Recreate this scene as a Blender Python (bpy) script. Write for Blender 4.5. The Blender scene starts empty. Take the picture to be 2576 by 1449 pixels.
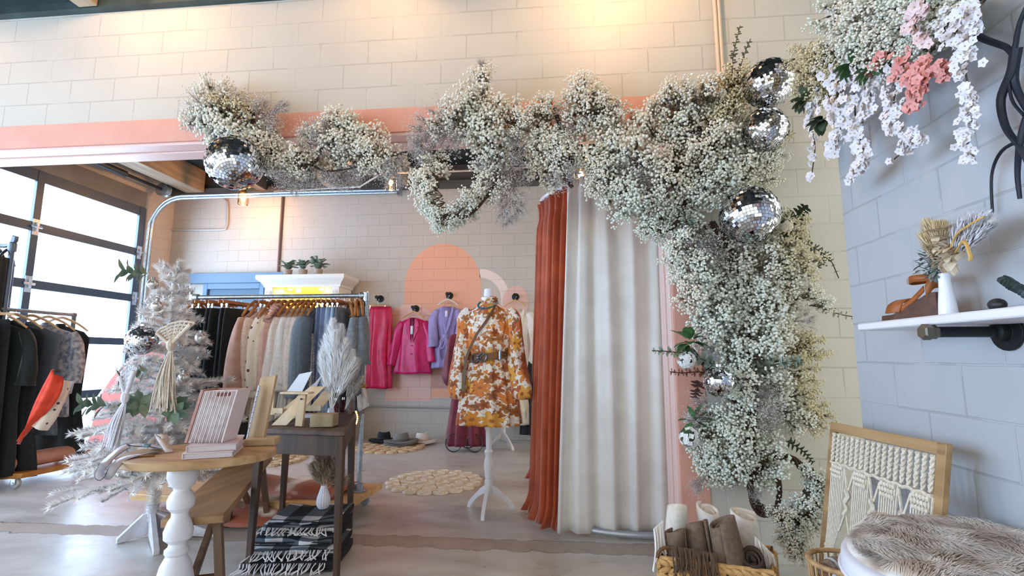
import bpy, math, random
from mathutils import Vector, Matrix, Euler, noise
R=math.radians; PI=math.pi; sin=math.sin; cos=math.cos
random.seed(7)
SC=bpy.context.scene; COL=SC.collection
# ------------------------------------------------------------------ camera
FPX,PIT,YAW,CH=1259.0,.1356,.0947,1.167
YF,XR,YB,XL=3.154,1.358,7.295,-6.2          # front wall, right wall, back wall, left wall
cd=bpy.data.cameras.new('camera'); cam=bpy.data.objects.new('camera',cd); COL.objects.link(cam)
cd.sensor_width=36; cd.lens=FPX/2576*36; cd.clip_start=.05; cd.clip_end=100
cam.location=(0,0,CH); cam.rotation_euler=(PI/2+PIT,0,YAW); SC.camera=cam
def ray(u,v):
    x=(u-1288)/FPX; y=-(v-724.5)/FPX
    d=cos(PIT)-y*sin(PIT); Z=sin(PIT)+y*cos(PIT)
    return Vector((x*cos(YAW)-d*sin(YAW), x*sin(YAW)+d*cos(YAW), Z))
def aY(u,v,Y): d=ray(u,v); t=Y/d.y; return Vector((0,0,CH))+d*t
def aX(u,v,X): d=ray(u,v); t=X/d.x; return Vector((0,0,CH))+d*t
def aZ(u,v,z=0.): d=ray(u,v); t=(z-CH)/d.z; return Vector((0,0,CH))+d*t
def mpp(P): # metres per photograph pixel at P
    return ((-P[0]*sin(YAW)+P[1]*cos(YAW))*cos(PIT)+(P[2]-CH)*sin(PIT))/FPX
# ------------------------------------------------------------------ materials
def lin(c):
    if isinstance(c,str): c=[int(c[i:i+2],16)/255 for i in (0,2,4)]
    return tuple((x/12.92 if x<=.04045 else ((x+.055)/1.055)**2.4) for x in c)+(1,)
MC={}
class NT:
    def __init__(s,m): s.t=m.node_tree; s.n=s.t.nodes; s.l=s.t.links
    def add(s,ty,**k):
        n=s.n.new(ty)
        for a,b in k.items(): setattr(n,a,b)
        return n
    def link(s,a,b): s.l.new(a,b)
    def math(s,op,a,b=None,c=None):
        n=s.add('ShaderNodeMath',operation=op)
        for i,x in enumerate((a,b,c)):
            if x is None: continue
            if isinstance(x,(int,float)): n.inputs[i].default_value=x
            else: s.link(x,n.inputs[i])
        return n.outputs[0]
    def mix(s,f,a,b):
        n=s.add('ShaderNodeMix',data_type='RGBA')
        for i,x in ((0,f),(6,a),(7,b)):
            if isinstance(x,(int,float)): n.inputs[i].default_value=x
            elif isinstance(x,tuple): n.inputs[i].default_value=x
            else: s.link(x,n.inputs[i])
        return n.outputs[2]
def newmat(name):
    m=bpy.data.materials.new(name); m.use_nodes=True; nt=NT(m); b=nt.n['Principled BSDF']; return m,nt,b
def mat(name,c,rough=.6,metal=0.,c2=None,sc=20.,bump=0.,bsc=None,emit=0.,ec=None,sheen=0.,trans=0.,stretch=None,detail=4,coat=0.):
    if name in MC: return MC[name]
    m,nt,b=newmat(name)
    b.inputs['Base Color'].default_value=lin(c); b.inputs['Roughness'].default_value=rough; b.inputs['Metallic'].default_value=metal
    if sheen: b.inputs['Sheen Weight'].default_value=sheen; b.inputs['Sheen Roughness'].default_value=.4
    if trans: b.inputs['Transmission Weight'].default_value=trans
    if coat: b.inputs['Coat Weight'].default_value=coat
    if emit: b.inputs['Emission Color'].default_value=lin(ec or c); b.inputs['Emission Strength'].default_value=emit
    if c2 or bump:
        tc=nt.add('ShaderNodeTexCoord'); v=tc.outputs['Object']
        if stretch:
            mp=nt.add('ShaderNodeMapping'); mp.inputs['Scale'].default_value=stretch; nt.link(v,mp.inputs[0]); v=mp.outputs[0]
        nz=nt.add('ShaderNodeTexNoise'); nz.inputs['Scale'].default_value=sc; nz.inputs['Detail'].default_value=detail; nt.link(v,nz.inputs['Vector'])
        if c2:
            mr=nt.add('ShaderNodeMapRange'); mr.inputs[1].default_value=.35; mr.inputs[2].default_value=.65; nt.link(nz.outputs['Fac'],mr.inputs[0])
            nt.link(nt.mix(mr.outputs[0],lin(c),lin(c2)),b.inputs['Base Color'])
        if bump:
            n2=nz
            if bsc: n2=nt.add('ShaderNodeTexNoise'); n2.inputs['Scale'].default_value=bsc; n2.inputs['Detail'].default_value=3; nt.link(v,n2.inputs['Vector'])
            bp=nt.add('ShaderNodeBump'); bp.inputs['Strength'].default_value=min(1,bump); bp.inputs['Distance'].default_value=.004; nt.link(n2.outputs['Fac'],bp.inputs['Height']); nt.link(bp.outputs[0],b.inputs['Normal'])
    MC[name]=m; return m
def wood(name,c,c2,axis=0,sc=9.,rough=.5):
    st=[14,14,14]; st[axis]=1.2
    return mat(name,c,rough,0,c2,sc,.25,stretch=tuple(x/6 for x in st),detail=6)
def glow(name,c,s):
    if name in MC: return MC[name]
    m,nt,b=newmat(name); nt.n.remove(b); e=nt.add('ShaderNodeEmission'); e.inputs[0].default_value=lin(c); e.inputs[1].default_value=s
    nt.link(e.outputs[0],nt.n['Material Output'].inputs[0]); MC[name]=m; return m
def glass(name,c='ffffff',rough=.02):
    if name in MC: return MC[name]
    m,nt,b=newmat(name); nt.n.remove(b)
    t=nt.add('ShaderNodeBsdfTransparent'); t.inputs[0].default_value=lin(c); g=nt.add('ShaderNodeBsdfGlossy'); g.inputs['Roughness'].default_value=rough
    fr=nt.add('ShaderNodeFresnel'); fr.inputs[0].default_value=1.3; mx=nt.add('ShaderNodeMixShader')
    nt.link(fr.outputs[0],mx.inputs[0]); nt.link(t.outputs[0],mx.inputs[1]); nt.link(g.outputs[0],mx.inputs[2]); nt.link(mx.outputs[0],nt.n['Material Output'].inputs[0]); MC[name]=m; return m
def blockwall(name,c,axis,ph,zph,var=.06):
    """painted concrete masonry: running bond, block .3495 x .17475"""
    if name in MC: return MC[name]
    m,nt,b=newmat(name); g=nt.add('ShaderNodeNewGeometry'); sp=nt.add('ShaderNodeSeparateXYZ'); nt.link(g.outputs['Position'],sp.inputs[0])
    cb=nt.add('ShaderNodeCombineXYZ')
    nt.link(nt.math('ADD',sp.outputs[axis],20-ph),cb.inputs[0]); nt.link(nt.math('ADD',sp.outputs[2],.17475*40-zph),cb.inputs[1])
    w=nt.add('ShaderNodeTexNoise'); w.inputs['Scale'].default_value=5; nt.link(g.outputs['Position'],w.inputs['Vector'])
    va=nt.add('ShaderNodeVectorMath',operation='MULTIPLY_ADD'); va.inputs[1].default_value=(.008,.008,0); nt.link(w.outputs['Color'],va.inputs[0]); nt.link(cb.outputs[0],va.inputs[2])
    br=nt.add('ShaderNodeTexBrick'); br.offset=.5; br.inputs['Scale'].default_value=1; br.inputs['Brick Width'].default_value=.3495; br.inputs['Row Height'].default_value=.17475
    br.inputs['Mortar Size'].default_value=.0045; br.inputs['Mortar Smooth'].default_value=.35
    br.inputs['Color1'].default_value=(.5,.5,.5,1); br.inputs['Color2'].default_value=(.62,.62,.62,1); br.inputs['Mortar'].default_value=(.3,.3,.3,1)
    nt.link(va.outputs[0],br.inputs['Vector'])
    nz=nt.add('ShaderNodeTexNoise'); nz.inputs['Scale'].default_value=2.2; nz.inputs['Detail'].default_value=5; nt.link(g.outputs['Position'],nz.inputs['Vector'])
    dk=tuple(x*(1-var*2) for x in lin(c)[:3])+(1,); lt=tuple(min(1,x*(1+var)) for x in lin(c)[:3])+(1,)
    col=nt.mix(nz.outputs['Fac'],dk,lt)
    mo=tuple(x*.72 for x in lin(c)[:3])+(1,)
    patch=nt.add('ShaderNodeTexNoise'); patch.inputs['Scale'].default_value=1.7; nt.link(g.outputs['Position'],patch.inputs['Vector'])
    mf=nt.math('MULTIPLY',br.outputs['Fac'],nt.math('GREATER_THAN',patch.outputs['Fac'],.44))
    col=nt.mix(nt.math('MULTIPLY',mf,.6),col,mo); nt.link(col,b.inputs['Base Color']); b.inputs['Roughness'].default_value=.55
    fine=nt.add('ShaderNodeTexNoise'); fine.inputs['Scale'].default_value=60; fine.inputs['Detail'].default_value=4; nt.link(g.outputs['Position'],fine.inputs['Vector'])
    h=nt.math('SUBTRACT',nt.math('MULTIPLY',fine.outputs['Fac'],.12),br.outputs['Fac'])
    bp=nt.add('ShaderNodeBump'); bp.inputs['Strength'].default_value=.55; bp.inputs['Distance'].default_value=.006; nt.link(h,bp.inputs['Height']); nt.link(bp.outputs[0],b.inputs['Normal'])
    MC[name]=m; return m
# ------------------------------------------------------------------ mesh builder
def basis(d,up=Vector((0,0,1))):
    d=Vector(d).normalized(); a=d.cross(up)
    if a.length<1e-4: a=d.cross(Vector((1,0,0)))
    a.normalize(); return a,d.cross(a).normalized()*-1
class MB:
    def __init__(s): s.v=[];s.f=[];s.m=[];s.uv=[];s.hasuv=False;s.soft=False
    def face(s,idx,m=0,uv=None): s.f.append(tuple(idx)); s.m.append(m); s.uv.append(uv); s.hasuv|=uv is not None
    def quad(s,a,b,c,d,m=0): n=len(s.v); s.v+=[tuple(a),tuple(b),tuple(c),tuple(d)]; s.face((n,n+1,n+2,n+3),m); return s
    def poly(s,pts,m=0): n=len(s.v); s.v+=[tuple(p) for p in pts]; s.face(range(n,n+len(pts)),m); return s
    def box(s,lo,hi,m=0,rz=0.,M=None):
        c=[(lo[i]+hi[i])/2 for i in range(3)]; h=[(hi[i]-lo[i])/2 for i in range(3)]; n=len(s.v)
        if M is None: M=Matrix.Translation(c)@Matrix.Rotation(rz,4,'Z')
        else: M=Matrix.Translation(c)@M
        for z in (-1,1):
            for x,y in ((-1,-1),(1,-1),(1,1),(-1,1)): s.v.append(tuple(M@Vector((x*h[0],y*h[1],z*h[2]))))
        for q in ((3,2,1,0),(4,5,6,7),(0,1,5,4),(1,2,6,5),(2,3,7,6),(3,0,4,7)): s.face([n+i for i in q],m)
        return s
    def bar(s,a,b,w,t,m=0,up=(0,0,1)):
        a=Vector(a);b=Vector(b); x,y=basis(b-a,Vector(up)); n=len(s.v)
        for p in (a,b):
            for i,j in ((-1,-1),(1,-1),(1,1),(-1,1)): s.v.append(tuple(p+x*(i*w/2)+y*(j*t/2)))
        for q in ((0,1,2,3),(7,6,5,4),(1,0,4,5),(2,1,5,6),(3,2,6,7),(0,3,7,4)): s.face([n+i for i in q],m)
        return s
    def tube(s,pts,r,n=8,m=0,closed=False,cap=True):
        pts=[Vector(p) for p in pts]; k=len(pts); rs=r if isinstance(r,(list,tuple)) else [r]*k
        base=len(s.v); pa=None
        for i,p in enumerate(pts):
            if closed: d=pts[(i+1)%k]-pts[i-1]
            else: d=pts[min(i+1,k-1)]-pts[max(i-1,0)]
            if d.length<1e-9: d=Vector((0,0,1))
            d.normalize()
            if pa is None: a,b=basis(d)
            else:
                a=pa-d*pa.dot(d)
                if a.length<1e-5: a,b=basis(d)
                a.normalize()
            b=d.cross(a); pa=a
            for j in range(n):
                t=2*PI*j/n; s.v.append(tuple(p+(a*cos(t)+b*sin(t))*rs[i]))
        for i in range(k if closed else k-1):
            for j in range(n):
                i2=(i+1)%k; s.face((base+i*n+j,base+i*n+(j+1)%n,base+i2*n+(j+1)%n,base+i2*n+j),m)
        if cap and not closed:
            s.face([base+j for j in range(n)][::-1],m); s.face([base+(k-1)*n+j for j in range(n)],m)
        return s
    def loft(s,rings,m=0,closed=True,cap0=False,cap1=False,uv=None):
        n=len(rings[0]); base=len(s.v)
        for r in rings: s.v+=[tuple(p) for p in r]
        for i in range(len(rings)-1):
            for j in range(n if closed else n-1):
                j2=(j+1)%n; u=None
                if uv:
                    us=[(j/n)*uv[0],((j+1)/n)*uv[0]]; vs=[uv[1][i],uv[1][i+1]]; u=((us[0],vs[0]),(us[1],vs[0]),(us[1],vs[1]),(us[0],vs[1]))
                s.face((base+i*n+j,base+i*n+j2,base+(i+1)*n+j2,base+(i+1)*n+j),m,u)
        if cap0: s.face([base+j for j in range(n)][::-1],m)
        if cap1: s.face([base+(len(rings)-1)*n+j for j in range(n)],m)
        return s
    def lathe(s,prof,c=(0,0,0),n=24,m=0,M=None,cap=True,flute=0,fa=0.):
        c=Vector(c); rings=[]
        for r,z in prof:
            ring=[]
            for j in range(n):
                t=2*PI*j/n; rr=r*(1+(fa*cos(flute*t) if flute else 0)); p=Vector((rr*cos(t),rr*sin(t),z))
                if M is not None: p=M@p
                ring.append(c+p)
            rings.append(ring)
        return s.loft(rings,m,True,cap,cap)
    def ball(s,c,r,nu=12,nv=8,m=0,sq=(1,1,1),M=None):
        c=Vector(c); rings=[]
        for i in range(nv+1):
            a=-PI/2+PI*i/nv; ring=[]
            for j in range(nu):
                t=2*PI*j/nu; p=Vector((max(cos(a),.01)*cos(t)*r*sq[0],max(cos(a),.01)*sin(t)*r*sq[1],sin(a)*r*sq[2]))
                if M is not None: p=M@p
                ring.append(c+p)
            rings.append(ring)
        return s.loft(rings,m,True,True,True)
    def ico(s,c,r,m=0):
        n=len(s.v); t=.85065*r; u=.52573*r; x,y,z=c
        s.v+=[(x-u,y+t,z),(x+u,y+t,z),(x-u,y-t,z),(x+u,y-t,z),(x,y-u,z+t),(x,y+u,z+t),(x,y-u,z-t),(x,y+u,z-t),(x+t,y,z-u),(x+t,y,z+u),(x-t,y,z-u),(x-t,y,z+u)]
        for q in ((0,11,5),(0,5,1),(0,1,7),(0,7,10),(0,10,11),(1,5,9),(5,11,4),(11,10,2),(10,7,6),(7,1,8),(3,9,4),(3,4,2),(3,2,6),(3,6,8),(3,8,9),(4,9,5),(2,4,11),(6,2,10),(8,6,7),(9,8,1)): s.face([n+i for i in q],m)
        return s
    def octa(s,c,r,m=0):
        n=len(s.v); x,y,z=c
        s.v+=[(x+r,y,z),(x-r,y,z),(x,y+r,z),(x,y-r,z),(x,y,z+r),(x,y,z-r)]
        for q in ((0,2,4),(2,1,4),(1,3,4),(3,0,4),(2,0,5),(1,2,5),(3,1,5),(0,3,5)): s.face([n+i for i in q],m)
        return s
    def prism(s,pts,t,m=0):
        """outline pts (3D, planar) extruded by vector t"""
        t=Vector(t); n=len(s.v); k=len(pts); s.v+=[tuple(p) for p in pts]+[tuple(Vector(p)+t) for p in pts]
        s.face(list(range(n,n+k))[::-1],m); s.face(range(n+k,n+2*k),m)
        for i in range(k): j=(i+1)%k; s.face((n+i,n+j,n+k+j,n+k+i),m)
        return s
    def leaf(s,p,d,up,L,W,m=0,bend=.2):
        p=Vector(p);d=Vector(d).normalized();side=d.cross(Vector(up))
        if side.length<1e-4: side=d.cross(Vector((1,0,0)))
        side.normalize();nn=side.cross(d); base=len(s.v)
        for t,w in ((0,.05),(.3,.9),(.6,1.),(.85,.55),(1,.02)):
            c=p+d*(L*t)-nn*(bend*L*t*t)
            s.v+=[tuple(c-side*(W*w/2)+nn*(.12*W*w)),tuple(c),tuple(c+side*(W*w/2)+nn*(.12*W*w))]
        for i in range(4):
            for j in (0,1): a=base+i*3+j; s.face((a,a+1,a+4,a+3),m)
        return s
    def build(s,name,mats,parent=None,smooth=35,bevel=0.,sub=0,solid=0.):
        me=bpy.data.meshes.new(name); me.from_pydata(s.v,[],s.f)
        if not isinstance(mats,(list,tuple)): mats=[mats]
        for x in mats: me.materials.append(x)
        me.polygons.foreach_set('material_index',s.m)
        if s.hasuv:
            ul=me.uv_layers.new(name='UVMap'); flat=[]
            for q,u in zip(s.f,s.uv):
                for i in range(len(q)): flat+=list(u[i]) if u else [0,0]
            ul.data.foreach_set('uv',flat)
        if s.soft: smooth=180
        if smooth:
            me.polygons.foreach_set('use_smooth',[True]*len(me.polygons))
            if smooth<180: me.set_sharp_from_angle(angle=R(smooth))
        me.update(); o=bpy.data.objects.new(name,me); COL.objects.link(o)
        if solid: md=o.modifiers.new('s','SOLIDIFY'); md.thickness=solid; md.offset=0
        if bevel: md=o.modifiers.new('b','BEVEL'); md.width=bevel; md.segments=2; md.limit_method='ANGLE'; md.angle_limit=R(50)
        if sub: md=o.modifiers.new('u','SUBSURF'); md.levels=sub; md.render_levels=sub
        if parent: setp(o,parent)
        return o
def setp(o,p):
    o.parent=p; M=Matrix.Identity(4); q=p
    while q is not None: M=q.matrix_basis.inverted() if q.parent is None else M; q=q.parent
    o.matrix_parent_inverse=M if p.parent is None else Matrix.Identity(4)
def tag(o,label,cat,group=None,kind=None):
    o['label']=label; o['category']=cat
    if group: o['group']=group
    if kind: o['kind']=kind
    return o
def thing(name,label,cat,loc=(0,0,0),group=None,rz=0.):
    o=bpy.data.objects.new(name,None); o.empty_display_size=.05; COL.objects.link(o); o.location=loc; o.rotation_euler=(0,0,rz)
    return tag(o,label,cat,group)
def struct(o,label=None):
    o['kind']='structure'
    if label: o['label']=label
    return o
KIDS={}
def dup(root,loc,rz=None,label=None,group=None,scale=None,rot=None):
    if not KIDS.get(root.name):
        KIDS[root.name]=[c for c in bpy.data.objects if c.parent==root]
    r=root.copy(); COL.objects.link(r); r.location=loc
    if rz is not None: r.rotation_euler=(0,0,rz)
    if rot is not None: r.rotation_euler=rot
    if scale is not None: r.scale=(scale,)*3 if isinstance(scale,(int,float)) else scale
    if label: r['label']=label
    if group: r['group']=group
    for ch in KIDS[root.name]:
        c=ch.copy(); COL.objects.link(c); c.parent=r
        KIDS.setdefault(ch.name,[g for g in bpy.data.objects if g.parent==ch])
        for g in KIDS[ch.name]: d=g.copy(); COL.objects.link(d); d.parent=c
    return r
def arc(c,r,a0,a1,n,ax=(1,0,0),ay=(0,0,1)):
    c=Vector(c);ax=Vector(ax);ay=Vector(ay); return [c+ax*(r*cos(a0+(a1-a0)*i/n))+ay*(r*sin(a0+(a1-a0)*i/n)) for i in range(n+1)]
def spline(P,n=8):
    P=[Vector(p) for p in P]; out=[]
    for i in range(len(P)-1):
        p0=P[max(i-1,0)];p1=P[i];p2=P[i+1];p3=P[min(i+2,len(P)-1)]
        for k in range(n):
            t=k/n; out.append(.5*((2*p1)+(p2-p0)*t+(2*p0-5*p1+4*p2-p3)*t*t+(3*p1-p0-3*p2+p3)*t*t*t))
    out.append(P[-1]); return out
EXPO=1.25; WORLD=.9; WORLDC='e4e7e1'; PANE=4.6; SHOPW=5.5
# ------------------------------------------------------------------ render / world
SC.view_settings.view_transform='Standard'; SC.view_settings.look='None'; SC.view_settings.gamma=1; SC.view_settings.exposure=EXPO
SC.cycles.max_bounces=5; SC.cycles.adaptive_threshold=.06; SC.cycles.diffuse_bounces=3; SC.cycles.glossy_bounces=3; SC.cycles.transmission_bounces=3; SC.cycles.transparent_max_bounces=8; SC.cycles.caustics_reflective=False; SC.cycles.caustics_refractive=False
W=bpy.data.worlds.new('world'); SC.world=W; W.use_nodes=True; bg=W.node_tree.nodes['Background']; bg.inputs[0].default_value=lin(WORLDC); bg.inputs[1].default_value=WORLD
# ------------------------------------------------------------------ setting
WALLC='cac5bb'
zb=aY(910,707.4,YB).z
bw_front=blockwall('painted_block_front',WALLC,0,aY(1528,155,YF).x-.17475,aY(1540,186,YF).z)
bw_back=blockwall('painted_block_back',WALLC,0,aY(935,697,YB).x-.17475,zb)
bw_right=blockwall('painted_block_right','b7bbc0',1,aX(2281,870,XR).y-.17475,aX(2300,912,XR).z,.04)  # the shared wall paint, toned grey-blue for the cool light on this wall
bw_left=blockwall('painted_block_left','dccbbb',1,0,zb)
pink=mat('pink_paint','e3a896',.45,0,'dba08e',6,.15)
pinkl=mat('lit_pink_paint','efcdc4',.4)  # pink paint of the reveal boards, paled for the window light on them
# floor : polished grey concrete, rough brown strip under the opening
m,nt,b=newmat('concrete_floor'); g=nt.add('ShaderNodeNewGeometry'); sp=nt.add('ShaderNodeSeparateXYZ'); nt.link(g.outputs['Position'],sp.inputs[0])
mp=nt.add('ShaderNodeMapping'); mp.inputs['Scale'].default_value=(1,2.2,1); mp.inputs['Rotation'].default_value=(0,0,R(-18)); nt.link(g.outputs['Position'],mp.inputs[0])
n1=nt.add('ShaderNodeTexNoise'); n1.inputs['Scale'].default_value=1.6; n1.inputs['Detail'].default_value=8; n1.inputs['Distortion'].default_value=1.2; nt.link(mp.outputs[0],n1.inputs['Vector'])
n2=nt.add('ShaderNodeTexNoise'); n2.inputs['Scale'].default_value=9; n2.inputs['Detail'].default_value=6; nt.link(g.outputs['Position'],n2.inputs['Vector'])
r1=nt.add('ShaderNodeMapRange'); r1.inputs[1].default_value=.36; r1.inputs[2].default_value=.66; nt.link(n1.outputs['Fac'],r1.inputs[0])
base=nt.mix(r1.outputs[0],lin('b6b1a9'),lin('cecac4'))
r2=nt.add('ShaderNodeMapRange'); r2.inputs[1].default_value=.55; r2.inputs[2].default_value=.75; r2.inputs[4].default_value=.3; nt.link(n2.outputs['Fac'],r2.inputs[0])
base=nt.mix(r2.outputs[0],base,lin('a79e95'))
yy=nt.math('ADD',sp.outputs[1],nt.math('MULTIPLY',nt.math('SUBTRACT',n2.outputs['Fac'],.5),.12))
d=nt.math('ABSOLUTE',nt.math('SUBTRACT',yy,3.295)); strip=nt.math('LESS_THAN',d,.085)
base=nt.mix(nt.math('MULTIPLY',strip,.75),base,nt.mix(n2.outputs['Fac'],lin('8a776a'),lin('bba797')))
crack=nt.math('LESS_THAN',nt.math('ABSOLUTE',nt.math('SUBTRACT',d,.09)),.005)
base=nt.mix(nt.math('MULTIPLY',crack,.7),base,lin('5a4a40')); nt.link(base,b.inputs['Base Color'])
ro=nt.math('ADD',nt.math('MULTIPLY',n1.outputs['Fac'],.3),nt.math('ADD',nt.math('MULTIPLY',strip,.35),.17)); nt.link(ro,b.inputs['Roughness'])
b.inputs['Specular IOR Level'].default_value=.6
bp=nt.add('ShaderNodeBump'); bp.inputs['Strength'].default_value=.25; bp.inputs['Distance'].default_value=.01; nt.link(nt.math('ADD',n2.outputs['Fac'],nt.math('MULTIPLY',strip,.3)),bp.inputs['Height']); nt.link(bp.outputs[0],b.inputs['Normal'])
floorm=m
struct(MB().box((XL-.3,-2.5,-.1),(3.2,YB+.3,0)).build('floor',floorm,smooth=0))
ZW=3.735; ZD=4.08
hz=aY(0,320,YF).z; hb=2.685; PX0,PX1=aY(1705,1000,YF).x,aY(1779,1100,YF).x; WT=.255
# front wall (with the wide opening); drops to the floor on the right of the pink post
MB().box((XL,YF,hz),(PX1,YF+WT,ZD)).box((PX1,YF,0),(3.2,YF+WT,ZD)).build('wall_front',bw_front,smooth=0)['kind']='structure'
MB().box((XL,YF-.006,hb),(PX1,YF+WT+.006,hz)).build('trim_1',pink,smooth=0)['kind']='structure'
MB().box((PX0,YF-.006,0),(PX1,YF+WT+.006,hb)).build('trim_2',pink,smooth=0)['kind']='structure'
# stop boards lining the opening's reveal
MB().box((XL,YF+.012,hb-.02),(PX0-.02,YF+.115,hb)).box((XL,YF+.125,hb-.03),(PX0-.02,YF+WT,hb)).build('trim_3',pinkl,smooth=0,bevel=.003)['kind']='structure'
MB().box((PX0-.02,YF+.012,0),(PX0,YF+.115,hb)).box((PX0-.03,YF+.125,0),(PX0,YF+WT,hb)).build('trim_4',pinkl,smooth=0,bevel=.003)['kind']='structure'
YE=aX(2110,420,XR).y
MB().box((XR,-2.5,0),(XR+.2,YE,ZD)).build('wall_right',bw_right,smooth=0)['kind']='structure'
# left wall above and beside the garage door
GY1,GZT=6.76,3.42; GX=-6.16
MB().box((XL-.15,GY1,0),(XL+.02,YB,ZD)).box((XL-.15,2.0,GZT),(XL+.02,GY1,ZD)).box((XL-.15,-2.5,0),(XL+.02,2.0,ZD)).build('wall_left',bw_left,smooth=0)['kind']='structure'
# back wall with the painted shapes as extra faces of the same mesh
mur1=blockwall('mural_peach','efb394',0,aY(935,697,YB).x-.17475,zb,.04); mur2=blockwall('mural_pale_pink','ecc5b6',0,aY(935,697,YB).x-.17475,zb,.04)
mur3=blockwall('mural_cream','f1e3da',0,aY(935,697,YB).x-.17475,zb,.03); mur4=blockwall('mural_rose','cfa093',0,aY(935,697,YB).x-.17475,zb,.04)
bwm=MB().box((XL,YB,0),(3.2,YB+.2,ZW))
def flat(pts,m,e): bwm.poly([(x,YB-e,z) for x,z in pts],m)
def q2(u,v): P=aY(u,v,YB); return (P.x,P.z)
# big arch
xl,_=q2(1015,800); xr,_=q2(1210,800); zt=q2(1112,613)[1]; zs=q2(1112,720)[1]; zbt=q2(1100,905)[1]; cx=(xl+xr)/2; hw=(xr-xl)/2
flat([(xl,q2(1015,1000)[1]),(xr,q2(1015,1000)[1])]+[(cx+hw*cos(a*PI/24),zs+(zt-zs)*sin(a*PI/24)) for a in range(25)],1,.0012)
# smaller pale arch standing in front of it
xl2,_=q2(972,900); xr2,_=q2(1085,900); c2=(xl2+xr2)/2; h2=(xr2-xl2)/2; z0=q2(1000,1008)[1]; z1=q2(1030,800)[1]; z2=q2(1030,766)[1]
flat([(xl2,z0),(xr2,z0)]+[(c2+h2*cos(a*PI/20),z1+(z2-z1)*sin(a*PI/20)) for a in range(21)],2,.0024)
flat([q2(1085,905),q2(1085,978),q2(1139,978),q2(1139,905)],4,.0018)
# cream quarter ring and pink disc on the right
xc,zc_=q2(1206,752); ro,ri=q2(1282,752)[0]-xc,q2(1260,752)[0]-xc
for a in range(16):
    t0,t1=a*PI/32,(a+1)*PI/32; t0,t1=PI/2-t0,PI/2-t1
    flat([(xc+ri*cos(t0),zc_+ri*sin(t0)),(xc+ro*cos(t0),zc_+ro*sin(t0)),(xc+ro*cos(t1),zc_+ro*sin(t1)),(xc+ri*cos(t1),zc_+ri*sin(t1))],3,.0012)
flat([(xc+ri,zc_),(xc+ro,zc_),(xc+ro,q2(1282,900)[1]),(xc+ri,q2(1282,900)[1])],3,.0012)
ax_,az_=q2(1297,760); rr=q2(1330,760)[0]-ax_
flat([(ax_+rr*cos(t*PI/20),az_+rr*1.25*sin(t*PI/20)) for t in range(40)],2,.003)
bwm.build('wall_back',[bw_back,mur1,mur2,mur3,mur4],smooth=0)['kind']='structure'
# ceiling deck, timber ledgers and joists
deck=mat('dark_teal_deck','2c3a3c',.7,0,'1d282b',3,.2); joistm=wood('painted_joist','b5a48c','8d7f6c',1,6,.6); joistd=wood('dark_joist','6d6a64','4b4a47',1,6,.6)
struct(MB().box((XL-.3,-2.5,ZD),(3.2,YB+.3,ZD+.08)).build('ceiling',deck,smooth=0))
led=wood('grey_ledger','5f5f5b','3f4443',0,6,.7)
struct(MB().box((XL,YB-.14,ZW-.02),(3.2,YB+.2,ZW+.07)).box((XL,YB-.05,ZW+.07),(3.2,YB+.2,ZD)).build('trim_5',led,smooth=0))
struct(MB().box((XL,YF-.06,ZW),(3.2,YF,ZW+.06)).box((XL,YF-.03,ZW+.06),(3.2,YF,ZD)).build('trim_6',mat('teal_ledger','37494a',.6,0,'243032',5,.1),smooth=0))
ji=0
for x,w,mm in ((-5.72,.30,joistm),(-4.6,.14,joistd),(-3.45,.15,joistm),(-2.3,.12,joistm),(-.97,.1,joistd),(-.37,.09,joistd),(.8,.1,joistd),(2,.12,joistd)):
    for y0,y1 in ((YF+WT+.01,YB-.15),(-2.4,YF-.07)):
        ji+=1; struct(MB().box((x-w/2,y0,ZW+.0),(x+w/2,y1,ZD)).build('trim_%d'%(6+ji),mm,smooth=0,bevel=.006))
# thin cross conduit under the joists
met=mat('galvanised_steel','b9c4cc',.32,.9,'98a4ae',40); black=mat('black_iron','23282b',.45,.6); white=mat('white_gloss_paint','e9e9ee',.3)
cdm=mat('painted_conduit','c9c6c2',.4,.3)
o=MB().tube([aY(690,482,6.9),aY(840,473,6.8),aY(905,470,6.7),aY(960,436,6.0),aY(1050,434,6.0),aY(1250,427,6.),aY(1430,412,6.)],.013,8).build('ceiling_conduit',cdm); tag(o,'thin pale conduit running under the dark joists','conduit')
# ---- garage door : door_1
dm=mat('grey_door_frame','5b6470',.4,.5); dg_=mat('door_top_panel','8a857d',.5,.2,'7b776f',3)
rails=[(3.225,3.36),(2.625,2.735),(1.95,2.055),(1.325,1.42),(.63,.73),(0.0,.1)]
gd=bpy.data.objects.new('door_1',None); COL.objects.link(gd); gd.location=(GX,4.4,0); struct(gd)
for a,b_ in rails: MB().box((GX-.03,2.05,a),(GX+.025,GY1-.05,b_)).build('rail',dm,gd,bevel=.004)
for y,w in ((GY1-.1,.11),(5.19,.085),(3.63,.085),(2.1,.1)): MB().box((GX-.03,y-w/2,0),(GX+.03,y+w/2,3.36)).build('stile',dm,gd,bevel=.004)
MB().box((GX-.03,2.05,3.36),(GX+.02,GY1-.05,3.6)).build('top_panel',dg_,gd)
pane=glow('frosted_daylight_pane','c6dfff',PANE)
for k in range(5):
    for y0,y1 in ((5.23,GY1-.15),(3.67,5.15),(2.14,3.59)):
        MB().box((GX-.02,y0,rails[k+1][1]),(GX-.012,y1,rails[k][0])).build('pane',pane,gd,smooth=0)
hm=mat('zinc_hinge','cfd2d6',.3,.85)
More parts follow.
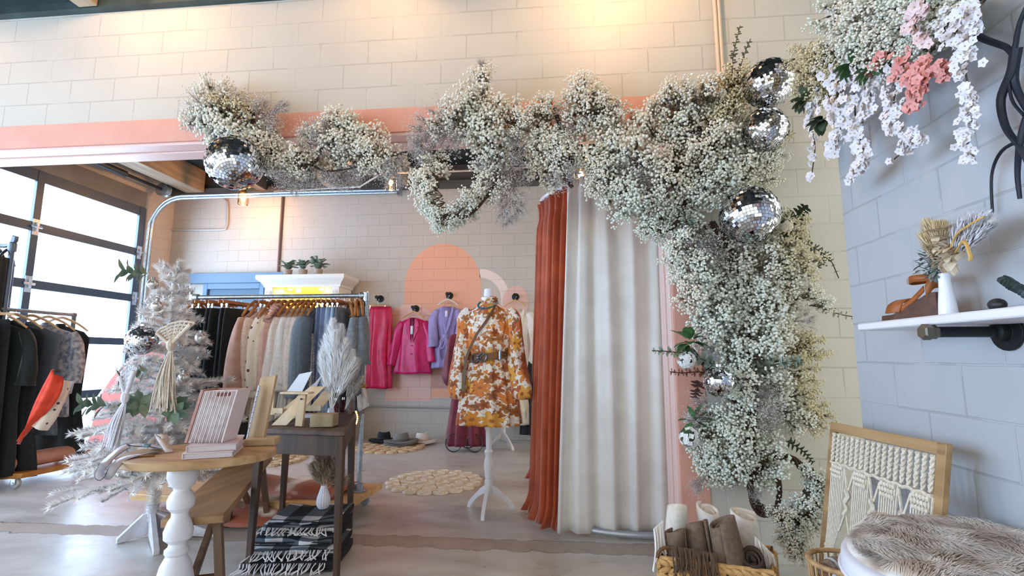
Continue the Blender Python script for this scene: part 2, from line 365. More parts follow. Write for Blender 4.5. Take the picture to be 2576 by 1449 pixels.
for y in (5.19,GY1-.1,3.63):
    for a,b_ in rails[1:5]:
        zc=(a+b_)/2; h=MB().box((GX+.026,y-.035,zc-.10),(GX+.034,y+.035,zc-.01)).box((GX+.026,y-.04,zc+.01),(GX+.034,y+.04,zc+.09)).tube([(GX+.045,y-.06,zc),(GX+.045,y+.06,zc)],.014,8)
        h.box((GX+.034,y-.012,zc-.05),(GX+.06,y+.012,zc+.05)); h.build('hinge',hm,gd,bevel=.002)
# track, spring shaft
o=thing('garage_door_track','bright steel garage door track curving from the door up under the ceiling','track',(GX+.1,GY1-.02,0))
P0=aY(390,600,GY1); tr=[(GX+.1,GY1,0.05),(GX+.1,GY1,2.6),(GX+.1,GY1,3.05)]+[tuple(p) for p in arc((GX+.1+.45,GY1,3.06),.45,PI,PI/2,8)[1:]]+[(-4,GY1,3.512),(-2.26,GY1,3.5)]
for k,dz in enumerate((0,.035)):
    MB().tube([(x-(dz if z<3.2 else 0),y-.02*k,z+(dz if z>3.2 else 0)) for x,y,z in tr],.02,8).build('rail',met,o)
MB().box((-2.3,GY1-.02,3.46),(-2.24,GY1+.04,ZW)).build('hanger_strap',met,o)
o=thing('garage_door_spring_shaft','dark torsion spring shaft above the garage door','shaft',(GX+.2,5,3.7))
MB().tube([(GX+.22,3.43,3.66),(GX+.22,GY1+.12,3.66)],.022,10).build('shaft',black,o); MB().tube([(GX+.22,3.2,3.66),(GX+.22,6.1,3.66)],.045,12).build('spring',mat('oiled_spring','3a3f42',.4,.7),o)
MB().lathe([(.09,-.05),(.1,-.04),(.08,-.02),(.08,.03),(.1,.05),(.05,.06)],(GX+.22,GY1+.02,3.66),20,0,Matrix.Rotation(PI/2,4,'X')).build('cable_drum',met,o)
# ---- back blue door : door_2
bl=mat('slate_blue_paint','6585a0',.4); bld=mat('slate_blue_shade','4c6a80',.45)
x0,zt0=q2(485,690); x1,zl=q2(690,712); dd=bpy.data.objects.new('door_2',None); COL.objects.link(dd); dd.location=(x0+.5,YB,0); struct(dd)
MB().box((x0,YB-.09,zl-.0),(x1+.2,YB,zt0)).build('lintel',bl,dd,bevel=.004)
xa=q2(516,740)[0]; xb=q2(668,740)[0]
MB().box((xa,YB-.06,0),(xa+.07,YB,zl)).box((xb-.07,YB-.06,0),(xb,YB,zl)).box((xa+.07,YB-.06,zl-.09),(xb-.07,YB,zl)).build('frame',bl,dd,bevel=.004)
MB().box((xa+.07,YB-.02,0),(xb-.07,YB-.005,zl-.09)).build('panel',bld,dd)
# ---- conduits on walls
bx=q2(706,600)[0]; o=MB().tube([(bx,YB-.02,q2(700,700)[1]),(bx,YB-.02,ZW-.03)],.018,10).build('wall_conduit',mat('brown_conduit','8a6f6a',.4,.2)); tag(o,'vertical brown conduit between the blue door and plants on the back wall','conduit')
p=[aY(413,578,YB-.02),aY(550,578,YB-.02),aY(568,572,YB-.02),aY(572,555,YB-.02),aY(572,515,YB-.02),aY(566,503,YB-.02),aY(545,497,YB-.02),aY(470,496,YB-.02)]
o=MB().tube(spline(p,4),.015,8).build('wall_conduit',cdm); tag(o,'pale bent conduit loop in the back corner above the tree','conduit')
o=MB().tube([aY(905,1029,YB-.02),aY(930,1022,YB-.02),aY(1400,1030,YB-.02)],.016,8).build('wall_conduit',mat('grey_conduit','aeb0b3',.45,.2)); tag(o,'horizontal grey conduit low on the back wall above the hats','conduit')
for k,(u,l) in enumerate(((1806,'pale left conduit of the pair running up the front wall'),(1816,'shaded right conduit of the pair running up the front wall'))):
    x=aY(u,150,YF-.02).x; o=MB().tube([(x,YF-.02,2.3),(x,YF-.02,ZW)],.013,8).build('wall_conduit',mat('painted_conduit_warm','dcc7b2',.45,.2)); tag(o,l,'conduit')
# ------------------------------------------------------------------ lights
def lamp(name,loc,col,power,rad=.06):
    l=bpy.data.lights.new(name,'POINT'); l.energy=power; l.color=lin(col)[:3]; l.shadow_soft_size=rad; o=bpy.data.objects.new(name,l); COL.objects.link(o); o.location=loc; return o
def sconce(label,x,z,power,y=YF-.62):
    o=thing('wall_sconce',label,'lamp',(x,YF,z)); m_=mat('black_iron','23282b',.45,.6)
    MB().tube(spline([(x,YF,z-.1),(x,YF-.2,z+.02),(x,y,z),(x,y,z-.06)],5),.012,8).build('arm',m_,o); MB().lathe([(.03,.05),(.05,.04),(.13,-.03),(.14,-.05),(.13,-.045),(.04,.03)],(x,y,z-.1),24,0,None,False).build('shade',m_,o,smooth=60)
    MB().ball((x,y,z-.12),.03,12,8).build('bulb',glow('sconce_bulb','ffd09a',20.),o); lamp('sconce_light',(x,y,z-.19),'ffc890',power,.05)
sconce('black gooseneck lamp high on the front wall over the corner garland',.38,3.95,15); sconce('black gooseneck lamp high on the front wall over the window end garland',-2.95,4.0,11); sconce('black gooseneck lamp high on the front wall near the garage door',-4.9,3.95,6)
sconce('black gooseneck lamp high on the front wall between the other lamps',-1.2,4.0,7)

# shop window in the left wall of the front room
wn_=bpy.data.objects.new('window_1',None); COL.objects.link(wn_); wn_.location=(XL+.02,0,1.9); struct(wn_)  # out of view, added for the cool light on the right wall
fm_=mat('white_window_frame','e4e6ea',.4); day=glow('added_window_pane','bcdcff',SHOPW)
for y in (-2.3,-1.1,.1,1.3): MB().box((XL+.02,y-.05,.5),(XL+.1,y+.05,3.4)).build('mullion',fm_,wn_)
for z in (.5,3.4): MB().box((XL+.02,-2.35,z-.06),(XL+.1,1.35,z+.06)).build('frame_rail',fm_,wn_)
for y in (-2.25,-1.05,.15): MB().box((XL+.03,y,.56),(XL+.04,y+1.1,3.34)).build('pane',day,wn_,smooth=0)
# ------------------------------------------------------------------ cloth helpers
def lerp(a,b,t): return a+(b-a)*t
def prof_at(prof,t):
    for i in range(len(prof)-1):
        a,b=prof[i],prof[i+1]
        if t<=b[0] or i==len(prof)-2:
            k=max(0,min(1,(t-a[0])/(b[0]-a[0]+1e-9))); k2=k*k*(3-2*k)*.5+k*.5
            return [lerp(a[j],b[j],k2) for j in range(1,len(a))]
def garment(mb,c,yaw,prof,folds=9,amp=.012,N=48,rows=26,m=0,seed=0,top=True,uvw=1.6,drape=1.):
    """hollow cloth body: prof rows are (drop, half width, half thickness, y shift)"""
    rnd=random.Random(seed); ph=rnd.random()*6; ph2=rnd.random()*6; D=prof[-1][0]; cs,sn=cos(yaw),sin(yaw); rings=[];vs=[]
    for i in range(rows+1):
        d=D*i/rows; hw,ht,oy=prof_at(prof,d); a=amp*(.25+.75*(i/rows)**drape); ring=[]
        for j in range(N):
            t=2*PI*j/N; f=a*(sin(folds*t+ph+.7*sin(2*t+ph2)+.5*sin(d*7+ph2))+.45*sin(folds*1.7*t+ph2))
            x=hw*cos(t)+f*cos(t); y=(ht+f)*sin(t)*(1-.15*abs(cos(t)))+oy
            zz=.006*sin(3*t+ph)*(i/rows)
            ring.append((c[0]+x*cs-y*sn,c[1]+x*sn+y*cs,c[2]-d+zz))
        rings.append(ring); vs.append(-d)
    mb.soft=True; mb.loft(rings,m,True,top,False,uv=(uvw,vs)); return mb
def sleeve(mb,pts,r,m=0,n=16,seed=0,wr=.12,uvw=.5):
    rnd=random.Random(seed); P=spline(pts,6); k=len(P); rings=[]; pa=None; vs=[];L=0
    for i,p in enumerate(P):
        t=i/(k-1)*(len(r)-1); a=int(min(t,len(r)-2)); rr=lerp(r[a],r[a+1],t-a)
        d=(P[min(i+1,k-1)]-P[max(i-1,0)]).normalized()
        if pa is None: x,y=basis(d)
        else: x=(pa-d*pa.dot(d)).normalized()
        y=d.cross(x); pa=x; rings.append([tuple(p+(x*cos(2*PI*j/n)+y*sin(2*PI*j/n))*rr*(1+wr*sin(4*2*PI*j/n+i*.35+seed)*min(1,i/4))) for j in range(n)])
        if i: L+=(p-P[i-1]).length
        vs.append(-L)
    mb.soft=True; mb.loft(rings,m,True,True,True,uv=(uvw,vs)); return mb
def cloth(name,c,c2=None,sc=30,sheen=.3,rough=.8,bump=.15): return mat(name,c,rough,0,c2 or c,sc,bump,sheen=sheen)
woodh=wood('hanger_wood','c98a4e','a9683a',0,12,.4); woodhl=wood('pale_hanger_wood','e2bd8c','cfa06a',0,12,.4); chrome=mat('chrome','d9dde2',.12,1.)
def hanger(c,yaw,label,w=.21,clips=False,wm=None,group=None,bar=False,drop=.085,hook=.07):
    """c = where the hook hangs on its rod"""
    o=thing('clothes_hanger',label,'hanger',c,group); c=Vector(c); X=Vector((cos(yaw),sin(yaw),0)); Z=Vector((0,0,1)); wm=wm or woodh
    hk=[c-Z*hook,c-Z*(hook*.55)+X*.002]+[c-Z*.006+X*(.018*cos(a))+Z*(.018*sin(a))-Z*.012 for a in [ -.9+ i*.75 for i in range(6)]]
    MB().tube(hk,.0022,5).build('hook',chrome,o)
    b=c-Z*hook
    if clips:
        MB().bar(b-X*w-Z*.012,b+X*w-Z*.012,.012,.026).build('wooden_bar',wm,o,bevel=.003)
        for s in (-1,1): 
            q=b+X*(s*w*.78)-Z*.03; MB().bar(q+Z*.012,q-Z*.03,.014,.012).bar(q-Z*.005+X*.006,q-Z*.005-X*.006,.02,.01).build('clip',chrome,o)
    else:
        pts=[b-X*w-Z*drop,b-X*(w*.62)-Z*(drop*.45),b-X*(w*.2)-Z*.008,b+Z*.004,b+X*(w*.2)-Z*.008,b+X*(w*.62)-Z*(drop*.45),b+X*w-Z*drop]
        MB().tube(spline(pts,4),[.009+.005*abs(sin(PI*i/24)) for i in range(25)],7).build('shoulder_bar',wm,o)
        if bar: MB().tube([b-X*(w*.9)-Z*drop*.95,b+X*(w*.9)-Z*drop*.95],.006,6).build('trouser_bar',wm,o)
    return o
# ------------------------------------------------------------------ wall hooks and the clothes on them
def wall_hook(u,v,label):
    P=aY(u,v,YB); o=thing('pipe_hook',label,'hook',P,'black pipe hooks on the back wall')
    MB().lathe([(.055,0),(.055,.012),(.02,.018),(.02,.03)],P,18,0,Matrix.Rotation(PI/2,4,'X')).build('flange',black,o,bevel=.002)
    MB().tube([P+Vector((0,-.01,0)),P+Vector((0,-.16,.01))],.014,10).build('pipe',black,o)
    MB().lathe([(.02,-.012),(.025,-.006),(.025,.008),(.02,.014)],P+Vector((0,-.165,.01)),14,0,Matrix.Rotation(PI/2,4,'X')).build('end_cap',black,o)
    return P+Vector((0,-.1,.0))
h0=wall_hook(957,752,'black pipe hook holding the hot pink skirt beside the rack post')
h1=wall_hook(1046,777,'black pipe hook above the hot pink blazer'); h2=wall_hook(1131,744,'black pipe hook above the lavender wrap top'); h3=wall_hook(1297,747,'black pipe hook on the pink painted disc')
satin=mat('hot_pink_satin','d81458',.38,0,'b80c4a',14,.25,sheen=.2); satin2=mat('hot_pink_blazer_satin','d3106e',.36,0,'b40a58',12,.25,sheen=.2)
# skirt on a clip hanger
k=mpp(h0); yw=7.12
hanger(h0+Vector((0,0,.005)),.12,'pale wooden clip hanger with the hot pink skirt on the wall',.14,True,woodhl,hook=.1)
P=aY(958,772,yw); b=MB(); garment(b,P,.1,[(0,.15,.03,0),(.15,.165,.045,0),(.6,.165,.05,0),(1.18,.19,.05,0)],6,.02,seed=3,drape=.6)
o=b.build('skirt',satin,solid=.004); tag(o,'long hot pink satin skirt on a clip hanger at the back wall','skirt')
# blazer
hanger(h1+Vector((0,0,.005)),0,'pale wooden hanger inside the hot pink blazer',.16,False,woodhl,hook=.06)
P=aY(1041,800,7.13); o=thing('blazer','hot pink satin blazer with notched lapels hanging on the wall','blazer',P)
b=MB(); garment(b,P,0,[(0,.05,.03,0),(.03,.13,.045,0),(.07,.2,.055,0),(.25,.215,.06,0),(.5,.225,.062,0),(.8,.27,.062,0)],7,.012,seed=5)
b.build('body',satin2,o,solid=.004)
for s in (-1,1):
    q=[P+Vector((s*.16,0,-.06)),P+Vector((s*.22,0,-.2)),P+Vector((s*.26,-.01,-.42)),P+Vector((s*(.31 if s<0 else .29),-.02,-.69 if s<0 else -.64))]
    sleeve(MB(),q,[.05,.068,.065,.062],seed=s+4).build('sleeve',satin2,o)
b=MB()
for s in (-1,1):
    b.prism([P+Vector((s*.035,-.075,-.01)),P+Vector((s*.085,-.078,-.05)),P+Vector((s*.1,-.08,-.13)),P+Vector((s*.075,-.08,-.135)),P+Vector((s*.09,-.08,-.17)),P+Vector((s*.012,-.082,-.36)),P+Vector((s*.03,-.08,-.2))],(0,.012,0))
b.build('lapel',satin2,o,bevel=.003)
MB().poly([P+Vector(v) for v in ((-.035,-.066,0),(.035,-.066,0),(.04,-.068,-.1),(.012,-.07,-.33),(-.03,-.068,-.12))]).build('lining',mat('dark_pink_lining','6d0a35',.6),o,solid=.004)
MB().poly([P+Vector(v) for v in ((-.02,-.084,-.12),(.02,-.084,-.12),(.02,-.084,-.24),(-.02,-.084,-.24))]).build('price_tag',mat('paper_tag','dfe3ea',.6),o,solid=.002)
for dx,dy,dz in ((0,-.085,-.4),(-.005,-.086,-.52)): MB().ball(P+Vector((dx,dy,dz)),.01,8,6).build('button',mat('pink_button','a01050',.3),o)
# lavender wrap top
lav=cloth('lavender_cotton','a79fd0','8f86bd',60)
hanger(h2+Vector((0,0,.005)),.15,'white wooden hanger inside the lavender wrap top',.15,False,mat('pale_white_wood','ece4da',.4),hook=.075)
P=aY(1126,772,7.13); o=thing('wrap_top','lavender striped wrap top with a tied waist hanging on the wall','top',P)
b=MB(); garment(b,P,0,[(0,.09,.03,0),(.03,.16,.045,0),(.12,.185,.055,0),(.38,.12,.05,0),(.45,.1,.045,0),(.5,.12,.05,0),(.66,.2,.06,0),(.88,.22,.06,0)],9,.014,seed=8,uvw=1.)
b.build('body',lav,o,solid=.003)
for s,e in ((-1,-.5),(1,-.62)):
    sleeve(MB(),[P+Vector((s*.14,0,-.05)),P+Vector((s*.2,0,-.2)),P+Vector((s*.2,-.02,-.4)),P+Vector((s*.19,-.03,e-.08))],[.05,.07,.075,.085],seed=s+9).build('sleeve',lav,o)
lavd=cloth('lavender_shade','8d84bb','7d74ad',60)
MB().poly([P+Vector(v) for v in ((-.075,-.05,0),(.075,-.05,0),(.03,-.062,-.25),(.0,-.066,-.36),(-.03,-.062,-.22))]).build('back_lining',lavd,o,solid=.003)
b=MB()
for s in (-1,1): b.prism([P+Vector((s*.075,-.05,0)),P+Vector((s*.105,-.055,-.02)),P+Vector((s*.06,-.072,-.25)),P+Vector((0,-.075,-.42)),P+Vector((s*-.01,-.074,-.36))],(0,.01,0))
b.build('wrap_edge',lav,o,bevel=.003)
b=MB().ball(P+Vector((-.01,-.085,-.43)),.035,10,8,0,(1.2,.7,1)); b.tube(spline([P+Vector(v) for v in ((0,-.09,-.43),(-.07,-.1,-.5),(-.06,-.1,-.6),(-.015,-.1,-.56),(0,-.09,-.44))],5),.012,7)
for xs,L in ((.02,.98),(-.09,.75),(.055,1.05)): b.tube(spline([P+Vector((0,-.09,-.44)),P+Vector((xs,-.1,-.6)),P+Vector((xs+.01,-.09,-L))],6),[.014]*7+[.02]*6,7)
b.build('tie_belt',lav,o)
MB().poly([P+Vector(v) for v in ((-.02,-.066,-.06),(.02,-.066,-.06),(.02,-.067,-.15),(-.02,-.067,-.15))]).build('price_tag',mat('paper_tag','dfe3ea',.6),o,solid=.002)
# white dress
wht=cloth('white_muslin','f2ece2','e6ddcf',40)
hanger(h3+Vector((0,0,.005)),-.1,'pale wooden hanger inside the white dress on the wall',.16,False,woodhl,hook=.07)
P=aY(1303,778,7.12); o=thing('white_dress','white long sleeved muslin dress with tiered skirt hanging on the wall','dress',P)
b=MB(); garment(b,P,0,[(0,.07,.03,0),(.03,.16,.045,0),(.12,.2,.055,0),(.4,.17,.055,0),(.48,.17,.055,0),(.85,.23,.06,0),(.87,.25,.07,0),(1.25,.27,.07,0),(1.27,.29,.075,0),(1.6,.31,.08,0)],11,.02,rows=34,seed=12); b.build('body',wht,o,solid=.003)
for s in (-1,1): sleeve(MB(),[P+Vector((s*.15,0,-.05)),P+Vector((s*.22,0,-.22)),P+Vector((s*.25,-.02,-.5)),P+Vector((s*.24,-.03,-.72)),P+Vector((s*.23,-.03,-.78))],[.055,.08,.085,.09,.04],seed=s+19,wr=.2).build('sleeve',wht,o)
b=MB()
for s in (-1,1): b.prism([P+Vector((s*.07,-.05,.0)),P+Vector((s*.1,-.055,-.02)),P+Vector((s*.05,-.07,-.3)),P+Vector((0,-.072,-.42)),P+Vector((0,-.072,-.36))],(0,.01,0))
b.build('neck_edge',mat('cream_edge','e9dfce',.8),o,bevel=.003)
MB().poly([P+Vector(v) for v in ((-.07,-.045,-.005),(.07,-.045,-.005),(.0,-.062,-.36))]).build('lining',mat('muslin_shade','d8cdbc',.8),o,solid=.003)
# black garment next to it, mostly behind the curtain
P=aY(1345,900,7.1); b=MB(); garment(b,P,0,[(0,.1,.04,0),(.5,.16,.05,0),(1.05,.2,.05,0)],8,.015,seed=33); tag(b.build('black_skirt',cloth('black_cloth','1c1c20','2a2a30',30),solid=.003),'black skirt on the back wall half hidden behind the rust curtain','skirt')
# burgundy dress on a wire stand
P=aY(1178,850,6.35); o=thing('burgundy_dress','long burgundy velvet dress on a wire stand behind the floral dress','dress',P)
bur=mat('burgundy_velvet','7c1834',.6,0,'5c0f26',12,.2,sheen=.6)
b=MB(); garment(b,P,0,[(-.14,.06,.04,0),(-.1,.14,.06,0),(0,.17,.075,0),(.25,.15,.08,0),(.4,.13,.08,0),(.8,.19,.1,0),(1.33,.25,.13,0)],9,.028,seed=15,rows=30); b.build('body',bur,o,solid=.003)
for s in (-1,1): sleeve(MB(),[P+Vector((s*.13,0,-.07)),P+Vector((s*.19,0,.0)),P+Vector((s*.23,0,-.25)),P+Vector((s*.24,-.02,-.5)),P+Vector((s*.2,-.03,-.62))],[.05,.06,.065,.08,.03],seed=s+29).build('sleeve',bur,o)
ws=thing('wire_stand','black wire dress stand with hoop feet under the burgundy dress','stand',(P.x,P.y,0)); wr=mat('dark_wire','4b4c4e',.35,.8)
MB().tube([(P.x,P.y,.09),(P.x,P.y,1.5)],.012,8).build('pole',wr,ws)
for x,y in ((-.15,-.1),(.11,-.1),(-.02,.16)): MB().tube([(P.x+x+.1*cos(t*PI/12),P.y+y,.115+.107*sin(t*PI/12)) for t in range(24)],.007,6,closed=True).tube([(P.x+x,P.y+y,.22),(P.x,P.y,.3)],.007,6).build('hoop_foot',wr,ws)
# ------------------------------------------------------------------ dress forms
def tripod(o,x,y,zt,m,ang0,hs=1.):
    pr_=[(.03,zt),(.032,zt-.05),(.025,zt-.06),(.022,.46),(.03,.45),(.034,.44),(.03,.425),(.024,.41),(.036,.36),(.037,.33),(.028,.26),(.024,.235),(.031,.23),(.031,.205),(.028,.2),(.028,.11),(.02,.105)]
    MB().lathe(pr_[::-1],(x,y,0),20,0).build('pole',m,o)
    for k in range(3):
        a=ang0+k*2*PI/3; dx,dy=cos(a),sin(a); out=[];inn=[]
        for t,r,z in ((0,.02,.2),(.2,.07,.165),(.4,.125,.115),(.6,.17,.075),(.8,.2,.04),(1,.215,0)):
            out.append((r,z+.0)); inn.append((r-.012-.03*t*0,z-.05*(1-t)-.0))
        prof=[(r,z) for r,z in out]+[(.18,0),(.172,.02),(.14,.055),(.09,.1),(.03,.13)]
        MB().prism([(x+dx*r*1.0-dy*.014,y+dy*r+dx*.014,z) for r,z in prof],(dy*.028,-dx*.028,0)).build('leg',m,o,bevel=.003)
MX,MY=-.555,3.95
o=thing('dress_form','white dress form on a turned tripod stand wearing the orange floral dress','mannequin',(MX,MY,0))
tripod(o,MX,MY,.66,white,-PI/2-.06)
def ell(c,hw,ht,z,n=28): return [(c[0]+hw*cos(2*PI*j/n),c[1]+ht*sin(2*PI*j/n),z) for j in range(n)]
mann=mat('form_white','e8e6ee',.55)
b=MB(); zs=[(.66,.1,.09),(.8,.15,.12),(.95,.165,.125),(1.1,.13,.1),(1.17,.115,.09),(1.3,.14,.11),(1.42,.165,.11),(1.5,.165,.09),(1.55,.12,.075),(1.575,.065,.06),(1.6,.05,.05),(1.66,.047,.047),(1.7,.043,.043)]
b.loft([ell((MX+.0,MY),hw,ht,z) for z,hw,ht in zs],0,True,True,True); b.build('torso',mann,o)
o2=thing('dress_form','white turned tripod stand under the white dress at the back wall','mannequin',(-.74,6.6,0)); tripod(o2,-.74,6.6,.75,white,-PI/2+.75)
b=MB(); b.loft([ell((-.74,6.6),hw,ht,z) for z,hw,ht in zs[:9]],0,True,True,True); b.build('torso',mann,o2)
b=MB(); garment(b,(-.74,6.6,1.2),0,[(0,.13,.1,0),(.2,.18,.13,0),(.55,.24,.17,0),(.75,.27,.18,0)],10,.02,seed=77); tag(b.build('cream_skirt',cloth('cream_cotton','e9e2d8','ded5c8',40),solid=.003),'cream gathered skirt on the rear dress form behind the floral dress','skirt')
# floral print
m,nt,bb=newmat('autumn_floral_print'); uv=nt.add('ShaderNodeUVMap'); uv.uv_map='UVMap'
def vor(scale,feat='F1',rnd=1.):
    v=nt.add('ShaderNodeTexVoronoi',voronoi_dimensions='2D',feature=feat); v.inputs['Scale'].default_value=scale; v.inputs['Randomness'].default_value=rnd; return v
wn=nt.add('ShaderNodeTexNoise'); wn.inputs['Scale'].default_value=14; wn.inputs['Detail'].default_value=2; nt.link(uv.outputs[0],wn.inputs['Vector'])
wv=nt.add('ShaderNodeVectorMath',operation='MULTIPLY_ADD'); wv.inputs[1].default_value=(.02,.02,0); nt.link(wn.outputs['Color'],wv.inputs[0]); nt.link(uv.outputs[0],wv.inputs[2])
def flowers(scale,R0,pet,off):
    v=vor(scale); ofs=nt.add('ShaderNodeVectorMath',operation='ADD'); ofs.inputs[1].default_value=(off,off*.7,0); nt.link(wv.outputs[0],ofs.inputs[0]); nt.link(ofs.outputs[0],v.inputs['Vector'])
    df=nt.add('ShaderNodeVectorMath',operation='SUBTRACT'); nt.link(ofs.outputs[0],df.inputs[0]); nt.link(v.outputs['Position'],df.inputs[1])
    s=nt.add('ShaderNodeSeparateXYZ'); nt.link(df.outputs[0],s.inputs[0]); ang=nt.math('ARCTAN2',s.outputs[1],s.outputs[0])
    rc=nt.add('ShaderNodeSeparateColor'); nt.link(v.outputs['Color'],rc.inputs[0])
    ang=nt.math('ADD',ang,nt.math('MULTIPLY',rc.outputs[1],6.)); lob=nt.math('ABSOLUTE',nt.math('COSINE',nt.math('MULTIPLY',ang,pet/2)))
    rad=nt.math('MULTIPLY',nt.math('ADD',nt.math('MULTIPLY',lob,.55),.5),R0)
    dist=v.outputs['Distance']; rr=nt.math('DIVIDE',dist,rad)
    return nt.math('LESS_THAN',rr,1.),rr,rc
w2=nt.add('ShaderNodeTexWave',wave_type='BANDS',bands_direction='DIAGONAL'); w2.inputs['Scale'].default_value=6; w2.inputs['Distortion'].default_value=14; w2.inputs['Detail'].default_value=2; w2.inputs['Detail Scale'].default_value=1.6; nt.link(uv.outputs[0],w2.inputs['Vector'])
vine=nt.math('LESS_THAN',nt.math('ABSOLUTE',nt.math('SUBTRACT',w2.outputs['Fac'],.5)),.075)
col=nt.mix(vine,lin('f6eee2'),lin('a6663f'))
def cr(fac,stops):
    r=nt.add('ShaderNodeValToRGB'); r.color_ramp.interpolation='CONSTANT'; e=r.color_ramp.elements
    e[0].position=0; e[0].color=lin(stops[0][1]); e[1].position=stops[1][0]; e[1].color=lin(stops[1][1])
    for p,c in stops[2:]: q=e.new(p); q.color=lin(c)
    nt.link(fac,r.inputs[0]); return r.outputs[0]
f3,r3,c3=flowers(22,.42,3,.9); col=nt.mix(nt.math('MULTIPLY',f3,nt.math('LESS_THAN',c3.outputs[2],.75)),col,cr(c3.outputs[0],[(0,'b4683a'),(.35,'d58a3c'),(.7,'c3855f')]))
f2,r2_,c2_=flowers(12,.44,5,.35); col=nt.mix(nt.math('MULTIPLY',f2,nt.math('LESS_THAN',c2_.outputs[2],.7)),col,nt.mix(nt.math('MULTIPLY',r2_,.4),lin('8e4a22'),cr(c2_.outputs[0],[(0,'dc7f42'),(.3,'e6a648'),(.65,'b98364'),(.85,'d9742f')])))
f1,r1_,c1_=flowers(7.,.47,7,0.); col=nt.mix(nt.math('MULTIPLY',f1,nt.math('LESS_THAN',c1_.outputs[2],.68)),col,nt.mix(nt.math('LESS_THAN',r1_,.22),cr(c1_.outputs[0],[(0,'e0863c'),(.34,'e8aa48'),(.62,'d98a2d'),(.82,'cc6a3a')]),lin('a8602a')))
nt.link(col,bb.inputs['Base Color']); bb.inputs['Roughness'].default_value=.7; bb.inputs['Sheen Weight'].default_value=.2; floral=m
d=thing('floral_dress','cream mini dress with orange and rust flowers on the front dress form','dress',(MX,MY,1.2))
b=MB(); P=(MX,MY,1.6)
garment(b,P,0,[(0,.062,.06,0),(.03,.07,.066,0),(.055,.14,.085,0),(.1,.18,.1,0),(.2,.18,.115,-.01),(.35,.165,.125,-.01),(.41,.14,.11,0),(.45,.135,.105,0),(.5,.16,.12,0),(.65,.2,.15,0),(.8,.225,.17,0),(.955,.24,.185,0)],14,.016,N=84,rows=44,seed=21,drape=1.4,uvw=1.0)
b.build('body',floral,d,solid=.003)
for s,e in ((-1,0),(1,.03)):
    sl=[(MX+s*.15,MY,1.525),(MX+s*.195,MY-.01,1.46),(MX+s*.205,MY-.02,1.28),(MX+s*.225,MY-.03,1.08),(MX+s*(.235+e),MY-.04,.93),(MX+s*(.225+e),MY-.05,.865),(MX+s*(.222+e),MY-.05,.84)]
    q=MB(); sleeve(q,sl,[.045,.062,.062,.068,.08,.075,.03],n=20,seed=s+40,wr=.14); q.build('sleeve',floral,d)
b=MB(); b.loft([ell((MX,MY),.05+.014*k,.05+.014*k,1.60+z) for k,z in ((1,-.02),(.9,.02),(.95,.035),(1.15,.03),(1.3,.0))],uv=(.4,[0,.04,.055,.08,.12])); b.build('collar_frill',floral,d,solid=.003)
# belt
leather=mat('brown_leather','8a5a2c',.45,0,'6e4420',25,.15)
bt=thing('leather_belt','brown leather belt with an ornate silver buckle around the floral dress','belt',(MX,MY,1.17))
b=MB(); N=48
ring=lambda z,k:[(MX+(.156+k)*cos(2*PI*j/N),MY+(.126+k)*sin(2*PI*j/N),z+.02*cos(2*PI*j/N)) for j in range(N)]
b.loft([ring(1.135,0),ring(1.135,.006),ring(1.19,.006),ring(1.19,0),ring(1.135,0)]); b.build('strap',leather,bt)
silver=mat('antique_silver','8d9196',.3,.95)
def onbelt(a,dz=0,r=.01): return Vector((MX+(.156+r)*cos(a),MY+(.126+r)*sin(a),1.163+.02*cos(a)+dz))
b=MB(); a0=-PI*.63
for s in (-1,1): b.tube([onbelt(a0+s*.2+.2*cos(t),.034*sin(t),.014) for t in [i*PI/8 for i in range(16)]],.0065,6,closed=True)
for s in (-1,1): b.tube([onbelt(a0-.33,s*.03,.014),onbelt(a0,s*.008,.018),onbelt(a0+.33,-s*.03,.014)],.006,6)
b.ball(onbelt(a0,0,.018),.014,10,8); b.build('buckle',silver,bt)
MB().tube([onbelt(-PI*.3,.03,.012),onbelt(-PI*.3,-.03,.012)],.012,8).build('keeper',silver,bt)
MB().ball(onbelt(-PI*.2,0,.01),.014,10,6,0,(1,.5,1)).build('concho',mat('dark_silver','4a4c50',.35,.9),bt)
# crossbody strap
cb=thing('crossbody_strap','thin brown leather crossbody strap slung across the floral dress','strap',(MX,MY,1.3))
pt=[aY(1247,768,MY+.02),aY(1243,775,MY-.09),aY(1225,805,MY-.125),aY(1200,840,MY-.14),aY(1183,875,MY-.135),aY(1172,905,MY-.13),aY(1169,935,MY-.13),aY(1167,965,MY-.14)]
b=MB(); S_=spline(pt,5)
for i in range(len(S_)-1): b.bar(S_[i],S_[i+1]+(S_[i+1]-S_[i])*.08,.02,.005,up=(.3,1,.3))
b.build('strap',mat('dark_brown_leather','6b452a',.5),cb)
MB().tube([aY(1220+6*cos(t),793+5*sin(t),MY-.14) for t in [i*PI/6 for i in range(12)]],.003,5,closed=True).build('ring',mat('brass','c9a14a',.3,.9),cb)
MB().bar(aY(1168,930,MY-.14),aY(1166,985,MY-.13),.03,.008,up=(0,1,0)).build('tail',mat('olive_strap','76644a',.6),cb)
